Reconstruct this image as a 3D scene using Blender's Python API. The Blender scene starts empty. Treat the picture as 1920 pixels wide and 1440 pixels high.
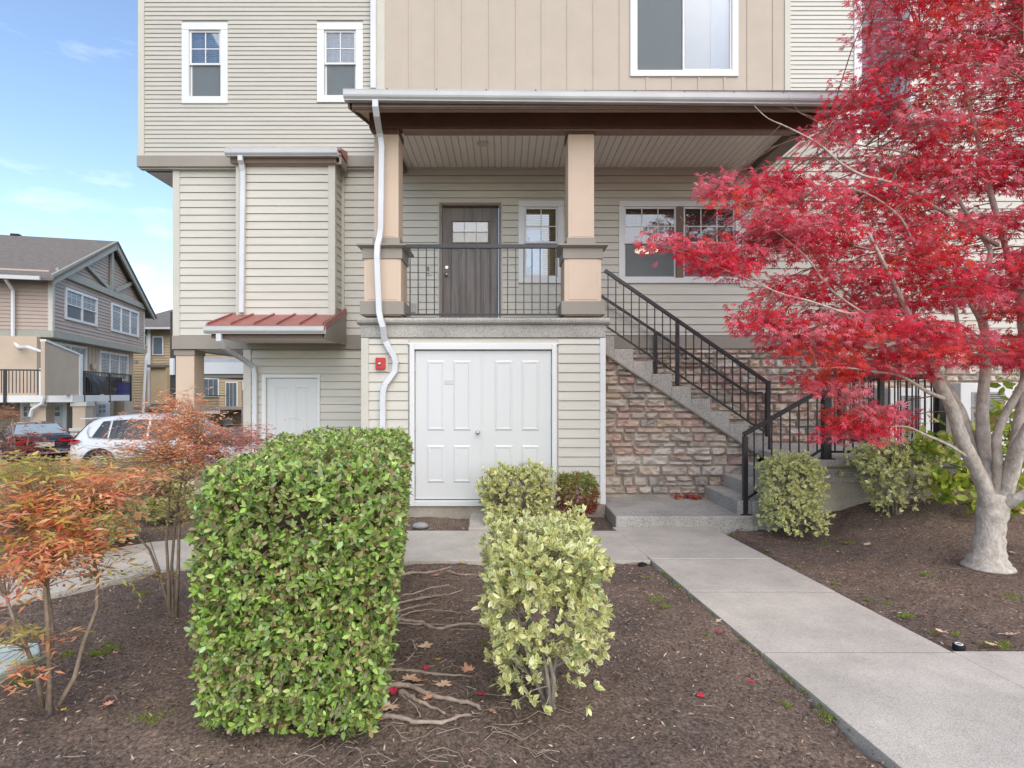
import bpy, math, random
import numpy as np
from mathutils import Vector, noise

random.seed(7)
rng = np.random.default_rng(7)
sc = bpy.context.scene
COL = sc.collection

# ------------------------------------------------------------------ camera, sky, sun, exposure
F = 1060.0; EYE = 1.64; CX = 945.0; HY = 737.0       # survey of the photograph (1920 px wide)
cam_d = bpy.data.cameras.new('camera'); cam = bpy.data.objects.new('camera', cam_d); COL.objects.link(cam)
cam.location = (0, 0, EYE); cam.rotation_euler = (math.radians(90), 0, 0)
cam_d.sensor_width = 36; cam_d.lens = 36 * F / 1920
cam_d.shift_x = (960 - CX) / 1920; cam_d.shift_y = (HY - 720) / 1920
cam_d.clip_start = 0.05; cam_d.clip_end = 2000
sc.camera = cam

SUN_EL, SUN_AZ = 44, 160         # sun behind the camera, a little to the right, behind thin cloud
w = bpy.data.worlds.new('World'); sc.world = w; w.use_nodes = True
nt = w.node_tree; nt.nodes.clear()
wo = nt.nodes.new('ShaderNodeOutputWorld'); bg = nt.nodes.new('ShaderNodeBackground')
sky = nt.nodes.new('ShaderNodeTexSky'); sky.sky_type = 'NISHITA'; sky.sun_disc = False
sky.sun_elevation = math.radians(SUN_EL); sky.sun_rotation = math.radians(SUN_AZ)
sky.air_density = 1.0; sky.dust_density = 0.9; sky.ozone_density = 1.3
bg.inputs['Strength'].default_value = 0.15
# thin streaks of high cloud
tc = nt.nodes.new('ShaderNodeTexCoord'); mp = nt.nodes.new('ShaderNodeMapping'); mp.inputs['Scale'].default_value = (1.6, 1.6, 6.0)
nz = nt.nodes.new('ShaderNodeTexNoise'); nz.inputs['Scale'].default_value = 2.2; nz.inputs['Detail'].default_value = 7; nz.inputs['Roughness'].default_value = .62
rp = nt.nodes.new('ShaderNodeValToRGB'); rp.color_ramp.elements[0].position = .56; rp.color_ramp.elements[1].position = .82
mm = nt.nodes.new('ShaderNodeMixRGB'); mm.inputs['Color2'].default_value = (6.2, 6.4, 6.9, 1)
ml = nt.nodes.new('ShaderNodeMath'); ml.operation = 'MULTIPLY'; ml.inputs[1].default_value = .5
nt.links.new(tc.outputs['Generated'], mp.inputs['Vector']); nt.links.new(mp.outputs['Vector'], nz.inputs['Vector'])
nt.links.new(nz.outputs['Fac'], rp.inputs['Fac']); nt.links.new(rp.outputs['Color'], ml.inputs[0])
nt.links.new(ml.outputs[0], mm.inputs['Fac']); nt.links.new(sky.outputs['Color'], mm.inputs['Color1'])
nt.links.new(mm.outputs['Color'], bg.inputs['Color']); nt.links.new(bg.outputs['Background'], wo.inputs['Surface'])

sun_d = bpy.data.lights.new('sun', 'SUN'); sun_d.energy = 1.5; sun_d.angle = math.radians(80); sun_d.color = (1.0, .875, .735)
sun = bpy.data.objects.new('sun', sun_d); COL.objects.link(sun)
az = math.radians(SUN_AZ); el = math.radians(SUN_EL)
d = Vector((math.sin(az) * math.cos(el), math.cos(az) * math.cos(el), math.sin(el)))
sun.rotation_euler = d.to_track_quat('Z', 'Y').to_euler(); sun.location = (0, -5, 30)

sc.view_settings.view_transform = 'Standard'; sc.view_settings.look = 'None'
sc.view_settings.exposure = 0.90; sc.view_settings.gamma = 1.0
sc.view_settings.use_curve_mapping = False
try:
    sc.cycles.use_denoising = True; sc.cycles.max_bounces = 6; sc.cycles.transparent_max_bounces = 12
except Exception: pass

# ------------------------------------------------------------------ helpers
Y1 = F / 139.0; Y2 = F / 114.0; YU = F / 115.0        # storage front, main wall, upper wall
def px(x, Y): return (x - CX) * Y / F
def pz(y, Y): return EYE + (HY - y) * Y / F
def pt(x, y, Y): return Vector((px(x, Y), Y, pz(y, Y)))
def sst(v, a, b):
    t = np.clip((v - a) / (b - a), 0, 1); return t * t * (3 - 2 * t)

MATS = {}
def mat(name, col, rough=.6, var=.06, vscale=3.0, bump=0.0, bscale=40.0, metal=0.0, spec=.4, col2=None, detail=4, attr=None, transl=0.0, stretch=None, coat=0.0):
    if name in MATS: return MATS[name]
    m = bpy.data.materials.new(name); m.use_nodes = True; n = m.node_tree; n.nodes.clear(); L = n.links
    out = n.nodes.new('ShaderNodeOutputMaterial'); p = n.nodes.new('ShaderNodeBsdfPrincipled')
    p.inputs['Roughness'].default_value = rough; p.inputs['Metallic'].default_value = metal
    p.inputs['Specular IOR Level'].default_value = spec
    if coat: p.inputs['Coat Weight'].default_value = coat
    geo = n.nodes.new('ShaderNodeNewGeometry'); src = geo.outputs['Position']
    if stretch:
        mpn = n.nodes.new('ShaderNodeMapping'); mpn.inputs['Scale'].default_value = stretch
        L.new(src, mpn.inputs['Vector']); src = mpn.outputs['Vector']
    nz = n.nodes.new('ShaderNodeTexNoise'); nz.inputs['Scale'].default_value = vscale; nz.inputs['Detail'].default_value = detail
    nz.inputs['Roughness'].default_value = .65
    L.new(src, nz.inputs['Vector'])
    mr = n.nodes.new('ShaderNodeMapRange'); mr.inputs['From Min'].default_value = .3; mr.inputs['From Max'].default_value = .7
    L.new(nz.outputs['Fac'], mr.inputs['Value'])
    if attr:
        at = n.nodes.new('ShaderNodeAttribute'); at.attribute_name = attr; base = at.outputs['Color']
        p.inputs['Base Color'].default_value = (*col, 1)
        L.new(base, p.inputs['Base Color'])
    else:
        mx = n.nodes.new('ShaderNodeMixRGB')
        c1 = col; c2 = col2 if col2 else tuple(c * (1 - var * 2) for c in col)
        if not col2: c1 = tuple(min(1, c * (1 + var)) for c in col)
        mx.inputs['Color1'].default_value = (*c2, 1); mx.inputs['Color2'].default_value = (*c1, 1)
        L.new(mr.outputs['Result'], mx.inputs['Fac']); L.new(mx.outputs['Color'], p.inputs['Base Color']); base = mx.outputs['Color']
    if bump:
        nb = n.nodes.new('ShaderNodeTexNoise'); nb.inputs['Scale'].default_value = bscale; nb.inputs['Detail'].default_value = 5
        L.new(src, nb.inputs['Vector'])
        bp = n.nodes.new('ShaderNodeBump'); bp.inputs['Strength'].default_value = bump; bp.inputs['Distance'].default_value = .01
        L.new(nb.outputs['Fac'], bp.inputs['Height']); L.new(bp.outputs['Normal'], p.inputs['Normal'])
    if transl:
        tr = n.nodes.new('ShaderNodeBsdfTranslucent'); L.new(base, tr.inputs['Color'])
        ms = n.nodes.new('ShaderNodeMixShader'); ms.inputs['Fac'].default_value = transl
        L.new(p.outputs['BSDF'], ms.inputs[1]); L.new(tr.outputs['BSDF'], ms.inputs[2]); L.new(ms.outputs['Shader'], out.inputs['Surface'])
    else: L.new(p.outputs['BSDF'], out.inputs['Surface'])
    MATS[name] = m; return m

def speckle_mat(name, col, dark, light, scale=160, rough=.85, amt=.5, bump=.35, big=.12):
    """exposed aggregate or concrete: pebbles picked out by a fine cell pattern"""
    m = bpy.data.materials.new(name); m.use_nodes = True; n = m.node_tree; n.nodes.clear(); L = n.links
    out = n.nodes.new('ShaderNodeOutputMaterial'); p = n.nodes.new('ShaderNodeBsdfPrincipled'); p.inputs['Roughness'].default_value = rough
    geo = n.nodes.new('ShaderNodeNewGeometry')
    vo = n.nodes.new('ShaderNodeTexVoronoi'); vo.inputs['Scale'].default_value = scale; L.new(geo.outputs['Position'], vo.inputs['Vector'])
    sep = n.nodes.new('ShaderNodeSeparateColor'); L.new(vo.outputs['Color'], sep.inputs['Color'])
    r = n.nodes.new('ShaderNodeValToRGB'); e = r.color_ramp.elements
    e[0].position = 0; e[0].color = (*dark, 1); e[1].position = 1; e[1].color = (*light, 1)
    c = r.color_ramp.elements.new(.35); c.color = (*col, 1); c = r.color_ramp.elements.new(.75); c.color = (*col, 1)
    L.new(sep.outputs['Red'], r.inputs['Fac'])
    nz = n.nodes.new('ShaderNodeTexNoise'); nz.inputs['Scale'].default_value = 1.7; nz.inputs['Detail'].default_value = 8; nz.inputs['Roughness'].default_value = .7
    L.new(geo.outputs['Position'], nz.inputs['Vector'])
    mr = n.nodes.new('ShaderNodeMapRange'); mr.inputs['From Min'].default_value = .3; mr.inputs['From Max'].default_value = .7
    mr.inputs['To Min'].default_value = 1 - big * 1.6; mr.inputs['To Max'].default_value = 1 + big
    L.new(nz.outputs['Fac'], mr.inputs['Value'])
    mx = n.nodes.new('ShaderNodeMixRGB'); mx.inputs['Fac'].default_value = amt; mx.inputs['Color1'].default_value = (*col, 1)
    L.new(r.outputs['Color'], mx.inputs['Color2'])
    vm = n.nodes.new('ShaderNodeVectorMath'); vm.operation = 'SCALE'; L.new(mx.outputs['Color'], vm.inputs[0]); L.new(mr.outputs['Result'], vm.inputs['Scale'])
    L.new(vm.outputs['Vector'], p.inputs['Base Color'])
    bp = n.nodes.new('ShaderNodeBump'); bp.inputs['Strength'].default_value = bump; bp.inputs['Distance'].default_value = .004
    L.new(vo.outputs['Distance'], bp.inputs['Height']); L.new(bp.outputs['Normal'], p.inputs['Normal'])
    L.new(p.outputs['BSDF'], out.inputs['Surface']); MATS[name] = m; return m

def glass_mat(name, tint=(.9, .95, 1), refl=.16, rough=.02):
    m = bpy.data.materials.new(name); m.use_nodes = True; n = m.node_tree; n.nodes.clear(); L = n.links
    out = n.nodes.new('ShaderNodeOutputMaterial'); t = n.nodes.new('ShaderNodeBsdfTransparent'); t.inputs['Color'].default_value = (*[c * .92 for c in tint], 1)
    g = n.nodes.new('ShaderNodeBsdfGlossy'); g.inputs['Roughness'].default_value = rough; g.inputs['Color'].default_value = (.95, .97, 1, 1)
    fr = n.nodes.new('ShaderNodeFresnel'); fr.inputs['IOR'].default_value = 1.5
    ad = n.nodes.new('ShaderNodeMath'); ad.operation = 'ADD'; ad.use_clamp = True; ad.inputs[1].default_value = refl
    L.new(fr.outputs['Fac'], ad.inputs[0])
    ms = n.nodes.new('ShaderNodeMixShader'); L.new(ad.outputs[0], ms.inputs['Fac']); L.new(t.outputs['BSDF'], ms.inputs[1]); L.new(g.outputs['BSDF'], ms.inputs[2])
    L.new(ms.outputs['Shader'], out.inputs['Surface']); MATS[name] = m; return m

def screen_mat(name, col=(.22, .25, .26), op=.5):
    m = bpy.data.materials.new(name); m.use_nodes = True; n = m.node_tree; n.nodes.clear(); L = n.links
    out = n.nodes.new('ShaderNodeOutputMaterial'); t = n.nodes.new('ShaderNodeBsdfTransparent')
    g = n.nodes.new('ShaderNodeBsdfDiffuse'); g.inputs['Color'].default_value = (*col, 1)
    ms = n.nodes.new('ShaderNodeMixShader'); ms.inputs['Fac'].default_value = op; L.new(t.outputs['BSDF'], ms.inputs[1]); L.new(g.outputs['BSDF'], ms.inputs[2])
    L.new(ms.outputs['Shader'], out.inputs['Surface']); MATS[name] = m; return m

# colours of the place
SID = mat('vinyl_siding', (.565, .545, .475), .55, .035, 1.2, .12, 30, stretch=(1, 1, 8))
SIDU = mat('vinyl_siding_upper', (.485, .468, .405), .55, .04, 1.2, .1, 30, stretch=(1, 1, 8))
SIDR = mat('vinyl_siding_dutch', (.58, .565, .50), .55, .035, 1.2, .12, 30, stretch=(1, 1, 8))
TRIMC = mat('cream_trim', (.54, .52, .445), .5, .03)
TANP = mat('tan_panel', (.60, .475, .36), .65, .03, 2, .08, 60)
BATT = mat('tan_board', (.47, .405, .325), .65, .03, 2, .1, 60)
GREY = mat('greige_trim', (.29, .262, .22), .6, .04, 2, .08, 50)
BROWN = mat('brown_beam', (.12, .06, .046), .6, .12, 4, .25, 60)
BRTR = mat('brown_trim', (.17, .115, .09), .6, .08, 3)
WHT = mat('white_paint', (.68, .69, .68), .4, .02, 1.5, .05, 80)
DOORW = mat('white_door_paint', (.62, .635, .62), .38, .02, 1.2, .12, 120, stretch=(1, 1, .15))
GUT = mat('gutter_metal', (.52, .53, .52), .35, .05, 2, 0, spec=.5)
SPOUT = mat('downspout_metal', (.63, .65, .66), .35, .05, 2, .04, 30, spec=.5)
DOOR = mat('stained_entry_door', (.19, .165, .147), .45, .22, 5, .3, 60, stretch=(3, 3, .25))
DFRM = mat('door_frame_brown', (.23, .175, .145), .5, .08, 5)
RAILM = mat('black_iron', (.022, .021, .027), .38, .2, 8, .1, 90, spec=.5)
REDM = mat('red_metal_roof', (.33, .105, .088), .4, .1, 2.5, .04, 8, spec=.5)
AGG = speckle_mat('exposed_aggregate', (.41, .395, .355), (.10, .09, .08), (.52, .50, .45), 110, amt=.62, bump=.6, big=.18)
CONC = speckle_mat('concrete_walk', (.50, .462, .395), (.30, .27, .22), (.60, .57, .5), 140, amt=.5, bump=.3, big=.15)
FOUND = speckle_mat('foundation_concrete', (.40, .36, .29), (.24, .2, .15), (.5, .46, .4), 60, amt=.3, bump=.2, big=.22)
CEIL = mat('porch_ceiling_vinyl', (.74, .69, .62), .5, .02)
GLASS = glass_mat('window_glass', refl=.04); GLASSP = glass_mat('pale_glass', refl=.02)
SCREEN = screen_mat('insect_screen')
BLIND = mat('lamplit_blind_slats', (.72, .46, .17), .5, .05); BLINDW = mat('white_blinds', (.40, .43, .44), .6, .03)  # amber slats carry the indoor lamplight in their colour
ROOM = mat('room_wall', (.34, .32, .29), .9, .1); CURT = mat('white_curtain', (.66, .70, .74), .8, .05, 6)
METAL = mat('brushed_metal', (.55, .54, .5), .28, .1, 8, metal=.9)
MORT = mat('mortar', (.44, .40, .35), .95, .15, 12, .4, 90)
BLACK = mat('black_rubber', (.015, .015, .016), .7, .1)
REDP = mat('alarm_red', (.50, .035, .03), .4, .05)
BARK = mat('maple_bark', (.62, .57, .50), .85, .2, 20, 1.0, 55, col2=(.31, .265, .215), detail=10, stretch=(1, 1, .6))
TWIG = mat('twig_bark', (.34, .26, .20), .85, .2, 20, .4, 60)
ROOT = mat('root_bark', (.44, .36, .29), .9, .2, 16, .6, 60, col2=(.25, .19, .15))
LEAFM = mat('leaf_blades', (.1, .2, .05), .42, attr='Col', transl=.25, spec=.45)
REDLEAF = mat('maple_leaf_blades', (.5, .03, .05), .5, attr='Col', transl=.5, spec=.25)
DRYLEAF = mat('dry_leaf_blades', (.5, .3, .2), .7, attr='Col', transl=.1, spec=.2)

def tag(o, label=None, cat=None, group=None, kind=None):
    if label: o['label'] = label
    if cat: o['category'] = cat
    if group: o['group'] = group
    if kind: o['kind'] = kind
    return o
def thing(name, label, cat, loc=(0, 0, 0), group=None):
    o = bpy.data.objects.new(name, None); COL.objects.link(o); o.location = loc; o.empty_display_size = .2
    return tag(o, label, cat, group)
def rootloc(p):
    v = Vector((0, 0, 0))
    while p is not None: v = v + Vector(p.location); p = p.parent
    return v

class MB:
    def __init__(s): s.v = []; s.f = []
    def add(s, vs, fs):
        b = len(s.v); s.v += [tuple(q) for q in vs]; s.f += [tuple(i + b for i in q) for q in fs]; return s
    def box(s, x0, x1, y0, y1, z0, z1):
        return s.add([(x0, y0, z0), (x1, y0, z0), (x1, y1, z0), (x0, y1, z0), (x0, y0, z1), (x1, y0, z1), (x1, y1, z1), (x0, y1, z1)],
                     [(0, 3, 2, 1), (4, 5, 6, 7), (0, 1, 5, 4), (1, 2, 6, 5), (2, 3, 7, 6), (3, 0, 4, 7)])
    def prism_y(s, poly, y0, y1):       # poly of (x,z) anticlockwise seen from the front
        n = len(poly)
        return s.add([(x, y0, z) for x, z in poly] + [(x, y1, z) for x, z in poly],
                     [tuple(range(n))] + [tuple(range(2 * n - 1, n - 1, -1))] + [(i, i + n, (i + 1) % n + n, (i + 1) % n) for i in range(n)])
    def prism_x(s, poly, x0, x1):       # poly of (y,z)
        n = len(poly)
        return s.add([(x0, y, z) for y, z in poly] + [(x1, y, z) for y, z in poly],
                     [tuple(range(n))] + [tuple(range(2 * n - 1, n - 1, -1))] + [(i, i + n, (i + 1) % n + n, (i + 1) % n) for i in range(n)])
    def prism_z(s, poly, z0, z1):
        n = len(poly)
        return s.add([(x, y, z0) for x, y in poly] + [(x, y, z1) for x, y in poly],
                     [tuple(range(n - 1, -1, -1))] + [tuple(range(n, 2 * n))] + [(i, (i + 1) % n, (i + 1) % n + n, i + n) for i in range(n)])
    def tube(s, path, rad, seg=8, cap=True, sx=1.0):
        path = [Vector(p) for p in path]; n = len(path)
        if not hasattr(rad, '__len__'): rad = [rad] * n
        up0 = Vector((0.0123, .031, 1)); b = len(s.v); prev = None
        for i, p in enumerate(path):
            t = (path[min(i + 1, n - 1)] - path[max(i - 1, 0)]); t.normalize()
            if prev is None:
                a = t.cross(up0)
                if a.length < .05: a = t.cross(Vector((1, 0, 0)))
                a.normalize()
            else:
                a = prev - t * prev.dot(t)
                if a.length < 1e-4: a = t.cross(Vector((1, 0, 0)))
                a.normalize()
            prev = a; c = t.cross(a)
            for k in range(seg):
                an = 2 * math.pi * k / seg
                s.v.append(tuple(p + a * (math.cos(an) * rad[i] * sx) + c * (math.sin(an) * rad[i])))
        for i in range(n - 1):
            for k in range(seg):
                k2 = (k + 1) % seg
                s.f.append((b + i * seg + k, b + i * seg + k2, b + (i + 1) * seg + k2, b + (i + 1) * seg + k))
        if cap:
            s.f.append(tuple(b + k for k in range(seg - 1, -1, -1))); s.f.append(tuple(b + (n - 1) * seg + k for k in range(seg)))
        return s
    def beam(s, p, q, wx, wz):          # rectangular bar between two points lying in a plane of constant Y (or vertical)
        p = Vector(p); q = Vector(q); t = (q - p).normalized()
        a = Vector((0, 1, 0)) if abs(t.y) < .7 else Vector((1, 0, 0)); c = t.cross(a).normalized(); a = c.cross(t).normalized()
        vs = []
        for e in (p, q):
            for i, j in ((-1, -1), (1, -1), (1, 1), (-1, 1)): vs.append(e + a * (i * wx / 2) + c * (j * wz / 2))
        return s.add(vs, [(0, 1, 2, 3), (7, 6, 5, 4), (0, 4, 5, 1), (1, 5, 6, 2), (2, 6, 7, 3), (3, 7, 4, 0)])
    def cyl(s, c, r, h, axis='z', seg=16, r2=None):
        c = Vector(c); ax = {'x': Vector((1, 0, 0)), 'y': Vector((0, 1, 0)), 'z': Vector((0, 0, 1))}[axis]
        return s.tube([c, c + ax * h], [r, r if r2 is None else r2], seg)
    def ball(s, c, r, seg=10, rings=6, sc_=(1, 1, 1)):
        b = len(s.v); c = Vector(c)
        for i in range(rings + 1):
            th = math.pi * i / rings
            for k in range(seg):
                ph = 2 * math.pi * k / seg
                s.v.append((c.x + r * sc_[0] * math.sin(th) * math.cos(ph), c.y + r * sc_[1] * math.sin(th) * math.sin(ph), c.z + r * sc_[2] * math.cos(th)))
        for i in range(rings):
            for k in range(seg):
                k2 = (k + 1) % seg
                s.f.append((b + i * seg + k, b + (i + 1) * seg + k, b + (i + 1) * seg + k2, b + i * seg + k2))
        return s
    def build(s, name, m, parent=None, bevel=0, smooth=False, kind=None, label=None, xf=None):
        vs = s.v
        if xf: vs = [xf(q) for q in vs]
        off = rootloc(parent) if parent is not None else Vector((0, 0, 0))
        me = bpy.data.meshes.new(name)
        me.from_pydata([(q[0] - off.x, q[1] - off.y, q[2] - off.z) for q in vs], [], s.f); me.materials.append(m)
        if smooth:
            me.polygons.foreach_set('use_smooth', [True] * len(me.polygons))
        o = bpy.data.objects.new(name, me); COL.objects.link(o)
        if parent is not None: o.parent = parent
        if bevel:
            b = o.modifiers.new('bevel', 'BEVEL'); b.width = bevel; b.segments = 2; b.limit_method = 'ANGLE'
        if kind: o['kind'] = kind
        if label: o['label'] = label
        return o
def B(*a): return MB().box(*a)

def intervals(x0, x1, z0, z1, holes):
    """pieces of the strip x0..x1 left over where holes overlap z0..z1"""
    seg = [(x0, x1)]
    for hx0, hx1, hz0, hz1 in holes:
        if hz1 <= z0 + .01 or hz0 >= z1 - .01: continue
        out = []
        for a, b in seg:
            if hx1 <= a or hx0 >= b: out.append((a, b)); continue
            if hx0 > a: out.append((a, hx0))
            if hx1 < b: out.append((hx1, b))
        seg = out
    return [(a, b) for a, b in seg if b - a > .02]
def wall_panels(x0, x1, z0, z1, ya, yb, holes):
    mb = MB(); zs = sorted({z0, z1} | {h[2] for h in holes if z0 < h[2] < z1} | {h[3] for h in holes if z0 < h[3] < z1})
    for a, b in zip(zs, zs[1:]):
        for p, q in intervals(x0, x1, a, b, holes): mb.box(p, q, ya, yb, a, b)
    return mb
def lap(mb, x0, x1, z0, z1, Y, out=.017, gap=.009):
    """one lapped board: thin at the top, proud at the bottom, with a shadow gap beneath"""
    return mb.prism_x([(Y + .004, z0 + gap), (Y - out, z0 + gap), (Y - out, z0 + gap + .006), (Y - .005, z1), (Y + .004, z1)], x0, x1)
def siding(parent, m, x0, x1, z0, z1, Y, course, holes=(), joined=False, name='siding_board', out=.017, gap=.009):
    z = z0; mb = MB(); i = 0
    while z < z1 - .01:
        t = min(z + course, z1)
        for a, b in intervals(x0, x1, z, t, holes):
            if joined: lap(mb, a, b, z, t, Y, out, gap)
            else:
                # courses of long walls are made of more than one length, butted at staggered joints
                cuts = [a, b]
                if b - a > 3.2: cuts = [a, a + (b - a) * (.35 + .3 * ((i * 37) % 10) / 10), b]
                for c, d_ in zip(cuts, cuts[1:]):
                    lap(MB(), c + (.0015 if c > a else 0), d_, z, t, Y, out, gap).build(name, m, parent)
        z = t; i += 1
    if joined: return mb.build('lap_siding', m, parent, kind='stuff')

def leaf_template(kind='oval'):
    if kind == 'oval':
        v = [(0, 0, 0), (-.24, .3, .05), (-.21, .68, .05), (0, 1, -.03), (.21, .68, .05), (.24, .3, .05), (0, .33, -.02), (0, .68, -.01)]
        f = [(0, 6, 1), (0, 5, 6), (1, 6, 7), (1, 7, 2), (6, 5, 4), (6, 4, 7), (2, 7, 3), (7, 4, 3)]; c = [6, 7]
    elif kind == 'slim':
        v = [(0, 0, 0), (-.13, .4, .03), (0, 1, -.06), (.13, .4, .03), (0, .45, -.01)]
        f = [(0, 4, 1), (0, 3, 4), (1, 4, 2), (4, 3, 2)]; c = [4]
    elif kind == 'maple':
        v = [(0, .25, 0)]; f = []; c = [0]
        for ang, ln in ((-118, .42), (-76, .66), (-36, .86), (0, 1), (36, .86), (76, .66), (118, .42)):
            a = math.radians(ang); dx, dy = math.sin(a), math.cos(a); b = len(v); wd = .075
            v += [(dx * ln * .45 - dy * wd, .25 + dy * ln * .45 * .75 + dx * wd, -.02), (dx * ln * .8, .25 + dy * ln * .75, -.16 * ln), (dx * ln * .45 + dy * wd, .25 + dy * ln * .45 * .75 - dx * wd, -.02)]
            f += [(0, b + 1, b), (0, b + 2, b + 1)]
    return np.array(v, float), np.array(f, int), c

def leaf_cloud(name, P, D, N, S, Ccen, Cedge, kind, m, parent, stuff=True, collect=False):
    """one mesh of many leaves. P base points, D directions of the blade, N approximate face normals, S lengths"""
    T, Fc, cen = leaf_template(kind); n = len(P); k = len(T)
    D = D / np.maximum(np.linalg.norm(D, axis=1, keepdims=True), 1e-6)
    X = np.cross(D, N); X /= np.maximum(np.linalg.norm(X, axis=1, keepdims=True), 1e-6); Z = np.cross(X, D)
    V = P[:, None, :] + S[:, None, None] * (T[None, :, 0, None] * X[:, None, :] + T[None, :, 1, None] * D[:, None, :] + T[None, :, 2, None] * Z[:, None, :])
    V = V.reshape(-1, 3)
    off = rootloc(parent) if parent is not None else Vector((0, 0, 0)); V = V - np.array(off)
    FF = (Fc[None] + (np.arange(n) * k)[:, None, None]).reshape(-1, 3)
    me = bpy.data.meshes.new(name); me.vertices.add(len(V)); me.vertices.foreach_set('co', V.ravel())
    me.loops.add(FF.size); me.loops.foreach_set('vertex_index', FF.ravel()); me.polygons.add(len(FF))
    me.polygons.foreach_set('loop_start', np.arange(len(FF)) * 3)
    me.update(calc_edges=True); me.validate()
    C = np.repeat(Cedge[:, None, :], k, axis=1); C[:, cen, :] = Ccen[:, None, :]
    C = np.concatenate([C.reshape(-1, 3), np.ones((n * k, 1))], axis=1)
    ca = me.color_attributes.new('Col', 'FLOAT_COLOR', 'POINT'); ca.data.foreach_set('color', C.ravel())
    me.polygons.foreach_set('use_smooth', np.ones(len(FF), bool))
    me.materials.append(m); o = bpy.data.objects.new(name, me); COL.objects.link(o)
    if parent is not None: o.parent = parent
    if stuff: o['kind'] = 'stuff'
    return o
def single_leaves(name, P, D, N, S, Ccen, Cedge, kind, m, parent):
    for i in range(len(P)):
        leaf_cloud(name, P[i:i + 1], D[i:i + 1], N[i:i + 1], S[i:i + 1], Ccen[i:i + 1], Cedge[i:i + 1], kind, m, parent, stuff=False)

def pick(pal, n, jit=.15):
    pal = np.array(pal, float); w_ = pal[:, 3] / pal[:, 3].sum(); i = rng.choice(len(pal), n, p=w_)
    return np.clip(pal[i, :3] * (1 + rng.normal(0, jit, (n, 1))), 0, 1)

# ------------------------------------------------------------------ ground, paths
def g(x, y):
    """height of the soil: flat by the walks, a bank on the right, falling to the parking lot on the left rear"""
    x = np.asarray(x, float); y = np.asarray(y, float)
    z = -.035 + .30 * sst(y, 5.4, 7.1) * sst(x, 3.3, 4.6) + .08 * sst(x, 3.3, 6) * sst(y, 3.7, 5.4)
    z = z - .62 * sst(y, 8.2, 11.5) * sst(-x, 4.6, 5.6)
    z = z - .5 * sst(-x, 7.5, 12)
    return z
def gz(x, y): return float(g(x, y))
WALKC = [(-9.4, -1.2), (-7.3, 1.3), (-5.55, 3.45), (-4.35, 4.85), (-3.55, 5.75), (-2.55, 6.14), (-1.2, 6.145), (.15, 6.145), (1.44, 6.145)]
def near_walk(x, y):
    """signed help: how deep inside a paved area a point lies"""
    dmin = np.full(np.shape(x), 9.0)
    for (ax, ay), (bx, by) in zip(WALKC, WALKC[1:]):
        dx, dy = bx - ax, by - ay; t = np.clip(((x - ax) * dx + (y - ay) * dy) / (dx * dx + dy * dy), 0, 1)
        dmin = np.minimum(dmin, np.hypot(x - ax - t * dx, y - ay - t * dy))
    a = dmin < .595
    left = 1.45 + (5.59 - y) * .093; b = (x > left) & (x < left + 1.21) & (y < 6.95)
    c = (x > 2.9) & (y < 3.6) & (y > 2.2)
    e = (x > 1.4) & (x < 3.1) & (y > 6.9)
    f = (x > 1.4) & (x < 3.8) & (y > 5.55) & (y < 6.93) & (x < 2.75)
    return a | b | c | e | f
def grid_mesh(name, xs, ys, zf, m, kind='structure'):
    XX, YY = np.meshgrid(xs, ys); ZZ = zf(XX, YY); V = np.stack([XX, YY, ZZ], -1).reshape(-1, 3); nx, ny = len(xs), len(ys)
    i = np.arange(ny - 1)[:, None] * nx + np.arange(nx - 1)[None]; Q = np.stack([i, i + 1, i + nx + 1, i + nx], -1).reshape(-1, 4)
    me = bpy.data.meshes.new(name); me.vertices.add(len(V)); me.vertices.foreach_set('co', V.ravel())
    me.loops.add(Q.size); me.loops.foreach_set('vertex_index', Q.ravel()); me.polygons.add(len(Q)); me.polygons.foreach_set('loop_start', np.arange(len(Q)) * 4)
    me.update(calc_edges=True); me.polygons.foreach_set('use_smooth', np.ones(len(Q), bool)); me.materials.append(m)
    o = bpy.data.objects.new(name, me); COL.objects.link(o); o['kind'] = kind; return o

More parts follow.
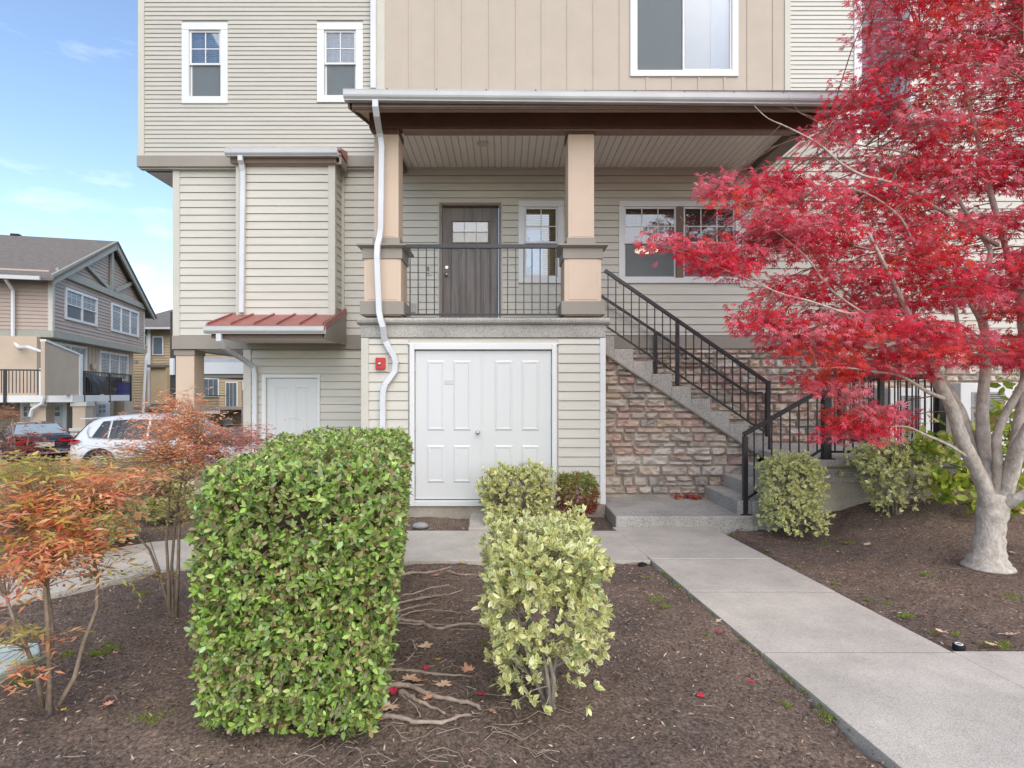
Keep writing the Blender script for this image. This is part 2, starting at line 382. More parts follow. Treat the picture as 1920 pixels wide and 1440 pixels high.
# soil and bark mulch
def soil_mat():
    m = bpy.data.materials.new('soil'); m.use_nodes = True; n = m.node_tree; n.nodes.clear(); L = n.links
    out = n.nodes.new('ShaderNodeOutputMaterial'); p = n.nodes.new('ShaderNodeBsdfPrincipled'); p.inputs['Roughness'].default_value = .95
    p.inputs['Specular IOR Level'].default_value = .15
    geo = n.nodes.new('ShaderNodeNewGeometry')
    def N(s, dt=6, r=.7):
        q = n.nodes.new('ShaderNodeTexNoise'); q.inputs['Scale'].default_value = s; q.inputs['Detail'].default_value = dt; q.inputs['Roughness'].default_value = r
        L.new(geo.outputs['Position'], q.inputs['Vector']); return q
    def R(src, els):
        r = n.nodes.new('ShaderNodeValToRGB')
        while len(r.color_ramp.elements) > 2: r.color_ramp.elements.remove(r.color_ramp.elements[-1])
        for i, (p_, c) in enumerate(els):
            e = r.color_ramp.elements[i] if i < 2 else r.color_ramp.elements.new(p_)
            e.position = p_; e.color = (*c, 1)
        L.new(src, r.inputs['Fac']); return r
    a = R(N(55, 8, .8).outputs['Fac'], [(.36, (.050, .037, .030)), (.68, (.36, .285, .23)), (.5, (.152, .115, .092))])
    b = R(N(.9).outputs['Fac'], [(.38, (.85, .84, .86)), (.62, (1.3, 1.24, 1.15))])
    mu = n.nodes.new('ShaderNodeMixRGB'); mu.blend_type = 'MULTIPLY'; mu.inputs['Fac'].default_value = 1
    L.new(a.outputs['Color'], mu.inputs['Color1']); L.new(b.outputs['Color'], mu.inputs['Color2'])
    mo = R(N(3.1, 8, .75).outputs['Fac'], [(.60, (0, 0, 0)), (.70, (1, 1, 1))])
    mf = n.nodes.new('ShaderNodeMath'); mf.operation = 'MULTIPLY'; mf.inputs[1].default_value = .55; L.new(mo.outputs['Color'], mf.inputs[0])
    mx = n.nodes.new('ShaderNodeMixRGB'); mx.inputs['Color2'].default_value = (.13, .145, .04, 1)
    L.new(mf.outputs[0], mx.inputs['Fac']); L.new(mu.outputs['Color'], mx.inputs['Color1']); L.new(mx.outputs['Color'], p.inputs['Base Color'])
    bp = n.nodes.new('ShaderNodeBump'); bp.inputs['Strength'].default_value = .8; bp.inputs['Distance'].default_value = .012
    L.new(N(70, 8, .8).outputs['Fac'], bp.inputs['Height']); L.new(bp.outputs['Normal'], p.inputs['Normal'])
    L.new(p.outputs['BSDF'], out.inputs['Surface']); return m
SOIL = soil_mat()
def soilz(X, Y):
    Z = g(X, Y); rough = np.zeros_like(Z)
    for s_, a_ in ((1.3, .018), (4.0, .010), (13.0, .006)):
        ph = rng.uniform(0, 6, 4)
        rough += a_ * (np.sin(X * s_ * 2.1 + ph[0] + 1.7 * np.sin(Y * s_ * 1.3 + ph[1])) * np.sin(Y * s_ * 1.9 + ph[2] + 1.3 * np.sin(X * s_ * 1.1 + ph[3])))
    rough += rng.normal(0, .0022, Z.shape)
    w_ = near_walk(X, Y); Z = Z + rough
    return np.where(w_, np.minimum(Z - .05, -.08), Z)
xs = np.concatenate([np.linspace(-14, -5.2, 50), np.arange(-5.1, 6.5, .035), np.linspace(6.6, 16, 50)])
ys = np.concatenate([np.linspace(-8, 1.7, 30), np.arange(1.8, 7.7, .035), np.linspace(7.8, 12, 40)])
soil = grid_mesh('soil_bed', xs, ys, soilz, SOIL)
SOILFAR = mat('far_ground_soil', (.16, .15, .10), .95, .2, .3)
grid_mesh('ground', np.linspace(-600, 600, 9), np.linspace(-600, 900, 9), lambda x, y: x * 0 - 1.35, SOILFAR)
ASPH = speckle_mat('asphalt', (.115, .115, .118), (.05, .05, .05), (.2, .2, .2), 90, amt=.5, bump=.3, big=.2)
def lotz(x, y): return -.50 - .10 * sst(y, 12, 15.5) - .15 * sst(y, 16, 20) - .1 * sst(y, 20, 26)
grid_mesh('parking_lot', np.linspace(-70, 2, 10), np.concatenate([np.linspace(11.0, 28, 30), [45, 70]]), lotz, ASPH)
MB().box(-20, -5.7, 10.9, 11.05, -.75, -.37).build('kerb', CONC, None, bevel=.02, kind='structure')

# walks: every slab its own piece
walk = MB().prism_z([(1.2, .4), (2.9, .4), (2.9, 6.9), (1.2, 6.9)], -.4, -.30).build('walkway', CONC, None, kind='structure')
walk2 = MB().prism_z([(-8, 1), (1, 5.8), (1, 6.2), (-8, 1.5)], -.4, -.30).build('side_walkway', CONC, None, kind='structure')
Ys = [6.925, 5.60, 4.68, 3.58, 2.42, 1.2, 0.0, -1.3]
for i, (a, b) in enumerate(zip(Ys, Ys[1:])):
    l = lambda y: 1.45 + (5.59 - y) * .093
    q = .007
    MB().prism_z([(l(b) , b + q), (l(b) + 1.21, b + q), (l(a) + 1.21, a - q), (l(a), a - q)], -.12, .0 - .002 * (i % 3)).build('slab', CONC, walk, bevel=.004)
JOINT = mat('joint_dirt', (.15, .13, .105), .95)
for a in Ys[1:-1]:
    l_ = 1.45 + (5.59 - a) * .093; B(l_ + .01, l_ + 1.20, a - .009, a + .009, -.1, -.006).build('joint', JOINT, walk)
MB().prism_z([(l(3.59) + 1.200, 3.58), (l(2.42) + 1.200, 2.43), (l(2.42) + 1.222, 2.43), (l(3.59) + 1.222, 3.58)], -.1, -.006).build('joint', JOINT, walk)
for i in range(3):
    x0 = 2.935 + .0 + i * 1.3 + .045 * 0
    MB().prism_z([((l(2.42) + 1.217) if i == 0 else x0, 2.42), (x0 + 1.292, 2.42), (x0 + 1.292, 3.60), ((l(3.6) + 1.217) if i == 0 else x0, 3.60)], -.12, -.003).build('slab', CONC, walk, bevel=.004)
for i, ((ax, ay), (bx, by)) in enumerate(zip(WALKC, WALKC[1:])):
    def nrm(j):
        p0 = Vector(WALKC[max(j - 1, 0)]); p1 = Vector(WALKC[min(j + 1, len(WALKC) - 1)]); t = (p1 - p0).normalized(); return Vector((-t.y, t.x))
    na, nb = nrm(i), nrm(i + 1); a_, b_ = Vector((ax, ay)), Vector((bx, by)); t = (b_ - a_).normalized() * .004
    if i == len(WALKC) - 2: nb = Vector((0, 1))
    p = [a_ - na * .6 + t, b_ - nb * .6 - t, b_ + nb * .6 - t, a_ + na * .6 + t]
    MB().prism_z([(v.x, v.y) for v in p], -.12, -.001 - .002 * (i % 2)).build('slab', CONC, walk2, bevel=.004)

exec_mark = None
# ------------------------------------------------------------------ the townhouse
HT = thing('townhouse', 'cream sided townhouse with covered porch, red metal awning and stone base', 'house', (0, Y2, 0))
XL = px(327, Y2); XUL = px(262, YU); XR = 13.0
ZB0, ZB1 = 2.36, 2.58            # lower belt
ZC0, ZC1 = 5.315, 5.495          # upper belt
XB0, XB1 = px(678, Y1), px(1135, Y1)
SLAB = pz(597, Y1)

def window(x0, x1, z0, z1, Y, casing=.09, style='double', blinds=None, screen=True, trim=WHT, mull=None, label=None, bmat=None, gl=None, room=True, thick=.028):
    """casing with its sashes, panes, muntins and blinds as sub-parts; the opening is real and has a room behind it"""
    gl = gl or GLASS
    c = MB(); yo = Y - thick
    c.box(x0, x1, yo, Y + .03, z1 - casing, z1).box(x0, x1, yo, Y + .03, z0, z0 + casing)
    c.box(x0, x0 + casing, yo + .002, Y + .03, z0 + casing, z1 - casing).box(x1 - casing, x1, yo + .002, Y + .03, z0 + casing, z1 - casing)
    wd = c.build('window', trim, HT, bevel=.004, label=label)
    a0, a1, b0, b1 = x0 + casing, x1 - casing, z0 + casing, z1 - casing
    units = [(a0, a1)]
    if mull:
        mx0, mx1 = mull; B(mx0, mx1, yo + .01, Y + .03, b0, b1).build('mullion', BRTR, wd); units = [(a0, mx0), (mx1, a1)]
    for ui, (p, q) in enumerate(units):
        s = .032
        def sash(xa, xb, za, zb, yy, w_=.032):
            m_ = MB().box(xa, xb, yy, yy + .03, zb - w_, zb).box(xa, xb, yy, yy + .03, za, za + w_)
            m_.box(xa, xa + w_, yy + .001, yy + .029, za + w_, zb - w_).box(xb - w_, xb, yy + .001, yy + .029, za + w_, zb - w_)
            return m_.build('sash', WHT, wd, bevel=.003)
        if style == 'double':
            zm = b0 + (b1 - b0) * .5
            sash(p, q, zm - .02, b1, Y + .0, s); sash(p, q, b0, zm + .02, Y + .031, s)
            B(p + s, q - s, Y + .014, Y + .018, zm, b1 - s).build('pane', gl, wd); B(p + s, q - s, Y + .046, Y + .050, b0 + s, zm).build('pane', gl, wd)
            nm = 2 if (q - p) < .66 else 3
            mu = MB()
            for k in range(1, nm): xx = p + s + (q - p - 2 * s) * k / nm; mu.box(xx - .008, xx + .008, Y + .008, Y + .012, zm + .02, b1 - s)
            zz = b1 - s - (b1 - zm - s) * .52; mu.box(p + s, q - s, Y + .0065, Y + .0075, zz - .008, zz + .008)
            mu.build('muntin', WHT, wd)
            if screen: B(p + s, q - s, Y + .026, Y + .028, b0 + s, zm - .02).build('insect_screen', SCREEN, wd)
        else:
            xm = (p + q) / 2
            sash(p, xm + .02, b0, b1, Y + .031, s); sash(xm - .02, q, b0, b1, Y + .0, s)
            B(p + s, xm, Y + .046, Y + .05, b0 + s, b1 - s).build('pane', gl, wd); B(xm + .02, q - s, Y + .014, Y + .018, b0 + s, b1 - s).build('pane', gl, wd)
            if screen: B(p + s, xm - .02, Y + .024, Y + .026, b0 + s, b1 - s).build('insect_screen', SCREEN, wd)
        if blinds:
            mb = MB(); z = b0 + .02; lo = b0 + (b1 - b0) * blinds
            z = lo
            while z < b1 - .02:
                mb.add([(p + .02, Y + .088, z), (q - .02, Y + .088, z), (q - .02, Y + .104, z + .026), (p + .02, Y + .104, z + .026)], [(0, 1, 2, 3)])
                z += .036
            for f_ in (.25, .75): xx = p + (q - p) * f_; mb.box(xx - .006, xx + .006, Y + .081, Y + .083, lo, b1)
            mb.box(p + .02, q - .02, Y + .08, Y + .12, b1 - .05, b1)
            mb.build('blind', bmat or BLINDW, wd, kind='stuff')
    if room:
        r = MB().box(a0 - .3, a1 + .3, Y + 1.3, Y + 1.34, b0 - .3, b1 + .3)
        r.box(a0 - .34, a0 - .3, Y + .16, Y + 1.3, b0 - .3, b1 + .3).box(a1 + .3, a1 + .34, Y + .16, Y + 1.3, b0 - .3, b1 + .3)
        r.box(a0 - .3, a1 + .3, Y + .16, Y + 1.3, b1 + .3, b1 + .34).box(a0 - .3, a1 + .3, Y + .16, Y + 1.3, b0 - .34, b0 - .3)
        r.build('room', ROOM, wd)
    return wd

# --- openings
W_SIDE = (px(972, Y2), px(1057, Y2), pz(531, Y2), pz(377, Y2))
W_PIC = (px(1160, Y2), px(1388, Y2), pz(531, Y2), pz(378, Y2))
D_ENT = (px(824, Y2), px(940, Y2), SLAB - .02, pz(381, Y2))
D_SIDE = (px(492, Y2), px(601, Y2), 0.0, pz(702, Y2))
W_UA = (px(342, YU), px(428, YU), pz(195, YU), pz(44, YU))
W_UB = (px(595, YU), px(681, YU), pz(193, YU), pz(44, YU))
W_UC = (px(1181, YU), px(1383, YU), pz(145, YU), pz(-35, YU))

# --- main wall between the belts and below
low = wall_panels(XL, XR, -.9, ZC0, Y2 + .012, Y2 + .15, [(XL - 1, px(462, Y2), -2, ZB0), W_SIDE, W_PIC, D_ENT, D_SIDE]).build('main_wall', SID, HT)
bxa, bxb = px(452, Y2), px(640, Y2)    # behind the bump-out
siding(low, SID, XL + .1, px(447, F / 118.6) - .0, ZB1, ZC0 - .02, Y2, .1237)
siding(low, SID, px(645, Y2), XB0 + .05, ZB1, ZC0 - .02, Y2, .1237)
siding(low, SID, XB0 + .05, 4.3, SLAB - .01, ZC0 + .02, Y2, .1225, [W_SIDE, W_PIC, D_ENT, (1.42, 5, 0, SLAB + .0)])
siding(low, SID, 1.42, 4.3, ZB1, SLAB - .01, Y2, .066)
siding(low, SID, 4.3, 9.5, ZB1, 6.05, Y2, .1225, [])
siding(low, SID, px(472, Y2), XB0 + .02, .06, ZB0 - .01, Y2, .126, [D_SIDE])
# belts and corner boards
B(XL - .02, XB0 + .1, Y2 - .04, Y2 + .02, ZB0, ZB1).build('belt_board', GREY, HT, bevel=.004)
B(1.42, 9.5, Y2 - .035, Y2 + .02, ZB0 + .01, ZB1 - .01).build('belt_board', GREY, HT, bevel=.004)
B(XUL - .02, XB0 + .3, YU - .05, Y2 + .02, ZC0, ZC1).build('belt_board', GREY, HT, bevel=.004)
B(XUL - .005, XB0 + .3, YU - .012, Y2 + .0, ZC0 - .02, ZC0 - .003).build('belt_board', TRIMC, HT)
B(XL - .012, XL + .1, Y2 - .03, Y2 + .1, ZB1, ZC0 - .022).build('corner_board', TRIMC, HT, bevel=.004)
B(px(460, Y2), px(472, Y2), Y2 - .03, Y2 + .05, -.6, ZB0 - .004).build('corner_board', TRIMC, HT, bevel=.004)
B(px(460, Y2) - .02, px(460, Y2), Y2 - .03, Y2 + 5, -.6, ZB0 - .004).build('wall', SID, HT)
# upper storeys
up = wall_panels(XUL, 5.83, ZC1, 10.6, YU + .012, YU + .15, [W_UA, W_UB, W_UC]).build('upper_wall', SIDU, HT)
siding(up, SIDU, XUL + .085, px(706, YU), ZC1, 10.6, YU, .0715, [W_UA, W_UB], joined=True, out=.013, gap=.007)
siding(up, SIDR, px(1481, YU), px(1600, YU), 6.1, 10.6, YU, .0735, [], joined=True, out=.013, gap=.007)
B(XUL - .012, XUL + .085, YU - .03, YU + .1, ZC1 + .001, 10.6).build('corner_board', TRIMC, HT, bevel=.004)
B(px(706, YU), px(722, YU), YU - .03, YU + .05, 5.9, 10.6).build('corner_board', TRIMC, HT, bevel=.004)
B(px(1470, YU), px(1481, YU), YU - .03, YU + .05, 5.9, 10.6).build('corner_board', TRIMC, HT, bevel=.004)
B(px(1600, YU), px(1614, YU), YU - .03, YU + .1, 5.6, 10.6).build('corner_board', WHT, HT, bevel=.004)
# board and batten
bb = wall_panels(px(722, YU), px(1470, YU), 5.6, 10.6, YU - .012, YU + .011, [W_UC]).build('board_panel', BATT, HT)
for k, xx in enumerate([771, 820, 870, 921, 971, 1019, 1067, 1116, 1165, 1215, 1263, 1312, 1360, 1404, 1452]):
    for a, b in ((5.6, W_UC[2]), (W_UC[2], 10.6)):
        if a >= W_UC[2] and 1175 < xx < 1388: continue
        x = px(xx, YU); B(x - .038, x + .0, YU - .024, YU - .012, a, b).build('batten', BATT, bb, bevel=.003)
# body of the house behind the front, roof out of the picture
B(XUL, 5.83, YU + .15, YU + .2, ZC0, 10.6).build('wall', SIDU, HT)
B(XUL, XUL + .05, YU + .2, 21, ZC0, 10.6).build('wall', SIDU, HT)
B(XL, XL + .05, Y2 + .15, 21, ZB0, ZC0).build('wall', SID, HT)
B(XUL, XL + .3, YU + .05, 21, ZC0 + .0, ZC0 + .05).build('overhang_soffit', SID, HT)
sb = MB()
for k in range(24): B(XUL + .03, XL - .0, Y2 + .1 + k * .3, Y2 + .385 + k * .3, ZC0 - .012, ZC0 - .002).build('soffit_board', CEIL, HT)
MB().prism_x([(YU - .5, 10.55), (16, 14.5), (16, 14.7), (YU - .5, 10.75)], XUL - .5, 6.3).build('roof', mat('shingles', (.2, .17, .15), .9, .2, 6, .4, 30), HT)
B(px(460, Y2) , XR, Y2 + .2, 21, ZB0 - .05, ZB0 + .0).build('floor_structure', GREY, HT)
B(XL - .02, px(460, Y2), Y2 + .021, 15, ZB0 + .02, ZB0 + .08).build('carport_ceiling', CEIL, HT)
# right end: recessed bay of the next unit
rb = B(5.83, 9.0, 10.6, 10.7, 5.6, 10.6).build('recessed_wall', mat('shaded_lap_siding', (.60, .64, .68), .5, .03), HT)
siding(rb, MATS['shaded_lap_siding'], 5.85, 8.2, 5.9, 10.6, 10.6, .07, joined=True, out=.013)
nb = B(6.62, XR, YU + .012, YU + .15, 6.05, 10.6).build('upper_wall', SIDR, HT)
siding(nb, SIDR, 6.66, XR, 6.05, 10.6, YU, .1225, joined=True)
B(6.6, 6.7, YU - .03, YU + .2, 6.05, 10.6).build('corner_board', WHT, HT)
B(5.5, 6.6, Y2 + .02, 10.6, 6.0, 6.05).build('recess_sill', WHT, HT)
B(9.5, 9.6, Y2 - .03, Y2 + .1, 0, 10.6).build('corner_board', WHT, HT)
siding(low, SID, 9.6, XR, ZB0, 6.05, Y2, .1225, joined=True)

window(*W_SIDE[:2], W_SIDE[2], W_SIDE[3], Y2, casing=.10, blinds=.02, bmat=BLIND, screen=False, label='white framed window beside the entry door, wooden blinds inside coloured lamplit amber')
wp = window(*W_PIC[:2], W_PIC[2], W_PIC[3], Y2, casing=.085, blinds=.78, bmat=mat('dark_blinds', (.16, .11, .08), .5), mull=(px(1268, Y2), px(1281, Y2)), gl=GLASSP, label='paired white window under the porch roof')
window(*W_UA[:2], W_UA[2], W_UA[3], YU, casing=.115, blinds=.5, gl=GLASSP); window(*W_UB[:2], W_UB[2], W_UB[3], YU, casing=.115, blinds=.5, gl=GLASSP)
uc = window(*W_UC[:2], W_UC[2], W_UC[3], YU - .012, casing=.10, style='slide', gl=GLASSP)
MB().add([(px(1338 + i * 1.4, YU), YU + .12 + .03 * (i % 2), z) for i in range(26) for z in (W_UC[2] + .1, W_UC[3] - .1)], [(2 * i, 2 * i + 2, 2 * i + 3, 2 * i + 1) for i in range(25)]).build('curtain', CURT, uc)
B(px(1190, YU), px(1375, YU), YU + .17, YU + .18, W_UC[2] + .02, W_UC[3] - .02).build('reflection_panel', mat('reflection_blue_grey', (.24, .29, .32), .8, .08, 5), uc)  # panel added to give the dark pane its pale reflected-sky tone
# glazed lamp glow behind the paired window, and the papers in the side window
pl = MB(); c = Vector((px(1212, Y2 + .7), Y2 + .7, pz(468, Y2 + .7)))
pl.tube([c + Vector((0, 0, .055)), c + Vector((0, 0, .03)), c + Vector((0, 0, 0)), c - Vector((0, 0, .03))], [.03, .13, .20, .20], 20)
LAMP = bpy.data.materials.new('lit_lamp_shade'); LAMP.use_nodes = True; lp = LAMP.node_tree.nodes['Principled BSDF']
lp.inputs['Base Color'].default_value = (.8, .6, .4, 1); lp.inputs['Emission Color'].default_value = (1, .70, .42, 1); lp.inputs['Emission Strength'].default_value = 3.5
lampt = thing('pendant_lamp', 'glowing round pendant lamp behind the left pane of the paired window', 'lamp', c)
pl.build('lamp_shade', LAMP, lampt, smooth=True); MB().tube([c + Vector((0, 0, .055)), c + Vector((0, 0, 1.0))], .006, 6).build('cord', BLACK, lampt)
pp = thing('window_poster', 'pale blue paper sheet with dark shield emblem taped inside the side window', 'poster', (px(1000, Y2), Y2 + .075, pz(455, Y2)))
ppm = mat('pale_blue_paper', (.50, .60, .68), .6)
x0, x1 = px(985, Y2), px(1018, Y2)
MB().box(x0, x1, Y2 + .072, Y2 + .074, pz(512, Y2), pz(429, Y2)).build('sheet', ppm, pp)
sx, sz = px(991, Y2), pz(447, Y2)
MB().prism_y([(sx - .03, sz + .035), (sx - .03, sz), (sx, sz - .04), (sx + .03, sz), (sx + .03, sz + .035)], Y2 + .069, Y2 + .071).build('shield', mat('slate_ink', (.08, .1, .13), .6), pp)
B(px(988, Y2), px(993, Y2), Y2 + .0695, Y2 + .071, pz(514, Y2), pz(499, Y2)).build('blue_patch', mat('blue_ink', (.02, .12, .4), .6), pp)
B(px(993, Y2), px(998, Y2), Y2 + .0685, Y2 + .0705, pz(512, Y2), pz(497, Y2)).build('green_patch', mat('green_ink', (.05, .4, .08), .6), pp)

# --- entry door
x0, x1, z0, z1 = D_ENT
fr = MB().box(x0, x0 + .045, Y2 - .035, Y2 + .12, z0, z1).box(x1 - .045, x1, Y2 - .035, Y2 + .12, z0, z1).box(x0 + .045, x1 - .045, Y2 - .035, Y2 + .12, z1 - .045, z1)
fr.build('door_frame', DFRM, HT, bevel=.004)
MB().box(x0 - .025, x0, Y2 - .022, Y2 + .02, z0, z1 + .025).box(x1, x1 + .025, Y2 - .022, Y2 + .02, z0, z1 + .025).box(x0, x1, Y2 - .022, Y2 + .02, z1, z1 + .025).build('door_trim', TRIMC, HT)
a0, a1 = x0 + .05, x1 - .05; YD = Y2 + .07; zt = z1 - .05; zb = SLAB + .01
gx0, gx1, gz0, gz1 = px(848, Y2), px(915, Y2), pz(452, Y2), pz(413, Y2)
dl = wall_panels(a0, a1, zb, zt, YD, YD + .045, [(gx0, gx1, gz0, gz1)]).build('entry_door', DOOR, HT, bevel=.002)
MB().box(gx0 - .02, gx1 + .02, YD - .014, YD, gz1, gz1 + .02).box(gx0 - .02, gx1 + .02, YD - .014, YD, gz0 - .02, gz0).box(gx0 - .02, gx0, YD - .014, YD, gz0, gz1).box(gx1, gx1 + .02, YD - .014, YD, gz0, gz1).build('glass_surround', DOOR, dl, bevel=.004)
for r_ in range(2):
    for k in range(3):
        w_ = (gx1 - gx0) / 3; h_ = (gz1 - gz0) / 2
        B(gx0 + k * w_ + .004, gx0 + (k + 1) * w_ - .004, YD + .012, YD + .017, gz0 + r_ * h_ + .004, gz0 + (r_ + 1) * h_ - .004).build('pane', GLASSP if r_ == 0 else GLASS, dl)
B(gx0, gx1, YD + .03, YD + .04, gz0, gz1).build('door_glass_backing', mat('amber_room_glow', (.80, .50, .16), .6), dl)  # glow of the lit room behind the glass is put into this amber
mun = MB()
for k in range(4): mun.box(gx0 + k * (gx1 - gx0) / 3 - .005, gx0 + k * (gx1 - gx0) / 3 + .005, YD + .004, YD + .02, gz0, gz1)
mun.box(gx0, gx1, YD + .005, YD + .019, (gz0 + gz1) / 2 - .006, (gz0 + gz1) / 2 + .006); mun.build('muntin', mat('pewter', (.4, .4, .38), .4), dl)
pzt, pzb = gz0 - .09, zb + .18
for k in range(3):
    w_ = (a1 - a0 - .18) / 3; xa = a0 + .09 + k * w_ + .025; xb = xa + w_ - .05
    MB().add([(xa, YD - .001, pzb), (xb, YD - .001, pzb), (xb, YD - .001, pzt), (xa, YD - .001, pzt), (xa + .035, YD - .022, pzb + .05), (xb - .035, YD - .022, pzb + .05), (xb - .035, YD - .022, pzt - .05), (xa + .035, YD - .022, pzt - .05)],
             [(0, 1, 5, 4), (1, 2, 6, 5), (2, 3, 7, 6), (3, 0, 4, 7), (4, 5, 6, 7)]).build('door_panel', DOOR, dl)
    MB().box(xa - .02, xb + .02, YD - .012, YD, pzt + .012, pzt + .02).build('moulding', DOOR, dl)
kx = px(837, Y2)
MB().cyl((kx, YD, pz(500, Y2)), .026, -.02, 'y').build('deadbolt', METAL, dl, smooth=False)
MB().cyl((kx, YD, pz(514, Y2)), .034, -.015, 'y').ball((kx, YD - .05, pz(514, Y2)), .028).build('door_handle', METAL, dl, smooth=True)
B(x0 - .02, x1 + .02, Y2 - .05, Y2 + .1, SLAB + .0, SLAB + .012).build('threshold', METAL, HT)

# --- doors to the storage rooms
def plank_door(x0, x1, z0, z1, Y, name, knob_x, knob_z, hinges):
    dmb = B(x0, x1, Y, Y + .04, z0, z1).build(name, DOORW, HT, bevel=.003)
    w_ = x1 - x0; h_ = z1 - z0
    for cx_ in (.3, .7):
        for za, zb_ in ((.58 * h_ - .02, h_ - .17 * 1), (.12 * h_, .48 * h_)):
            pass
    for ci in (0, 1):
        xa = x0 + w_ * (.17 if ci == 0 else .56); xb = xa + w_ * .27
        for za, zb_ in ((z0 + h_ * .46, z0 + h_ * .935), (z0 + h_ * .11, z0 + h_ * .365)):
            MB().add([(xa, Y - .0005, za), (xb, Y - .0005, za), (xb, Y - .0005, zb_), (xa, Y - .0005, zb_), (xa + .03, Y - .013, za + .03), (xb - .03, Y - .013, za + .03), (xb - .03, Y - .013, zb_ - .03), (xa + .03, Y - .013, zb_ - .03),
                      (xa + .045, Y - .006, za + .045), (xb - .045, Y - .006, za + .045), (xb - .045, Y - .006, zb_ - .045), (xa + .045, Y - .006, zb_ - .045)],
                     [(0, 1, 5, 4), (1, 2, 6, 5), (2, 3, 7, 6), (3, 0, 4, 7), (4, 5, 9, 8), (5, 6, 10, 9), (6, 7, 11, 10), (7, 4, 8, 11), (8, 9, 10, 11)]).build('door_panel', DOORW, dmb)
    for hz in hinges:
        hx = x0 if knob_x > (x0 + x1) / 2 else x1
        MB().cyl((hx, Y - .006, hz - .05), .008, .1, 'z', 8).build('hinge', METAL, dmb)
    if knob_z: MB().cyl((knob_x, Y, knob_z), .028, -.012, 'y').cyl((knob_x, Y, knob_z), .012, -.05, 'y').ball((knob_x, Y - .06, knob_z), .028).build('door_knob', METAL, dmb, smooth=True)
    return dmb
YF = Y1 - .035
ux0, uxm, ux1, uz0, uz1 = px(778, YF), px(905, YF), px(1034, YF), pz(937, YF), pz(657, YF)
dA = plank_door(ux0, uxm - .002, uz0, uz1, Y1 + .0, 'utility_door', px(896, YF), pz(811, YF), [pz(v, YF) for v in (690, 800, 900)])
dB = plank_door(uxm + .002, ux1, uz0, uz1, Y1 + .0, 'utility_door', uxm + .01, None, [pz(v, YF) for v in (695, 790, 900)])
B(uxm - .014, uxm + .010, Y1 - .008, Y1 - .0, uz0 + .01, uz1 - .01).build('astragal', DOORW, dA)
MB().box(px(830, YF), px(851, YF), Y1 - .004, Y1 - .0005, pz(721, YF), pz(713, YF)).build('name_plate', mat('plate_metal', (.50, .52, .56), .35, metal=.5), dA)
c_ = .065
MB().box(ux0 - c_ - .006, ux0 - .006, Y1 - .05, Y1 + .02, uz0 - .085, uz1 + .012 + c_).box(ux1 + .006, ux1 + .006 + c_, Y1 - .05, Y1 + .02, uz0 - .085, uz1 + .012 + c_).box(ux0 - .006, ux1 + .006, Y1 - .05, Y1 + .02, uz1 + .012, uz1 + .012 + c_).box(ux0 - .006, ux1 + .006, Y1 - .05, Y1 + .02, uz0 - .085, uz0 - .012).build('door_casing', WHT, HT, bevel=.006)
MB().box(ux0 - c_ - .03, ux1 + c_ + .03, Y1 - .035, Y1 + .01, uz1 + .013 + c_, uz1 + .037 + c_).build('door_casing', WHT, HT, bevel=.004)
sx0, sx1, sz1 = px(500, Y2), px(595, Y2), pz(709, Y2)
plank_door(sx0, sx1, -.02, sz1, Y2 + .01, 'side_door', sx0 + .06, pz(816, Y2), [])
MB().cyl((sx0 + .06, Y2 + .01, pz(816, Y2) + 0), .036, -.014, 'y').build('lock_plate', METAL, HT)
x0, x1, z0, z1 = D_SIDE
MB().box(x0, sx0 - .003, Y2 - .035, Y2 + .06, z0, z1).box(sx1 + .003, x1, Y2 - .035, Y2 + .06, z0, z1).box(sx0 - .003, sx1 + .003, Y2 - .035, Y2 + .06, sz1 + .004, z1).build('door_casing', WHT, HT, bevel=.004)

# --- storage box under the porch
holes = [(ux0 - c_ - .03, ux1 + c_ + .03, -1, uz1 + c_ + .035)]
zs0 = pz(945, Y1); zs1 = pz(634, Y1)
bw = wall_panels(XB0, XB1, .0, zs1, Y1 + .012, Y1 + .1, [(ux0 - .01, ux1 + .01, uz0 - .02, uz1 + .01)]).build('storage_wall', SID, HT)
siding(bw, SID, XB0 + .1, XB1 - .075, zs0, zs1 - .015, Y1, .1262, holes)
B(XB0, XB0 + .1, Y1 - .032, Y1 + .1, zs0, zs1).build('corner_board', TRIMC, HT, bevel=.004)
B(XB1 - .075, XB1, Y1 - .032, Y1 + .1, zs0, zs1).build('corner_board', WHT, HT, bevel=.004)
B(XB0, XB0 + .05, Y1 + .1, Y2, 0, zs1).build('wall', SID, HT); B(XB1 - .05, XB1, Y1 + .1, Y2, 0, zs1).build('wall', SID, HT)
B(XB0 + .01, XB1 - .01, Y1 - .01, Y1 + .1, -.3, zs0 - .004).build('foundation', FOUND, HT, bevel=.01)
B(XL, XB0, Y2 - .005, Y2 + .1, -.9, .055).build('foundation', FOUND, HT)
# slab with its moulded lip
B(XB0 - .005, XB1 + .0, Y1 - .02, Y2, pz(633, Y1), pz(609, Y1)).build('slab_fascia', AGG, HT, bevel=.006)
MB().prism_x([(Y1 - .04, pz(609, Y1)), (Y1 - .075, pz(606, Y1)), (Y1 - .085, SLAB - .03), (Y1 - .075, SLAB), (Y2, SLAB), (Y2, pz(609, Y1))], XB0 - .05, XB1 + .05).build('porch_floor', AGG, HT, bevel=.008)
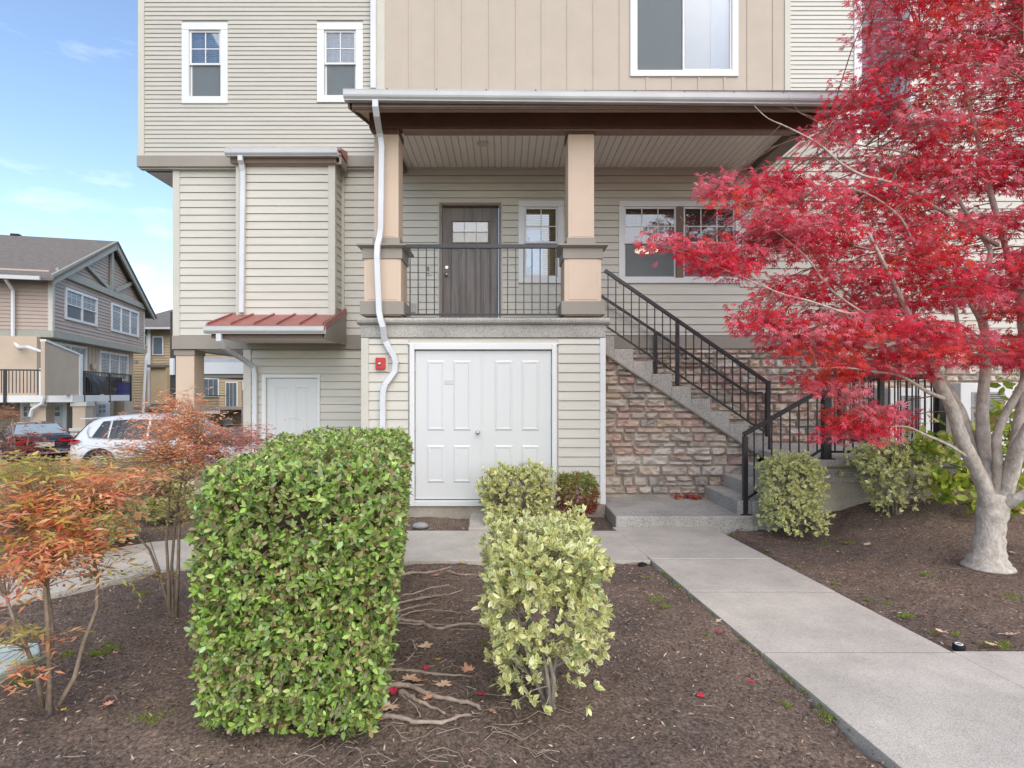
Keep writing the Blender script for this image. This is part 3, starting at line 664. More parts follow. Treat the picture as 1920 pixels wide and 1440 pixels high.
# --- columns
def column(x0, x1, ux0_, ux1_, lab):
    z = SLAB; dpt = x1 - x0; Yc = Y1 - .015
    B(x0 - .0, x1 + .0, Yc, Yc + dpt, z + .03, z + .85).build('column', TANP, HT, bevel=.004, label=lab); o = HT.children[-1]
    col = o
    f = .02
    MB().box(x0 + .05, x1 - .05, Yc - .006, Yc - .0005, z + .25, z + .80).build('pedestal_panel', TANP, col, bevel=.003)
    B(x0 - .045, x1 + .045, Yc - .045, Yc + dpt + .045, z + .045, z + .225).build('base_board', GREY, col, bevel=.004)
    B(x0 - .02, x1 + .02, Yc - .02, Yc + dpt + .02, z + .8, z + .94).build('cap_band', GREY, col, bevel=.004)
    MB().add([(x0 - .03, Yc - .03, z + .94), (x1 + .03, Yc - .03, z + .94), (x1 + .03, Yc + dpt + .03, z + .94), (x0 - .03, Yc + dpt + .03, z + .94),
              (x0 - .085, Yc - .085, z + .965), (x1 + .085, Yc - .085, z + .965), (x1 + .085, Yc + dpt + .085, z + .965), (x0 - .085, Yc + dpt + .085, z + .965),
              (x0 - .085, Yc - .085, z + .985), (x1 + .085, Yc - .085, z + .985), (x1 + .085, Yc + dpt + .085, z + .985), (x0 - .085, Yc + dpt + .085, z + .985)],
             [(0, 3, 2, 1), (0, 1, 5, 4), (1, 2, 6, 5), (2, 3, 7, 6), (3, 0, 4, 7), (4, 5, 9, 8), (5, 6, 10, 9), (6, 7, 11, 10), (7, 4, 8, 11), (8, 9, 10, 11)]).build('cap', GREY, col)
    ud = ux1_ - ux0_; ya = Yc + .06
    B(ux0_, ux1_, ya, ya + ud, z + .985, pz(251, ya)).build('shaft', TANP, col, bevel=.004)
    MB().box(ux0_ + .045, ux1_ - .045, ya - .004, ya - .0005, z + 1.12, pz(262, ya)).build('shaft_panel', TANP, col)
    B(ux0_ - .02, ux1_ + .02, ya - .02, ya + ud + .02, z + .986, z + 1.10).build('collar', GREY, col, bevel=.003)
    B(ux0_ - .012, ux1_ + .012, ya - .013, ya + ud + .013, pz(252, ya), pz(240, ya)).build('head', BROWN, col, bevel=.003)
column(px(683, Y1), px(752, Y1), px(700, Y1), px(746, Y1), None)
column(px(1058, Y1), px(1127, Y1), px(1066, Y1), px(1115, Y1), None)
# --- porch roof
YG = F / 150; zg1 = pz(168, YG); zg0 = pz(186, YG); xg0, xg1 = px(643, YG), px(1628, YG) 
def gutter(x0, x1, Yf, z1_, h=.12, dep=.12, parent=HT, drop=0.0):
    """K-style gutter: ogee front, hollow inside"""
    pr = [(0, 1), (0, .93), (.02, .93), (.03, .45), (.10, .28), (.30, .10), (.32, 0), (1, 0), (1, 1), (.95, 1), (.95, .06), (.36, .06), (.10, .45), (.09, 1)]
    mb = MB(); n = len(pr)
    a = [(x0, Yf + u * dep, z1_ - h + v * h) for u, v in pr]; b = [(x1, Yf + u * dep, z1_ - h + v * h - drop) for u, v in pr]
    mb.add(a + b, [tuple(range(n)), tuple(range(2 * n - 1, n - 1, -1))] + [(i, i + n, (i + 1) % n + n, (i + 1) % n) for i in range(n)])
    return mb.build('gutter', GUT, parent)
pr_slope = (5.95 - zg1) / (Y2 - YG)
roofm = MATS['shingles']
XRF0, XRF1 = xg0 + .03, xg1 - .05
rf = MB().prism_x([(YG + .05, zg1 - .02), (Y2 + .02, 6.06), (Y2 + .02, 6.10), (YG + .05, zg1 + .02)], XRF0, XRF1).build('porch_roof', roofm, HT)
gutter(xg0, xg1, YG, zg1 + .012, drop=.055, parent=rf)
hh = MB()
for k in range(10):
    xx = xg0 + .55 + k * .62; hh.box(xx - .008, xx + .008, YG + .0, YG + .11, zg1 + .002 - .055 * (k / 10), zg1 + .018 - .055 * (k / 10))
hh.build('gutter_hanger', mat('dark_fastener', (.1, .1, .1), .5), rf)
B(XRF0 + .05, XRF1, YG + .123, YG + .16, pz(205, YG + .13), zg1 + .0).build('fascia', BRTR, rf, bevel=.003)
B(XRF0 + .05, XRF1, YG + .108, YG + .122, pz(203, YG + .13), pz(199, YG + .13)).build('fascia', BRTR, rf)
zb0 = pz(240, Y1 - .0); zbt = pz(196, Y1)
XBM0, XBM1 = px(692, Y1), px(1534, Y1)
B(XBM0, XBM1, Y1 + .0, Y1 + .17, zb0, zbt).build('beam', BROWN, rf, bevel=.006)
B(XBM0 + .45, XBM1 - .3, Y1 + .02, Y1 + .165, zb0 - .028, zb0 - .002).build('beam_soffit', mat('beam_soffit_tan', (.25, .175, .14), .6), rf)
B(XBM1 - .22, XBM1, Y1 + .301, Y2 - .02, zb0 + .03, zbt).build('beam', BRTR, rf, bevel=.006)
B(XBM1 + .001, XBM1 + .06, Y1 + .2, Y2 - .02, zb0 + .10, zbt).build('rake_trim', WHT, rf)
B(XBM0, XBM0 + .22, Y1 + .301, Y2 - .02, zb0 + .03, zbt).build('beam', BRTR, rf, bevel=.006)
B(XBM0 + .22, XBM1 - .22, Y1 + .171, Y1 + .18, zb0 + .0, zc if False else pz(315, Y2) + .0).build('beam_back', CEIL, rf)
# soffit between gutter and beam
MB().add([(XRF0 + .02, YG + .15, pz(204, YG + .13)), (XRF1 - .02, YG + .15, pz(204, YG + .13)), (XRF1 - .02, Y1 + .02, pz(204, YG + .13) + .17), (XRF0 + .02, Y1 + .02, pz(204, YG + .13) + .17),
          (XRF0 + .02, Y2, pz(204, YG + .13) + .62), (XRF0 + .02, Y2, pz(204, YG + .13) + .64), (XBM0, Y2, pz(204, YG + .13) + .62), (XBM0, Y1 + .02, pz(204, YG + .13) + .17)],
         [(0, 1, 2, 3), (3, 7, 6, 4)]).build('eave_soffit', mat('soffit_tan', (.50, .38, .27), .6), rf)
zr0 = pz(204, YG + .13)
MB().prism_x([(YG + .12, zr0 - .0), (Y2, zr0 + .60), (Y2, zr0 + .78), (YG + .12, zg1 + .0)], XRF0 - .002, XRF0 + .022).build('rake_board', BRTR, rf)
MB().prism_x([(YG + .12, zr0 - .0), (Y2, zr0 + .60), (Y2, zr0 + .78), (YG + .12, zg1 - .05)], XRF1 - .022, XRF1 + .002).build('rake_board', GREY, rf)
# ceiling boards run away from the viewer
zc = pz(315, Y2); nbds = 54; cx0, cx1 = XBM0 + .22, XBM1 - .22; wv = (cx1 - cx0) / nbds
for k in range(nbds):
    xa = cx0 + k * wv; xb = xa + wv - .006
    MB().prism_y([(xa, zc + .02), (xa, zc + .008), (xa + .005, zc), (xb - .005, zc), (xb, zc + .008), (xb, zc + .02)], Y1 + .171, Y2 - .03).build('ceiling_board', CEIL, rf)
B(cx0, cx1, Y1 + .3, Y2 - .02, zc + .021, zc + .03).build('ceiling_backing', CEIL, rf)
B(cx0, cx1, Y2 - .03, Y2 - .018, zc - .025, zc - .001).build('ceiling_trim', TRIMC, rf)
lt = MB().cyl((px(905, Y1 + .75), Y1 + .75, zc), .085, -.02, 'z', 24).cyl((px(905, Y1 + .75), Y1 + .75, zc - .02), .06, -.022, 'z', 20, r2=.04)
tag(lt.build('smoke_detector', mat('aged_white_plastic', (.6, .57, .5), .5), None, smooth=False), 'small round white fixture on the porch ceiling above the entry door', 'detector')

# --- bump-out with small top roof
YB = F / 118.6; bx0, bx1 = px(452, YB), px(628, YB)
bo = B(bx0 + .005, bx1 - .005, YB + .012, Y2 + .011, 2.8, ZC0 + .05).build('bay_wall', SID, HT)
siding(bo, SID, bx0 + .08, bx1 - .1, 2.86, 5.27, YB, .1237)
B(bx0 - .07, bx0 + .08, YB - .03, YB + .08, 2.84, 5.27).build('corner_board', TRIMC, bo, bevel=.004)
B(bx1 - .1, bx1 + .012, YB - .03, YB + .08, 2.84, 5.27).build('corner_board', TRIMC, bo, bevel=.004)
mb = MB(); z = 2.86
while z < 5.2:
    mb.prism_y([(bx1 - .01, z + .009), (bx1 + .016, z + .009), (bx1 + .004, z + .1237), (bx1 - .01, z + .1237)], YB + .081, Y2 - .02); z += .1237
mb.build('side_siding', SID, bo, kind='stuff')
B(bx1 - .012, bx1 + .055, Y2 - .04, Y2 + .01, 2.6, 5.29).build('corner_board', TRIMC, bo, bevel=.003)
YGT = F / 121.5; gx0_, gx1_ = px(420, YGT), px(632, YGT); zt_ = pz(278, YGT)
gutter(gx0_, gx1_, YGT, zt_, .10, .11)
B(px(432, YGT + .12), px(631, YGT + .12), YGT + .112, YGT + .14, pz(300, YGT), pz(289, YGT)).build('fascia', BRTR, HT)
B(px(432, YGT + .12), gx1_ + .0, YGT + .141, YB - .0, pz(300, YGT) + .005, pz(300, YGT) + .02).build('soffit', mat('soffit_tan', (.5, .38, .27), .6), HT)
zz0, zz1 = zt_ + .00, zt_ + .17
awt = MB().prism_x([(YGT + .09, zt_ + .0), (YU - .055, zt_ + .11), (YU - .055, zt_ + .14), (YGT + .09, zt_ + .03)], gx0_ + .05, gx1_ + .02).build('bay_roof', REDM, HT)
B(gx0_ + .02, gx1_ - .0, YGT + .0, YGT + .02, zt_ + .001, zt_ + .012).build('drip_edge', WHT, awt)
for k in range(6):
    xx = gx0_ + .12 + k * .305
    MB().prism_x([(YGT + .02, zt_ + .012), (YU - .06, zt_ + .14), (YU - .06, zt_ + .18), (YGT + .02, zt_ + .032)], xx, xx + .02).build('roof_seam', REDM, awt)
MB().prism_x([(YGT + .05, zt_ - .015), (YU - .056, zt_ - .07), (YU - .056, zt_ + .13), (YGT + .05, zt_ + .025)], gx1_ + .022, gx1_ + .04).build('roof_end', REDM, awt)
B(gx1_ + .0, gx1_ + .035, YGT + .11, YU - .056, pz(302, YGT), zt_ - .075).build('roof_end', GREY, awt)

# --- lower red awning roof
YA = F / 130; ax0, ax1 = px(385, YA), px(607, YA); za = pz(612, YA); zwall = 2.97
sl = (zwall - za) / (Y2 - YA)
aw = thing('red_awning', 'red standing seam metal awning roof over the plain white side door', 'awning', (ax0, Y2, za))
MB().prism_x([(YA, za), (Y2 - .045, zwall), (Y2 - .045, zwall + .02), (YA, za + .02)], ax0, ax1).build('roof_panel', REDM, aw)
# hip: left slope pulled in at the wall
for k in range(6):
    xx = ax0 + .02 + k * (ax1 - ax0 - .05) / 5
    MB().prism_x([(YA, za + .02), (YB - .03, za + (YB - .03 - YA) * sl + .02), (YB - .03, za + (YB - .03 - YA) * sl + .055), (YA + .01, za + .055)], xx - .012, xx + .012).build('roof_seam', REDM, aw)
MB().prism_x([(YA - .01, za - .05), (Y2 - .05, zwall - .05), (Y2 - .05, zwall + .06), (YA - .01, za + .045)], ax1 + .001, ax1 + .022).build('rake_flashing', REDM, aw)
gutter(px(381, YA - .09), px(607, YA - .09), YA - .10, pz(612, YA - .09) + .005, .105, .11, aw)
B(ax0 + .08, ax1, YA + .012, YA + .04, pz(634, YA), za - .002).build('fascia', BRTR, aw)
MB().prism_x([(YA + .012, pz(634, YA)), (Y2 - .05, pz(650, Y2) + .02), (Y2 - .05, zwall - .052), (YA + .012, za - .052)], ax1 - .02, ax1 + .02).build('rake_board', GREY, aw, bevel=.003)
B(ax0 + .08, ax1 - .02, YA + .041, Y2 - .045, pz(634, YA) + .02, pz(634, YA) + .035).build('soffit', CEIL, aw)
B(ax0 + .09, ax0 + .1, YA + .05, Y2 - .05, pz(634, YA) + .03, za).build('fascia', BRTR, aw)
MB().cyl((px(520, YA + .5), YA + .55, pz(634, YA) + .02), .09, -.006, 'z', 20).build('soffit_vent', WHT, aw)

# --- downspouts
def spout(path, lab=None, w_=.075, d_=.058):
    """rectangular pipe with crimped elbows"""
    P_ = [Vector(q) for q in path]; mb = MB(); n = len(P_); b = 0
    for i, p in enumerate(P_):
        t = (P_[min(i + 1, n - 1)] - P_[max(i - 1, 0)]).normalized()
        a = Vector((1, 0, 0)) if abs(t.x) < .75 else Vector((0, 0, 1)); a = (a - t * a.dot(t)).normalized()
        c = t.cross(a).normalized()
        for i_, j_ in ((-1, -.8), (-.85, -1), (.85, -1), (1, -.8), (1, .8), (.85, 1), (-.85, 1), (-1, .8)):
            mb.v.append(tuple(p + a * (i_ * w_ / 2) + c * (j_ * d_ / 2)))
    for i in range(n - 1):
        for k in range(8): mb.f.append((i * 8 + k, i * 8 + (k + 1) % 8, (i + 1) * 8 + (k + 1) % 8, (i + 1) * 8 + k))
    mb.f.append(tuple(range(8))); mb.f.append(tuple((n - 1) * 8 + k for k in range(8)))
    return mb.build('downspout', SPOUT, HT, label=lab)
YP = Y1 - .06
def ptz(x, y, Y): v = pt(x, y, Y); return (v.x, v.y, v.z)
spout([ptz(704, 188, YG + .06), ptz(704, 200, YG + .06), ptz(706, 215, YG + .12), ptz(711, 246, YP - .05), ptz(714, 258, YP), ptz(716, 275, YP), ptz(714, 430, YP), ptz(712, 445, YP - .01), ptz(708, 460, YP - .07), ptz(707, 480, YP - .09),
       ptz(711, 585, YP - .09), ptz(714, 600, YP - .10), ptz(718, 612, YP - .1), ptz(720, 632, YP - .03), ptz(723, 640, YP), ptz(729, 652, YP), ptz(739, 668, YP), ptz(742, 680, YP), ptz(740, 697, YP), ptz(732, 708, YP), ptz(723, 720, YP), ptz(719, 732, YP), ptz(718, 745, YP), ptz(717, 962, YP)],
      'kinked pale downspout running down the left porch column')
spout([ptz(451, 290, YGT + .06), ptz(451, 300, YGT + .06), ptz(453, 308, YB - .10), ptz(456, 322, YB - .065), ptz(456, 340, YB - .06), ptz(453, 586, YB - .06)])
spout([ptz(411, 626, YA - .04), ptz(411, 638, YA - .04), ptz(417, 650, YA + .05), ptz(440, 664, Y2 - .5), ptz(465, 680, Y2 - .15), ptz(476, 688, Y2 - .06), ptz(478, 702, Y2 - .055), ptz(478, 900, Y2 - .055)])
spout([ptz(700, -40, YU - .06), ptz(700, 166, YU - .06)], w_=.09)
# elbow ribs
rib = MB()
for y_ in range(640, 740, 5):
    xx = np.interp(y_, [640, 652, 668, 680, 697, 708, 720, 732, 745], [723, 729, 739, 742, 740, 732, 723, 719, 718])
    if 645 < y_ < 662 or 672 < y_ < 692 or 715 < y_ < 740:
        p = pt(xx, y_, YP); rib.box(p.x - .039, p.x + .039, YP - .032, YP + .02, p.z - .004, p.z + .004)
rib.build('elbow_ribs', SPOUT, HT, kind='stuff')

# --- porch railing
rail = MB().box(px(752, Y1) + .02, px(1050, Y1), Y1 + .06, Y1 + .10, pz(463, Y1), pz(455.5, Y1)).build('porch_railing', RAILM, HT, bevel=.004)
B(px(752, Y1) + .05, px(1052, Y1), Y1 + .07, Y1 + .095, pz(590, Y1), pz(586.5, Y1)).build('bottom_rail', RAILM, rail)
bxs = [767 + k * 15.4 for k in range(19)]
for xx in bxs:
    B(px(xx, Y1) - .007, px(xx, Y1) + .007, Y1 + .073, Y1 + .087, pz(587, Y1), pz(463, Y1)).build('baluster', RAILM, rail)
# carport column
xa, xb = px(327, Y2), px(363, Y2)
cc = B(xa + .01, xb, Y2 + .02, Y2 + .33, -.6, pz(657, Y2)).build('column', TANP, HT, bevel=.004)
B(xa - .01, xb + .015, Y2 + .0, Y2 + .345, pz(666, Y2), pz(656, Y2)).build('cap_band', GREY, cc, bevel=.003)
B(xa - .03, xb + .03, Y2 - .02, Y2 + .37, -.8, -.25).build('base', GREY, cc)

# ------------------------------------------------------------------ stone facing
stone_pal = [(.50, .43, .35, 5), (.43, .37, .305, 4), (.47, .345, .285, 3.2), (.41, .295, .26, 2.4), (.47, .375, .28, 1.6), (.34, .31, .27, 3), (.52, .475, .41, 3.5)]
STONE = []
for i, (r_, g_, b_, w_) in enumerate(stone_pal):
    r_, g_, b_ = r_ * 1.12, g_ * 1.12, b_ * 1.13
    STONE.append(mat('stone_%s' % ['buff', 'drab', 'rose', 'plum', 'ochre', 'slate', 'pale'][i], (r_ * 1.06, g_ * 1.06, b_ * 1.06), .9, .2, 7, .9, 38, col2=(r_ * .72, g_ * .70, b_ * .68), detail=8))
sw_ = [p[3] for p in stone_pal]
def stone(parent, x0, x1, z0, z1, Y, out=.064, gap=.006, joined=None):
    nx = max(3, min(7, int((x1 - x0) / .07) + 2)); nz_ = 3 if (z1 - z0) < .11 else 4
    vs = []; x0 += gap; x1 -= gap; z0 += gap; z1 -= gap; base = out * random.uniform(.45, .8)
    for j in range(nz_ + 1):
        for i in range(nx + 1):
            u, v = i / nx, j / nz_
            edge = i in (0, nx) or j in (0, nz_)
            if edge: dd = 0; 
            else: dd = base + out * random.uniform(-.15, .45) + out * .25 * noise.noise(Vector((x0 * 3 + u * 2, z0 * 5 + v * 2, 3)))
            uu = u if i in (0, nx) else (min(max(u, .012 / (x1 - x0)), 1 - .012 / (x1 - x0)) if 0 < i < nx else u)
            if i == 1: uu = min(u, .016 / (x1 - x0) + .02)
            if i == nx - 1: uu = max(u, 1 - .016 / (x1 - x0) - .02)
            vv = v
            if j == 1: vv = min(v, .014 / (z1 - z0) + .04)
            if j == nz_ - 1: vv = max(v, 1 - .014 / (z1 - z0) - .04)
            jx = 0 if edge else random.uniform(-.006, .006)
            vs.append((x0 + (x1 - x0) * uu + jx, Y - dd, z0 + (z1 - z0) * vv + (0 if edge else random.uniform(-.004, .004))))
    fs = []
    for j in range(nz_):
        for i in range(nx):
            a = j * (nx + 1) + i
            if random.random() < .5: fs += [(a, a + 1, a + nx + 2), (a, a + nx + 2, a + nx + 1)]
            else: fs += [(a, a + 1, a + nx + 1), (a + 1, a + nx + 2, a + nx + 1)]
    if joined is not None: joined.add(vs, fs); return
    MB().add(vs, fs).build('stone', random.choices(STONE, sw_)[0], parent)
def ashlar(parent, xa, xb, z0, z1, Y, xmax=None, xmin=None, rows=None, zmin=None):
    z = z0; n = 0; prev = set()
    while z < z1 - .03:
        h = random.choice([.08, .10, .115, .125, .14, .15]); 
        if z + h > z1 - .05: h = z1 - z
        x = xa - random.uniform(0, .2)
        while x < xb:
            w_ = random.uniform(.15, .42)
            lo = xa if x < xa else x; hi = min(x + w_, xb)
            if xb - hi < .09: hi = xb
            lim = xmax(z + h * .5) if xmax else 1e9; lim0 = xmin(z + h * .5) if xmin else -1e9
            if lo < lim and hi > lim0:
                hi2 = min(hi, lim + .10); lo2 = max(lo, lim0)
                if hi2 - lo2 > .05:
                    if h > .14 and random.random() < .2: stone(parent, lo2, hi2, z, z + h * .45, Y); stone(parent, lo2, hi2, z + h * .45, z + h, Y); n += 2
                    else: stone(parent, lo2, hi2, z, z + h, Y); n += 1
            x = hi if hi > x else x + w_
            if hi == xb: break
        z += h
    return n

# ------------------------------------------------------------------ stairs, landing and their railings
ST = thing('porch_stairs', 'grey exposed aggregate stairs with stone side wall, landing and black railing', 'stairs', (2.4, 8.2, 0))
YS = F / 129; YSB = Y2 - .03; R_ = .1827; T_ = .279; XS1 = px(1151, YS)
LAND = .82; PLAT = .13
def zbot(x): return pz(666, YS) + .0 - (x - px(1136, YS)) * .656
# solid steps of the upper flight
px_prev = XB1 + .0
for i in range(1, 10):
    xe = XS1 + T_ * (i - 1); zt = SLAB - R_ * i
    zl, zr = zbot(px_prev), zbot(xe)
    MB().prism_y([(px_prev, zl), (xe, zr), (xe, zt), (px_prev, zt)], YS - .02, YSB).build('step', AGG, ST, bevel=.006)
    px_prev = xe
# thin bead under the stringer
p0 = Vector((XB1, YS - .03, zbot(XB1) + .0)); p1 = Vector((3.86, YS - .03, zbot(3.86)))
MB().beam(p0, p1, .03, .022).build('stringer_bead', mat('bead_concrete', (.2, .18, .15), .9), ST)
# stone side wall
sw = MB().prism_y([(XB1 + .002, PLAT), (3.72, PLAT), (3.72, zbot(3.72) + .1), (XB1 + .002, zbot(XB1) + .1)], YS + .045, YS + .12).build('stone_wall', MORT, ST)
def lim(z): return min(3.70, (pz(666, YS) - z) / .656 + px(1136, YS))
nst = ashlar(sw, XB1 + .006, 3.71, PLAT + .04, zbot(XB1) + .12, YS + .042, xmax=lim)
B(XB1, 3.0, YS + .02, YS + .1, PLAT - .1, PLAT + .035).build('wall_footing', FOUND, ST)
# platform at ground level
B(XB1 + .005, 3.06, 6.93, YS + .03, -.12, PLAT).build('platform', AGG, ST, bevel=.015)
# lower flight, rising to the right
xs_ = [2.90, 3.16, 3.42, 3.68]
for i in range(3):
    B(xs_[i] + (.02 if i else .0), xs_[i + 1] + .02, 6.96 if i else 7.02, YS - .022, -.15, PLAT + .1725 * (i + 1)).build('step', AGG, ST, bevel=.01)
B(3.062, 3.30, 6.955, 7.018, -.15, PLAT + .165).build('step_cheek', AGG, ST, bevel=.01)
# landing
LX0, LX1, LY0 = 3.70, 5.62, 6.96
MB().prism_x([(LY0 + .02, LAND - .11), (LY0 - .03, LAND - .08), (LY0 - .03, LAND), (YS - .022, LAND), (YS - .022, LAND - .11)], LX0 + .005, LX1 + .04).build('landing', AGG, ST, bevel=.01)
B(3.88, LX1 + .04, YS - .021, YSB, LAND - .11, LAND - .001).build('landing', AGG, ST)
B(LX0 + .005, LX1, LY0 + .03, LY0 + .3, .53, LAND - .112).build('landing_fascia', AGG, ST, bevel=.006)
B(LX1 - .3, LX1 - .001, LY0 + .301, YSB, .53, LAND - .112).build('landing_fascia', AGG, ST, bevel=.006)
B(LX0 + .0, LX1 - .03, LY0 + .06, LY0 + .28, -.2, .528).build('landing_foundation', FOUND, ST)
B(LX1 - .28, LX1 - .04, LY0 + .281, YSB, -.2, .528).build('landing_foundation', FOUND, ST)
# stone facing behind the stairs (on the house)
sb_ = B(1.42, 9.5, Y2 - .0, Y2 + .011, .2, ZB0 + .012).build('stone_facing', MORT, HT)
def minx(z): return (SLAB - z) / R_ * T_ + XS1 - T_ * 1.6
nst2 = ashlar(sb_, 1.75, 5.4, .83, ZB0 + .0, Y2 - .003, xmin=minx)
# the rest of the facing, seen only in scraps through the maple, is joined
random.seed(5); jm = [MB() for _ in STONE]; z = .25
while z < ZB0 - .03:
    h = random.choice([.11, .125, .14, .155]); h = min(h, ZB0 - z); x = 5.42
    while x < 9.45:
        w_ = random.uniform(.2, .46); stone(None, x, min(x + w_, 9.48), z, z + h, Y2 - .003, joined=random.choices(jm, sw_)[0]); x += w_
    z += h
for m_, mb in zip(STONE, jm):
    mb.build('stone_courses', m_, sb_, kind='stuff')
print('stones', nst, nst2)

def rail_run(name, pts_top, pts_bot, nb, Yc, posts=(), toph=.05, topw=.05, balw=.014):
    r = MB()
    for a, b in zip(pts_top, pts_top[1:]): r.beam((a[0], Yc, a[1]), (b[0], Yc, b[1]), topw, toph)
    r = r.build(name, RAILM, ST, bevel=.004)
    bo_ = MB()
    for a, b in zip(pts_bot, pts_bot[1:]): bo_.beam((a[0], Yc, a[1]), (b[0], Yc, b[1]), .025, .025)
    bo_.build('bottom_rail', RAILM, r)
    for x in nb:
        zt = np.interp(x, [p[0] for p in pts_top], [p[1] for p in pts_top]); zb = np.interp(x, [p[0] for p in pts_bot], [p[1] for p in pts_bot])
        B(x - balw / 2, x + balw / 2, Yc - balw / 2, Yc + balw / 2, zb, zt).build('baluster', RAILM, r)
    for (x, za_, zb_, w_) in posts:
        B(x - w_ / 2, x + w_ / 2, Yc - w_ / 2, Yc + w_ / 2, za_, zb_).build('post', RAILM, r, bevel=.003)
        B(x - w_ / 2 - .03, x + w_ / 2 + .03, Yc - w_ / 2 - .03, Yc + w_ / 2 + .03, za_, za_ + .012).build('post_base', RAILM, r)
    return r
YR = YS + .07
def q(x, y, Y=YR): return (px(x, Y), pz(y, Y))
topA = [q(1134, 507), q(1437, 716)]; botA = [q(1138, 613), q(1412, 796), q(1437, 812)]
bal = [px(v, YR) for v in np.arange(1140, 1432, 14.6) if not 1264 < v < 1277]
rail_run('stair_railing', topA, botA, bal, YR, [(px(1270, YR), pz(724, YR), pz(602, YR), .05), (px(1440, YR), LAND, pz(714, YR), .055)])
# wall-side handrail
YH = Y2 - .14
def qh(x, y): return (px(x, YH), pz(y, YH))
hr = MB(); pth = [qh(1118, 549), qh(1402, 736), qh(1430, 737)]
for a, b in zip(pth, pth[1:]): hr.beam((a[0], YH, a[1]), (b[0], YH, b[1]), .04, .04)
hr = hr.build('handrail', RAILM, ST, bevel=.004)
for xx, ya_, yb_ in ((1229, 622, 702), (1438, 737, 830)):
    B(px(xx, YH) - .025, px(xx, YH) + .025, YH - .025, YH + .025, pz(yb_, YH), pz(ya_, YH)).build('post', RAILM, hr)
# lower flight railing and landing guard
YL = 7.03
def ql(x, y): return (px(x, YL), pz(y, YL))
topB = [ql(1394, 815), ql(1547, 727)]; botB = [ql(1397, 937), ql(1540, 843)]
rail_run('lower_railing', topB, botB, [px(v, YL) for v in (1414, 1431, 1447, 1464, 1481, 1498, 1515, 1532)], YL, [(px(1397, YL), PLAT, pz(818, YL), .055)])
GTOP = LAND + 1.03
topC = [(px(1549, YL), GTOP), (5.40, GTOP)]; botC = [(px(1549, YL), LAND + .09), (5.40, LAND + .09)]
rail_run('landing_guard', topC, botC, np.arange(px(1549, YL) + .11, 5.36, .112), YL, [(px(1549, YL), LAND, GTOP, .09), (5.42, LAND, GTOP, .09), (4.68, LAND, GTOP - .02, .05)])
sg = MB().box(5.395, 5.445, YL + .05, Y2 - .1, GTOP - .03, GTOP + .02).build('side_guard', RAILM, ST)
B(5.405, 5.435, YL + .05, Y2 - .1, LAND + .07, LAND + .10).build('bottom_rail', RAILM, sg)
for yy in np.arange(YL + .14, Y2 - .12, .112): B(5.413, 5.427, yy - .007, yy + .007, LAND + .1, GTOP - .03).build('baluster', RAILM, sg)
B(5.39, 5.45, Y2 - .2, Y2 - .14, LAND, GTOP).build('post', RAILM, sg)

# white cabinets with louvres to the right of the stairs
def cabinet(x0, x1, z1, lab, lx0, lx1, lz0, lz1):
    t = thing('utility_cabinet', lab, 'cabinet', ((x0 + x1) / 2, 9.0, .2)); Yc = 8.85
    B(x0, x1, Yc, Y2 - .06, .15, z1).build('body', WHT, t, bevel=.01)
    f_ = MB().box(lx0, lx1, Yc - .012, Yc - .001, lz0, lz1).build('louvre_frame', mat('louvre_grey', (.36, .36, .37), .45), t)
    z = lz0 + .02
    while z < lz1 - .02:
        MB().add([(lx0 + .02, Yc - .014, z), (lx1 - .02, Yc - .014, z), (lx1 - .02, Yc - .034, z + .014), (lx0 + .02, Yc - .034, z + .014)], [(0, 1, 2, 3), (3, 2, 1, 0)]).build('louvre_slat', MATS['louvre_grey'], f_); z += .033
cabinet(6.05, 6.72, 1.72, 'white cabinet with grey louvre behind the landing guard', 6.22, 6.52, .9, 1.6)
cabinet(7.15, 8.15, 1.80, 'wider white cabinet with grey louvre behind the maple trunk', 7.32, 7.83, 1.1, 1.66)

# ------------------------------------------------------------------ fixtures
fa = thing('fire_alarm', 'red fire alarm strobe on the cream siding beside the downspout', 'alarm', (px(716, Y1), Y1, pz(684, Y1)))
B(px(706, Y1), px(729, Y1), Y1 - .03, Y1 - .018, pz(697, Y1), pz(669, Y1)).build('backplate', TRIMC, fa, bevel=.004)
B(px(706, Y1), px(724, Y1), Y1 - .075, Y1 - .031, pz(693, Y1), pz(671, Y1)).build('housing', REDP, fa, bevel=.008)
MB().ball((px(713.5, Y1), Y1 - .078, pz(683, Y1)), .024, sc_=(1, .6, 1)).build('strobe_lens', METAL, fa, smooth=True)
db = thing('doorbell', 'small dark doorbell on a cream plate left of the entry door', 'doorbell', (px(803, Y2), Y2, pz(508, Y2)))
B(px(799, Y2), px(809, Y2), Y2 - .03, Y2 - .019, pz(517, Y2), pz(499, Y2)).build('plate', TRIMC, db, bevel=.003)
B(px(800, Y2), px(805, Y2), Y2 - .045, Y2 - .031, pz(514, Y2), pz(501, Y2)).build('button_box', DFRM, db, bevel=.003)
MB().cyl((px(802.5, Y2), Y2 - .045, pz(511, Y2)), .012, -.004, 'y', 12).build('button', WHT, db)
ol = thing('electrical_outlet', 'cream covered outlet low on the porch wall behind the railing', 'outlet', (px(775, Y2), Y2, pz(590, Y2)))
B(px(768, Y2), px(785, Y2), Y2 - .028, Y2 - .019, pz(589, Y2), pz(566, Y2)).build('plate', TRIMC, ol, bevel=.003)
B(px(770, Y2), px(780, Y2), Y2 - .06, Y2 - .029, pz(587, Y2), pz(570, Y2)).build('cover', mat('clear_plastic_grey', (.42, .42, .38), .3), ol, bevel=.005)
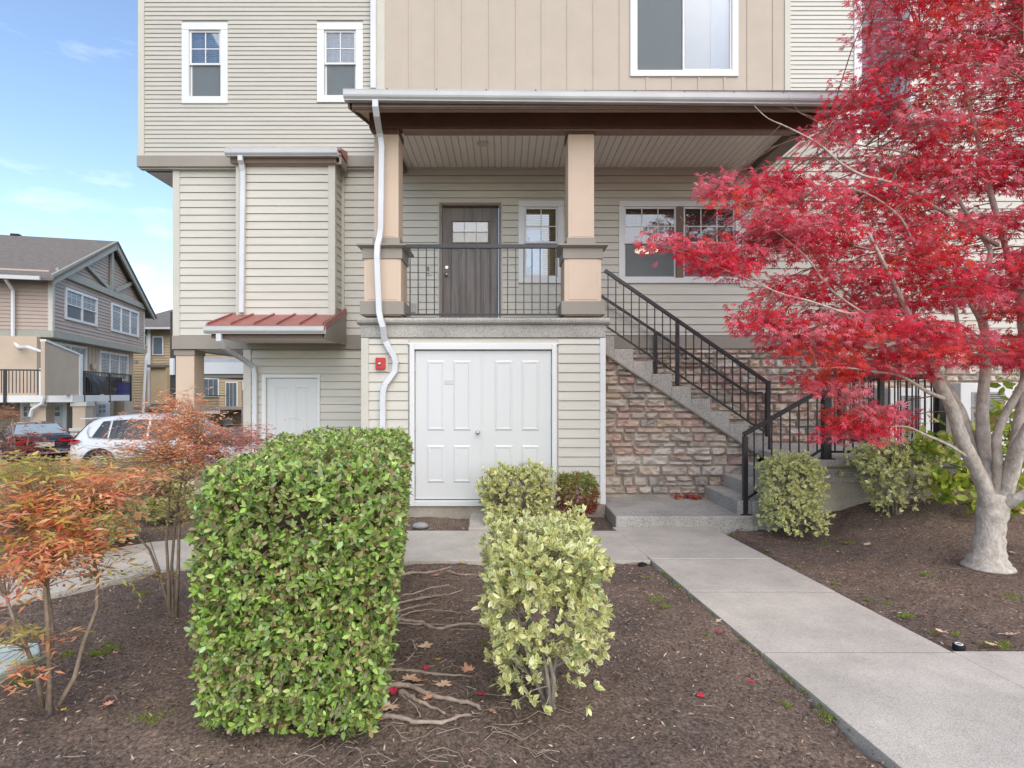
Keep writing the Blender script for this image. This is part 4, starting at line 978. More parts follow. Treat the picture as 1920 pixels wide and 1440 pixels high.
# pavers, stone, lid, caps
for i, (xa, xb, ya, yb) in enumerate([(880, 906, 964, 978), (878, 908, 981, 994)]):
    Yb = EYE * F / (yb - HY); Ya = EYE * F / (ya - HY)
    tag(B(px(xa, Yb), px(xb, Yb) + .25, Yb, Ya, -.05, .015 + .01 * i).build('paver', CONC, None, bevel=.01),
        ['pale square paver nearest the storage doors beside the variegated shrub', 'pale square paver touching the walkway beside the variegated shrub'][i], 'paver')
rk = MB().ball((px(788, 6.98), 6.98, .0), .085, 14, 8, (1.2, .8, .5)); tag(rk.build('river_stone', mat('grey_pebble', (.33, .33, .32), .8, .1), None, smooth=True), 'smooth grey stone lying in the soil strip by the storage doors', 'stone')
lid = thing('utility_box_lid', 'pale mint green utility box lid set in the soil at far left', 'utility lid', (-3.3, 3.1, 0))
LIDM = mat('mint_polymer', (.56, .66, .59), .6, .06, 4, .2, 60)
MB().prism_z([(-3.85, 2.55), (-2.87, 2.55), (-2.87, 3.5), (-2.98, 3.62), (-3.85, 3.62)], .0, .045).build('lid', LIDM, lid, bevel=.012)
MB().prism_z([(-3.88, 2.5), (-2.84, 2.5), (-2.84, 3.52), (-2.97, 3.65), (-3.88, 3.65)], -.12, .008).build('rim', mat('lid_rim', (.25, .24, .2), .8), lid)
cp = thing('sprinkler', 'small black round sprinkler cap at the corner of the concrete path', 'sprinkler', (px(1798, 3.68), 3.68, 0))
MB().cyl((px(1798, 3.68), 3.68, -.05), .035, .056, 'z', 20).build('body', BLACK, cp, bevel=.003)
MB().tube([(px(1798, 3.68) + .02 * math.cos(a), 3.68 + .02 * math.sin(a), .007) for a in np.linspace(0, 2 * math.pi, 17)], .004, 6).build('ring', WHT, cp)
cp = thing('sprinkler', 'black sprinkler head in the soil at the inner corner where the walks meet', 'sprinkler', (px(1205, 5.48), 5.48, -.03))
MB().cyl((px(1205, 5.48), 5.48, -.08), .045, .066, 'z', 16).build('body', BLACK, cp); MB().cyl((px(1205, 5.48), 5.48, -.014), .018, .012, 'z', 12).build('nozzle', BLACK, cp)
#SECTION2
# ------------------------------------------------------------------ houses across the parking lot
GS = mat('mauve_lap_siding', (.42, .335, .28), .6, .05, 1, .1, 10); GTN = mat('tan_stucco_panel', (.50, .40, .30), .7, .05, 1)
GTR = mat('sage_trim', (.33, .33, .28), .6, .05); SHIN = mat('asphalt_shingles', (.20, .175, .15), .95, .2, 5, .6, 14, col2=(.12, .105, .095), detail=8, stretch=(1, 1, 3))
DARKG = mat('dark_window_glass', (.12, .15, .17), .08, .1, 2, spec=.8); YSD = mat('yellow_tan_siding', (.46, .36, .22), .6, .05, 1, .1, 10)
Gc = Vector((px(97, 25.5), 25.5)); ud = Vector((-.243, .970)); nd = Vector((.970, .243))
def gxf(v): return (Gc.x + v[0] * ud.x + v[1] * nd.x, Gc.y + v[0] * ud.y + v[1] * nd.y, v[2])
def ga(x, b=0.0):
    t = (x - CX) / F; ox, oy = Gc.x + b * nd.x, Gc.y + b * nd.y; return (t * oy - ox) / (ud.x - t * ud.y)
def gb(x, a=0.0):
    t = (x - CX) / F; ox, oy = Gc.x + a * ud.x, Gc.y + a * ud.y; return (t * oy - ox) / (nd.x - t * nd.y)
def gh(y, a, b=0.0): return EYE + (HY - y) * (Gc.y + a * ud.y + b * nd.y) / F
GH = thing('gabled_townhouse', 'mauve and tan townhouse with a trussed gable, balconies and brown shingle roof across the lot', 'house', (Gc.x, Gc.y, -.8))
def gpart(mb, name, m, parent=GH, **k): return mb.build(name, m, parent, xf=gxf, **k)
A_ = ga(270); zb_, zt_b = gh(632.5, 0), gh(620, 0); zE = gh(511, 0); am = ga(205); zA = gh(459, am)
fb = gpart(MB().box(0, A_, -24, 0, zt_b, zE), 'upper_wall', GS)
gt = gpart(MB().add([(0.0, -.001, zE), (A_, -.001, zE), (am, -.001, zA - .25)], [(0, 1, 2)]).add([(0, -.3, zE), (A_, -.3, zE), (am, -.3, zA - .25)], [(0, 2, 1)]), 'gable_wall', GS)
mb = MB(); z = zt_b
def gl_lap(mb, a0, a1, b, z0, h): mb.add([(a0, b + .035, z0 + .02), (a1, b + .035, z0 + .02), (a1, b + .006, z0 + h), (a0, b + .006, z0 + h), (a0, b, z0 + .02), (a1, b, z0 + .02)], [(0, 1, 2, 3), (0, 4, 5, 1)])
gw = [(ga(120), ga(180), gh(613, ga(180)), gh(538, ga(120))), (ga(207), ga(258), gh(633, ga(258)), gh(567, ga(207)))]
while z < zE:
    for p, q_ in intervals(.12, A_ - .05, z, z + .17, gw): gl_lap(mb, p, q_, 0, z, .17)
    z += .17
while z < zA - .4:
    f_ = (z + .17 - zE) / (zA - .25 - zE); gl_lap(mb, am * f_ + .05, A_ + (am - A_) * f_ - .05, 0, z, .17); z += .17
z = zt_b
while z < zE:
    mb.add([(-.035, -24, z + .02), (-.035, -.1, z + .02), (-.006, -.1, z + .17), (-.006, -24, z + .17), (0, -24, z + .02), (0, -.1, z + .02)], [(0, 1, 2, 3), (0, 4, 5, 1)]); z += .17
gpart(mb, 'lap_siding', GS, kind='stuff')
gpart(MB().box(-.06, .13, -.12, .06, zt_b, zE), 'corner_board', TRIMC); gpart(MB().box(A_ - .1, A_ + .03, -.1, .05, zt_b, zE), 'corner_board', TRIMC)
gpart(MB().box(-.08, A_ + .08, -24, .10, zb_, zt_b), 'belt_board', GTR)
# gable truss
def gbeam(p, q_, w_, name='truss_member', b=.05, d_=.12):
    p = Vector((p[0], 0, p[1])); q_ = Vector((q_[0], 0, q_[1])); t = (q_ - p).normalized(); n_ = Vector((-t.z, 0, t.x)) * w_ / 2
    vs = [(v.x, bb, v.z) for bb in (b, b + d_) for v in (p - n_, q_ - n_, q_ + n_, p + n_)]
    return gpart(MB().add(vs, [(0, 3, 2, 1), (4, 5, 6, 7), (0, 1, 5, 4), (1, 2, 6, 5), (2, 3, 7, 6), (3, 0, 4, 7)]), name, GTR, gt)
gbeam((-.7, zE - .42), (am, zA), .42, 'rake_board', .30, .1); gbeam((am, zA), (A_ + .8, zE - .46), .42, 'rake_board', .30, .1)
gbeam((.2, zE + .12), (A_ - .2, zE + .05), .32, b=.06); gbeam((am, zE + .2), (am, zA - .3), .26, b=.06)
gbeam((am - .4, zE + .3), (am * .42, zE + (zA - zE) * .42), .2, b=.06); gbeam((am + .4, zE + .3), (am + (A_ - am) * .56, zE + (zA - zE) * .44), .2, b=.06)
rz = .12
for s_, (a0, z0) in enumerate(((-.85, zE - .38), (A_ + .95, zE - .42))):
    gpart(MB().add([(a0, .45, z0), (am, .45, zA + .22), (am, -24, zA + .22), (a0, -24, z0), (a0, .45, z0 - rz), (am, .45, zA + .22 - rz), (am, -24, zA + .22 - rz), (a0, -24, z0 - rz)],
                   [(0, 1, 2, 3), (7, 6, 5, 4), (0, 4, 5, 1), (3, 2, 6, 7), (0, 3, 7, 4)]), 'roof', SHIN)
gpart(MB().box(-1.0, -.86, -24, .0, zE - .52, zE - .36), 'gutter', GUT)
rnd = random.Random(3)
for k, (a_, b_) in enumerate(((.9, -5.2), (2.0, -8.3), (2.7, -7.8), (am - .1, -4.6))):
    zz = zE - .38 + (a_ + .85) / (am + .85) * (zA + .6 - zE); gpart(MB().box(a_, a_ + .3, b_, b_ + .38, zz - .02, zz + .13), 'roof_vent', BLACK)
def gwin(a0, a1, z0, z1, b, n=2, split=True, nm='window'):
    fr = MB().box(a0, a1, b - .02, b + .09, z0, z0 + .12).box(a0, a1, b - .02, b + .09, z1 - .12, z1).box(a0, a0 + .12, b - .02, b + .088, z0 + .12, z1 - .12).box(a1 - .12, a1, b - .02, b + .088, z0 + .12, z1 - .12)
    for k in range(1, n): a = a0 + (a1 - a0) * k / n; fr.box(a - .05, a + .05, b - .02, b + .085, z0 + .12, z1 - .12)
    if split: fr.box(a0 + .12, a1 - .12, b, b + .07, (z0 + z1) / 2 - .03, (z0 + z1) / 2 + .03)
    fr = gpart(fr, nm, WHT)
    for k in range(n):
        p = a0 + .12 + (a1 - a0 - .24) * k / n + .04; q_ = a0 + .12 + (a1 - a0 - .24) * (k + 1) / n - .04
        gpart(MB().box(p, q_, b + .0, b + .02, z0 + .1, z1 - .1), 'pane', DARKG, fr)
        bl = MB(); z = (z0 + z1) / 2 if split else z0 + .15
        while z < z1 - .14: bl.box(p + .03, q_ - .03, b + .021, b + .026, z, z + .045); z += .08
        gpart(bl, 'blind', BLINDW, fr, kind='stuff')
        mu = MB()
        for j in (1, 2): aa = p + (q_ - p) * j / 3; mu.box(aa - .012, aa + .012, b + .03, b + .035, (z0 + z1) / 2, z1 - .12)
        mu.box(p, q_, b + .03, b + .035, z0 + (z1 - z0) * .73, z0 + (z1 - z0) * .73 + .025); gpart(mu, 'muntin', WHT, fr)
gwin(*gw[0], 0.0, 2, True); gwin(*gw[1], 0.0, 3, False)
# middle storey, set back behind a deck
bm = -.5; zd = gh(741, 0, 1.5); zd0 = gh(753, 0, 1.5); Am = ga(243, bm)
gpart(MB().box(.4, Am + .6, -24, bm, zd, zb_), 'middle_wall', GTN)
mb = MB()
for k in range(24): mb.box(.5 + k * .42, .53 + k * .42, bm, bm + .03, zd, zb_)
gpart(mb, 'batten', GTN, kind='stuff')
gpart(MB().box(-1.6, ga(243, 1.5), -24, 1.5, zd0, zd), 'deck', WHT)
gwin(ga(95, bm), ga(160, bm), zd + .2, gh(640, ga(95, bm), bm), bm, 2, False, 'sliding_door'); gwin(ga(185, bm), ga(238, bm), gh(712, ga(185, bm), bm), gh(657, ga(185, bm), bm), bm, 3, False)
a0, a1 = ga(83, 1.4), ga(147, 1.4)
gpart(MB().add([(a, b, z) for b in (1.28, 1.42) for a, z in ((a0, zd), (a1, zd), (a1, gh(666, a1, 1.4)), (a0, gh(640, a0, 1.4)))], [(0, 1, 2, 3), (7, 6, 5, 4), (0, 4, 5, 1), (1, 5, 6, 2), (2, 6, 7, 3), (3, 7, 4, 0)]), 'side_panel', GTN)
gpart(MB().add([(a, b, z) for b in (1.25, 1.46) for a, z in ((a0, gh(640, a0, 1.4)), (a1, gh(666, a1, 1.4)), (a1, gh(662.5, a1, 1.4)), (a0, gh(636, a0, 1.4)))], [(0, 1, 2, 3), (7, 6, 5, 4), (0, 4, 5, 1), (1, 5, 6, 2), (2, 6, 7, 3), (3, 7, 4, 0)]), 'panel_cap', WHT)
gpart(MB().box(a1, a1 + .25, 1.2, 1.47, zd, gh(664, a1, 1.4)), 'panel_post', WHT)
def grail(a0, a1, b, z0, z1, n):
    r = gpart(MB().box(a0, a1, b, b + .06, z1 - .06, z1), 'railing', RAILM)
    gpart(MB().box(a0, a1, b, b + .04, z0 + .08, z0 + .11), 'bottom_rail', RAILM, r)
    for k in range(n): a = a0 + (a1 - a0) * k / (n - 1); gpart(MB().box(a - .012, a + .012, b + .015, b + .04, z0 + .1, z1), 'baluster', RAILM, r)
    for a in (a0, (a0 + a1) / 2, a1): gpart(MB().box(a - .04, a + .04, b - .01, b + .07, z0 - .35, z1), 'post', RAILM, r)
a0, a1 = ga(156, 1.45), ga(244, 1.45); grail(a0, a1, 1.45, zd, zd + 1.1, 34)
r = gpart(MB().box(-1.62, -1.56, gb(-60, -1.6), gb(77, -1.6), zd + 1.04, zd + 1.1), 'railing', RAILM)
for b in np.arange(gb(-60, -1.6), gb(77, -1.6), .13): gpart(MB().box(-1.61, -1.585, b - .012, b + .012, zd + .1, zd + 1.05), 'baluster', RAILM, r)
for b in (gb(-60, -1.6), gb(10, -1.6)): gpart(MB().box(-1.66, -1.58, b - .05, b + .05, zd - .4, zd + 1.1), 'post', RAILM, r)
gpart(MB().box(-1.6, -1.45, gb(73, -1.6), gb(78, -1.6), zd, zd + 1.15), 'panel_post', WHT)
gpart(MB().box(-.3, .5, -24, gb(76, 0) + .0, zd, zb_), 'middle_wall', GTN)
# ground storey
gpart(MB().box(.9, Am, -24, -.6, -1.1, zd0), 'ground_wall', mat('ground_storey_siding', (.31, .26, .185), .7, .05))
mb = MB(); z = -.8
while z < zd0 - .1: mb.box(.86, .9, -24, -.6, z, z + .13); mb.box(.9, Am, -.6, -.57, z, z + .13); z += .17
gpart(mb, 'lap_siding', MATS['ground_storey_siding'], kind='stuff')
def gdoor(b0, b1, z1, a=.86):
    f_ = gpart(MB().box(a - .08, a, b0 - .14, b0, -.9, z1 + .14).box(a - .08, a, b1, b1 + .14, -.9, z1 + .14).box(a - .08, a, b0, b1, z1, z1 + .14), 'door_frame', WHT)
    gpart(MB().box(a - .04, a, b0, b1, -.9, z1), 'garage_door', mat('pale_blue_door', (.50, .55, .57), .5, .05), f_)
    n = max(1, int((b1 - b0) / 1.0)); w_ = MB()
    for k in range(n):
        c0 = b0 + (b1 - b0) * (k + .5) / n
        for i, j in ((-1, 0), (1, 0), (-1, 1), (1, 1)):
            gpart(MB().box(a - .055, a - .041, c0 + i * .13 - .09, c0 + i * .13 + .09, z1 - .55 + j * .26, z1 - .36 + j * .26), 'pane', DARKG, f_)
gdoor(gb(47, .9), gb(61, .9), 1.12); gdoor(gb(86, .9), gb(120, .9), 1.12)
def gcol(x0, x1, a=-1.4):
    b0, b1 = gb(x0, a), gb(x1, a); c_ = gpart(MB().box(a, a + .7, b0, b1, .1, zd0), 'column', GTN)
    gpart(MB().box(a - .06, a + .76, b0 - .06, b1 + .06, zd0 - .18, zd0 - .001), 'cap_band', TRIMC, c_); gpart(MB().box(a - .1, a + .8, b0 - .1, b1 + .1, .0, .12), 'base_cap', TRIMC, c_)
    z = -.95; rr = random.Random(int(x0))
    while z < -.01:
        b = b0 - .06
        while b < b1 + .05: w_ = rr.uniform(.25, .4); gpart(MB().box(a - .08 - rr.uniform(0, .03), a + .5, b, min(b + w_, b1 + .06) - .02, z, z + .13), 'stone', rr.choice(STONE), c_); b += w_
        z += .15
    return c_
gcol(61, 86); gcol(136, 160)
gpart(MB().box(ga(165, .9), ga(172, .9), .6, 1.1, -1, zd0), 'column', GTN); gpart(MB().box(ga(225, .9), ga(243, .9), .6, 1.1, -1, zd0), 'column', GTN)
a0, a1 = ga(180, -.5), ga(204, -.5); f_ = gpart(MB().box(a0 - .12, a1 + .12, -.56, -.5, -1, 1.2), 'door_frame', WHT); gpart(MB().box(a0, a1, -.5, -.47, -1, 1.06), 'garage_door', MATS['pale_blue_door'], f_)
for i in (0, 1):
    for j in (0, 1): gpart(MB().box((a0 + a1) / 2 - .5 + i * .45, (a0 + a1) / 2 - .2 + i * .45, -.469, -.455, .55 + j * .25, .72 + j * .25), 'pane', DARKG, f_)
# downspouts of the gabled house
def gspout(pts): gpart(MB().tube([(a, b, z) for a, b, z in pts], .075, 6), 'downspout', WHT)
b_ = gb(24, -.2)
gspout([(-.75, b_, zE - .5), (-.2, b_, zE - .9), (-.2, b_, zb_ - .2), (-.35, b_ + .3, zb_ - .5), (-1.3, gb(83, -1.3) - .6, gh(651, -1.3, 0)), (-1.65, gb(82, -1.65), gh(660, -1.65, 0)), (-1.7, gb(82, -1.7), zd - .1), (-1.7, gb(79, -1.7), zd0 - .05), (-1.6, gb(60, -1.6), zd0 - .3), (-1.55, gb(58, -1.5), zd0 - .6)])
gspout([(A_ - .3, .3, zb_), (Am + .3, .3, zb_ - .4), (Am + .3, .1, -.5)])
gpart(MB().box(.86, 1.0, gb(38, .8), gb(44, .8), 1.0 - .3, 1.0), 'porch_light', METAL); gpart(MB().box(ga(168, bm), ga(175, bm), bm, bm + .15, 2.95, 3.2), 'porch_light', METAL)
# things on that balcony
tp = thing('tarp_covered_grill', 'black tarpaulin draped over a grill behind the far balcony railing', 'grill cover', gxf((ga(175, .7), .7, zd)))
a0, a1 = ga(158, .8), ga(200, .8); nn = 14; vs = []; fs = []
for j in range(nn + 1):
    for i in range(nn + 1):
        u, v = i / nn, j / nn; fold = .10 * math.sin(u * 22 + 3 * v) * (1 - v) + .05 * math.sin(u * 9 - v * 7)
        top = zd + .95 + .08 * math.sin(u * 5)
        vs.append(gxf((a0 + (a1 - a0) * (u + .02 * math.sin(v * 9)), 1.15 - .55 * v * v + fold, zd + .05 + (top - zd) * min(1, v * 1.15))))
for j in range(nn):
    for i in range(nn): k = j * (nn + 1) + i; fs.append((k, k + 1, k + nn + 2, k + nn + 1))
MB().add(vs, fs).build('tarp', mat('black_tarp', (.02, .021, .026), .3, .1), tp, smooth=True)
MB().box(a0 + .1, a1 - .1, .2, .55, zd, zd + .9).build('grill_body', BLACK, tp, xf=gxf)
bb_ = thing('storage_bin', 'bright blue plastic bin standing at the right end of the far balcony', 'bin', gxf((ga(230, 1), 1, zd)))
a0, a1 = ga(223, .9), ga(237, .9)
MB().box(a0, a1, .5, 1.1, zd, zd + .62).build('tub', mat('blue_plastic', (.01, .03, .32), .4), bb_, bevel=.03, xf=gxf)
MB().box(a0 - .04, a1 + .04, .46, 1.14, zd + .62, zd + .68).build('lid', mat('navy_plastic', (.01, .02, .15), .4), bb_, xf=gxf)
sh_ = thing('shelf_rack', 'black shelf rack with small pots between grill and blue bin on the far balcony', 'shelf', gxf((ga(212, 1), .8, zd)))
a0, a1 = ga(204, .7), ga(221, .7)
for z in (.15, .5, .85): MB().box(a0, a1, .5, .9, zd + z, zd + z + .04).build('shelf', BLACK, sh_, xf=gxf)
for a in (a0, a1): MB().box(a - .03, a + .03, .5, .9, zd, zd + .95).build('side_frame', BLACK, sh_, xf=gxf)
for k in range(3): MB().cyl((0, 0, 0), .09, .2, 'z', 10, r2=.11).build('pot', mat('pot_cream', (.45, .4, .3), .7), sh_, xf=lambda v, k=k: gxf((a0 + .3 + k * .45 + v[0], .7 + v[1], zd + .19 + v[2])))

# yellow tan row behind
MH = thing('tan_row_house', 'yellowish tan sided row house with shingle roof glimpsed between the two nearer houses', 'house', (px(290, 44), 44, -1))
YM = 44.0; mx0, mx1 = px(225, YM), px(640, YM)
def mp(x0, x1, y0, y1, n_, m, dy=0.0, dd=.1, par=MH, **k): return B(px(x0, YM), px(x1, YM), YM + dy - dd, YM + dy, pz(y1, YM), pz(y0, YM)).build(n_, m, par, **k)
B(mx0, mx1, YM, YM + 8, -1.3, pz(616, YM)).build('wall', YSD, MH)
mb = MB(); z = -.9
while z < pz(617, YM): mb.prism_x([(YM, z + .03), (YM - .05, z + .03), (YM, z + .2)], mx0, mx1); z += .21
mb.build('lap_siding', YSD, MH, kind='stuff')
MB().prism_x([(YM - 1, pz(619, YM)), (YM + 9, pz(571, YM) + 1.2), (YM + 9, pz(571, YM) + 1.3), (YM - 1, pz(614, YM))], mx0, mx1).build('roof', SHIN, MH)
mp(250, 640, 616, 620, 'gutter', GUT, -1.0)
def mwin(x0, x1, y0, y1, n=2):
    f_ = mp(x0, x1, y0, y1, 'window', WHT, -.06, .08)
    for k in range(n):
        w_ = (x1 - x0 - 3) / n; mp(x0 + 1.5 + k * w_ + .5, x0 + 1.5 + (k + 1) * w_ - .5, y0 + 2, y1 - 2, 'pane', DARKG, -.15, .02, f_)
mwin(288, 308, 631, 666, 1); mwin(271, 278, 629, 649, 1); mwin(382, 412, 709, 744, 3); mwin(424, 447, 716, 766, 3)
mp(281, 286, 617, 760, 'downspout', WHT, -.2); 
mp(253, 283, 677, 685, 'porch_beam', GREY, -1.5, .3); mp(255, 259, 685, 750, 'porch_post', GTN, -1.5, .3)
mp(290, 326, 685, 690, 'bay_roof', SHIN, -.6, .6); mp(296, 326, 690, 757, 'bay_wall', YSD, -.5, .4)
B(px(250, YM - 1.5), px(600, YM - 1.5), YM - 3, YM - .1, pz(766, YM), pz(762, YM)).build('terrace', GREY, MH)
rl = mp(260, 279, 739, 740.5, 'railing', RAILM, -2)
for k in range(12): mp(260 + k * 1.6, 260.4 + k * 1.6, 740, 762, 'baluster', RAILM, -2, .03, rl)
mp(414, 447, 766, 773, 'balcony', WHT, -1.5, 1.4); rl = mp(414, 447, 741, 742.5, 'railing', RAILM, -2)
for k in range(16): mp(414 + k * 2.1, 414.4 + k * 2.1, 742, 766, 'baluster', RAILM, -2.9, .03, rl)
for x in (386, 420): mp(x, x + 18, 782, 830, 'garage_door', MATS['pale_blue_door'], -.1)
mp(382, 470, 772, 776, 'belt_board', GREY, -.1); mp(405, 416, 776, 840, 'column', GTN, -1.2, .6)
dk = thing('dark_post', 'tall dark slender post beside the left corner of the near townhouse', 'post', (px(321, 30), 30, -.9))
B(px(319, 30), px(328, 30), 30, 30.3, -.9, pz(584, 30)).build('shaft', mat('dark_trim', (.05, .045, .045), .6), dk)
B(px(318, 29.8), px(325, 29.8), 29.8, 29.95, pz(703, 30), pz(672, 30)).build('meter_box', WHT, dk)
# white rear balcony of the near row, seen through the carport
rbn = thing('rear_balcony', 'white sided balcony on a brown column seen through the carport opening', 'balcony', (px(430, 17), 17, -.7))
YR_ = 17.0
B(px(372, YR_), px(500, YR_), YR_, YR_ + 3, pz(701, YR_), pz(679, YR_)).build('fascia', WHT, rbn)
B(px(372, YR_), px(500, YR_), YR_ + .05, YR_ + 3, pz(678.5, YR_), pz(671, YR_)).build('panel', mat('pale_grey_panel', (.45, .48, .5), .6), rbn)
B(px(372, YR_), px(500, YR_), YR_ + .1, YR_ + 8, pz(708, YR_), pz(702, YR_)).build('soffit_beam', GREY, rbn)
B(px(447, YR_), px(460, YR_), YR_ + .2, YR_ + .5, -1, pz(714, YR_)).build('column', mat('dark_tan', (.3, .24, .19), .7), rbn)
B(px(457, YR_), px(462, YR_), YR_ - .1, YR_ + .1, pz(731, YR_), pz(713, YR_)).build('lamp', WHT, rbn)

# ------------------------------------------------------------------ cars
def car(name, label, cat, loc, yaw, prof, W, col, wheelx, R_=.34, glass=(.05, .06, .07), taillamp=None, plate=False):
    """prof: stations (x, z_low, z_belt, z_top, half width at the belt, half width at the roof)"""
    t = thing(name, label, cat, loc); cs, sn = math.cos(yaw), math.sin(yaw); lx, ly, lz = loc
    xf = lambda v: (lx + v[0] * cs - v[1] * sn, ly + v[0] * sn + v[1] * cs, lz + v[2])
    P_ = np.array(prof, float); xs = np.linspace(P_[0, 0], P_[-1, 0], 56); I = [np.interp(xs, P_[:, 0], P_[:, j]) for j in range(1, 6)]
    k5 = np.array([.1, .2, .4, .2, .1]); I = [np.concatenate([a[:2], np.convolve(a, k5, 'valid'), a[-2:]]) for a in I]
    vs = []; fs = []; ns = 11
    for i, x in enumerate(xs):
        zl, zb, zt, wb, wt = [a[i] for a in I]; g_ = zt - zb
        sec = [(.0, zl), (wb * .86, zl), (wb * .97, zl + .10), (wb * 1.0, zl + (zb - zl) * .45), (wb * .985, zl + (zb - zl) * .78), (wb * .93, zb)]
        if g_ > .12: sec += [(wb * .93 - (wb * .93 - wt) * .5, zb + g_ * .5), (wt, zt - .09), (wt * .86, zt - .02), (wt * .5, zt), (0, zt + .012)]
        else: sec += [(wb * .88, zb + g_ * .3), (wb * .8, zb + g_ * .6), (wb * .6, zb + g_ * .85), (wb * .3, zt), (0, zt + .01)]
        full = [(y, z) for y, z in sec] + [(-y, z) for y, z in reversed(sec[1:-1])]
        vs += [(x, y, z) for y, z in full]
    n = 2 * ns - 2
    for i in range(len(xs) - 1):
        for k in range(n): fs.append((i * n + k, i * n + (k + 1) % n, (i + 1) * n + (k + 1) % n, (i + 1) * n + k))
    fs.append(tuple(range(n))); fs.append(tuple((len(xs) - 1) * n + k for k in range(n - 1, -1, -1)))
    body = MB().add(vs, fs).build('body', col, t, smooth=True, xf=xf)
    gm = mat('car_glass', glass, .12, .02, spec=.35)
    def at_(x): return [np.interp(x, xs, a) for a in I]
    def side_pt(x, f_, s_, o=.04):
        zl, zb, zt, wb, wt = at_(x); g_ = zt - .1 - zb; return (x, s_ * (wb * .93 - (wb * .93 - wt) * f_ + o), zb + g_ * f_)
    def glass_band(xa, xb, fa, fb, s_, sl_a=0, sl_b=0, nm='side_window'):
        nn_ = 6; v_ = [side_pt(xa + (xb - xa) * i / nn_ + (sl_a * (1 - i / nn_) + sl_b * i / nn_) * f_, f_, s_) for i in range(nn_ + 1) for f_ in (fa, fb)]
        MB().add(v_, [(2 * i, 2 * i + 2, 2 * i + 3, 2 * i + 1) for i in range(nn_)]).build(nm, gm, t, xf=xf)
    car.last = (t, body, at_, xf, gm)
    for s_ in (-1, 1):
        for w_ in wheelx['windows']: glass_band(w_[0], w_[1], .08, .95, s_, w_[2], w_[3])
        for x in wheelx['x']:
            y = s_ * (W / 2 - .12)
            MB().cyl((x, s_ * (W / 2 - .20), R_ + .02), R_ + .075, s_ * .215, 'y', 28).build('wheel_arch', mat('arch_black', (.03, .03, .032), .7), t, xf=xf)
            wl = MB().cyl((x, s_ * (W / 2 - .18), R_), R_, s_ * .21, 'y', 28).build('wheel', BLACK, t, xf=xf)
            MB().cyl((x, s_ * (W / 2 + .031), R_), R_ * .68, s_ * .004, 'y', 24).build('rim_dish', mat('rim_dark', (.08, .08, .085), .4), wl, xf=xf)
            sp = MB()
            for k in range(10):
                a = k * math.pi / 5; c0 = Vector((x, s_ * (W / 2 + .042), R_)); e = Vector((x + math.cos(a) * R_ * .66, s_ * (W / 2 + .040), R_ + math.sin(a) * R_ * .66)); sp.tube([c0, e], [.022, .03], 4)
            sp.tube([(x + math.cos(a) * R_ * .68, s_ * (W / 2 + .04), R_ + math.sin(a) * R_ * .68) for a in np.linspace(0, 2 * math.pi, 25)], .016, 5)
            sp.build('rim', mat('rim_silver', (.5, .5, .52), .3, metal=.7), wl, xf=xf)
        zl, zb, zt, wb, wt = at_(wheelx['handle']); MB().box(wheelx['handle'] - .1, wheelx['handle'] + .1, s_ * wb * .99 - .02, s_ * wb * .99 + .02, zb - .14, zb - .11).build('door_handle', METAL, t, xf=xf)
    return t
SUVW = mat('pearl_white_paint', (.66, .68, .70), .18, .02, spec=.6, coat=.5)
prof = [(0, .42, .72, .78, .62, .55), (.06, .34, .92, 1.02, .80, .62), (.16, .32, 1.03, 1.28, .87, .60), (.42, .30, 1.05, 1.52, .91, .60), (.8, .26, 1.04, 1.63, .925, .62), (1.5, .22, 1.01, 1.685, .93, .63), (2.3, .22, .98, 1.68, .93, .63), (2.9, .22, .97, 1.58, .93, .61), (3.3, .22, .97, 1.30, .92, .62), (3.62, .24, .96, 1.06, .91, .66), (4.1, .28, .90, .96, .88, .7), (4.45, .32, .80, .85, .78, .66), (4.58, .40, .62, .68, .6, .55)]
sv = car('suv', 'white SUV parked across the lot, its tail toward the black sedan', 'car', (px(136, 15.2), 15.7, -.62), 0.10, prof, 1.86, SUVW,
         {'x': [.86, 3.6], 'windows': [(.62, 1.02, .22, .0), (1.08, 1.98, .0, .0), (2.06, 2.86, .0, -.3)], 'handle': 1.35}, .36)
t, body, at_, xf, gm = car.last
MB().add([(.13, -.70, 1.06), (.13, .70, 1.06), (.48, .55, 1.50), (.48, -.55, 1.50)], [(0, 1, 2, 3)]).build('rear_window', gm, t, xf=lambda v: xf((v[0] - .045, v[1], v[2])))
for s_ in (-1, 1):
    MB().add([(.02, s_ * .60, .93), (.10, s_ * .885, .90), (.42, s_ * .90, .99), (.40, s_ * .895, 1.03), (.10, s_ * .87, 1.06), (.03, s_ * .60, 1.04)], [(0, 1, 2, 3, 4, 5)]).build('tail_lamp', mat('lamp_red', (.42, .01, .012), .12, spec=.8), t, xf=lambda v: xf((v[0] - .02, v[1] * 1.03, v[2])))
MB().box(.2, .5, -.6, .6, 1.56, 1.585).build('spoiler', SUVW, t, bevel=.01, xf=xf)
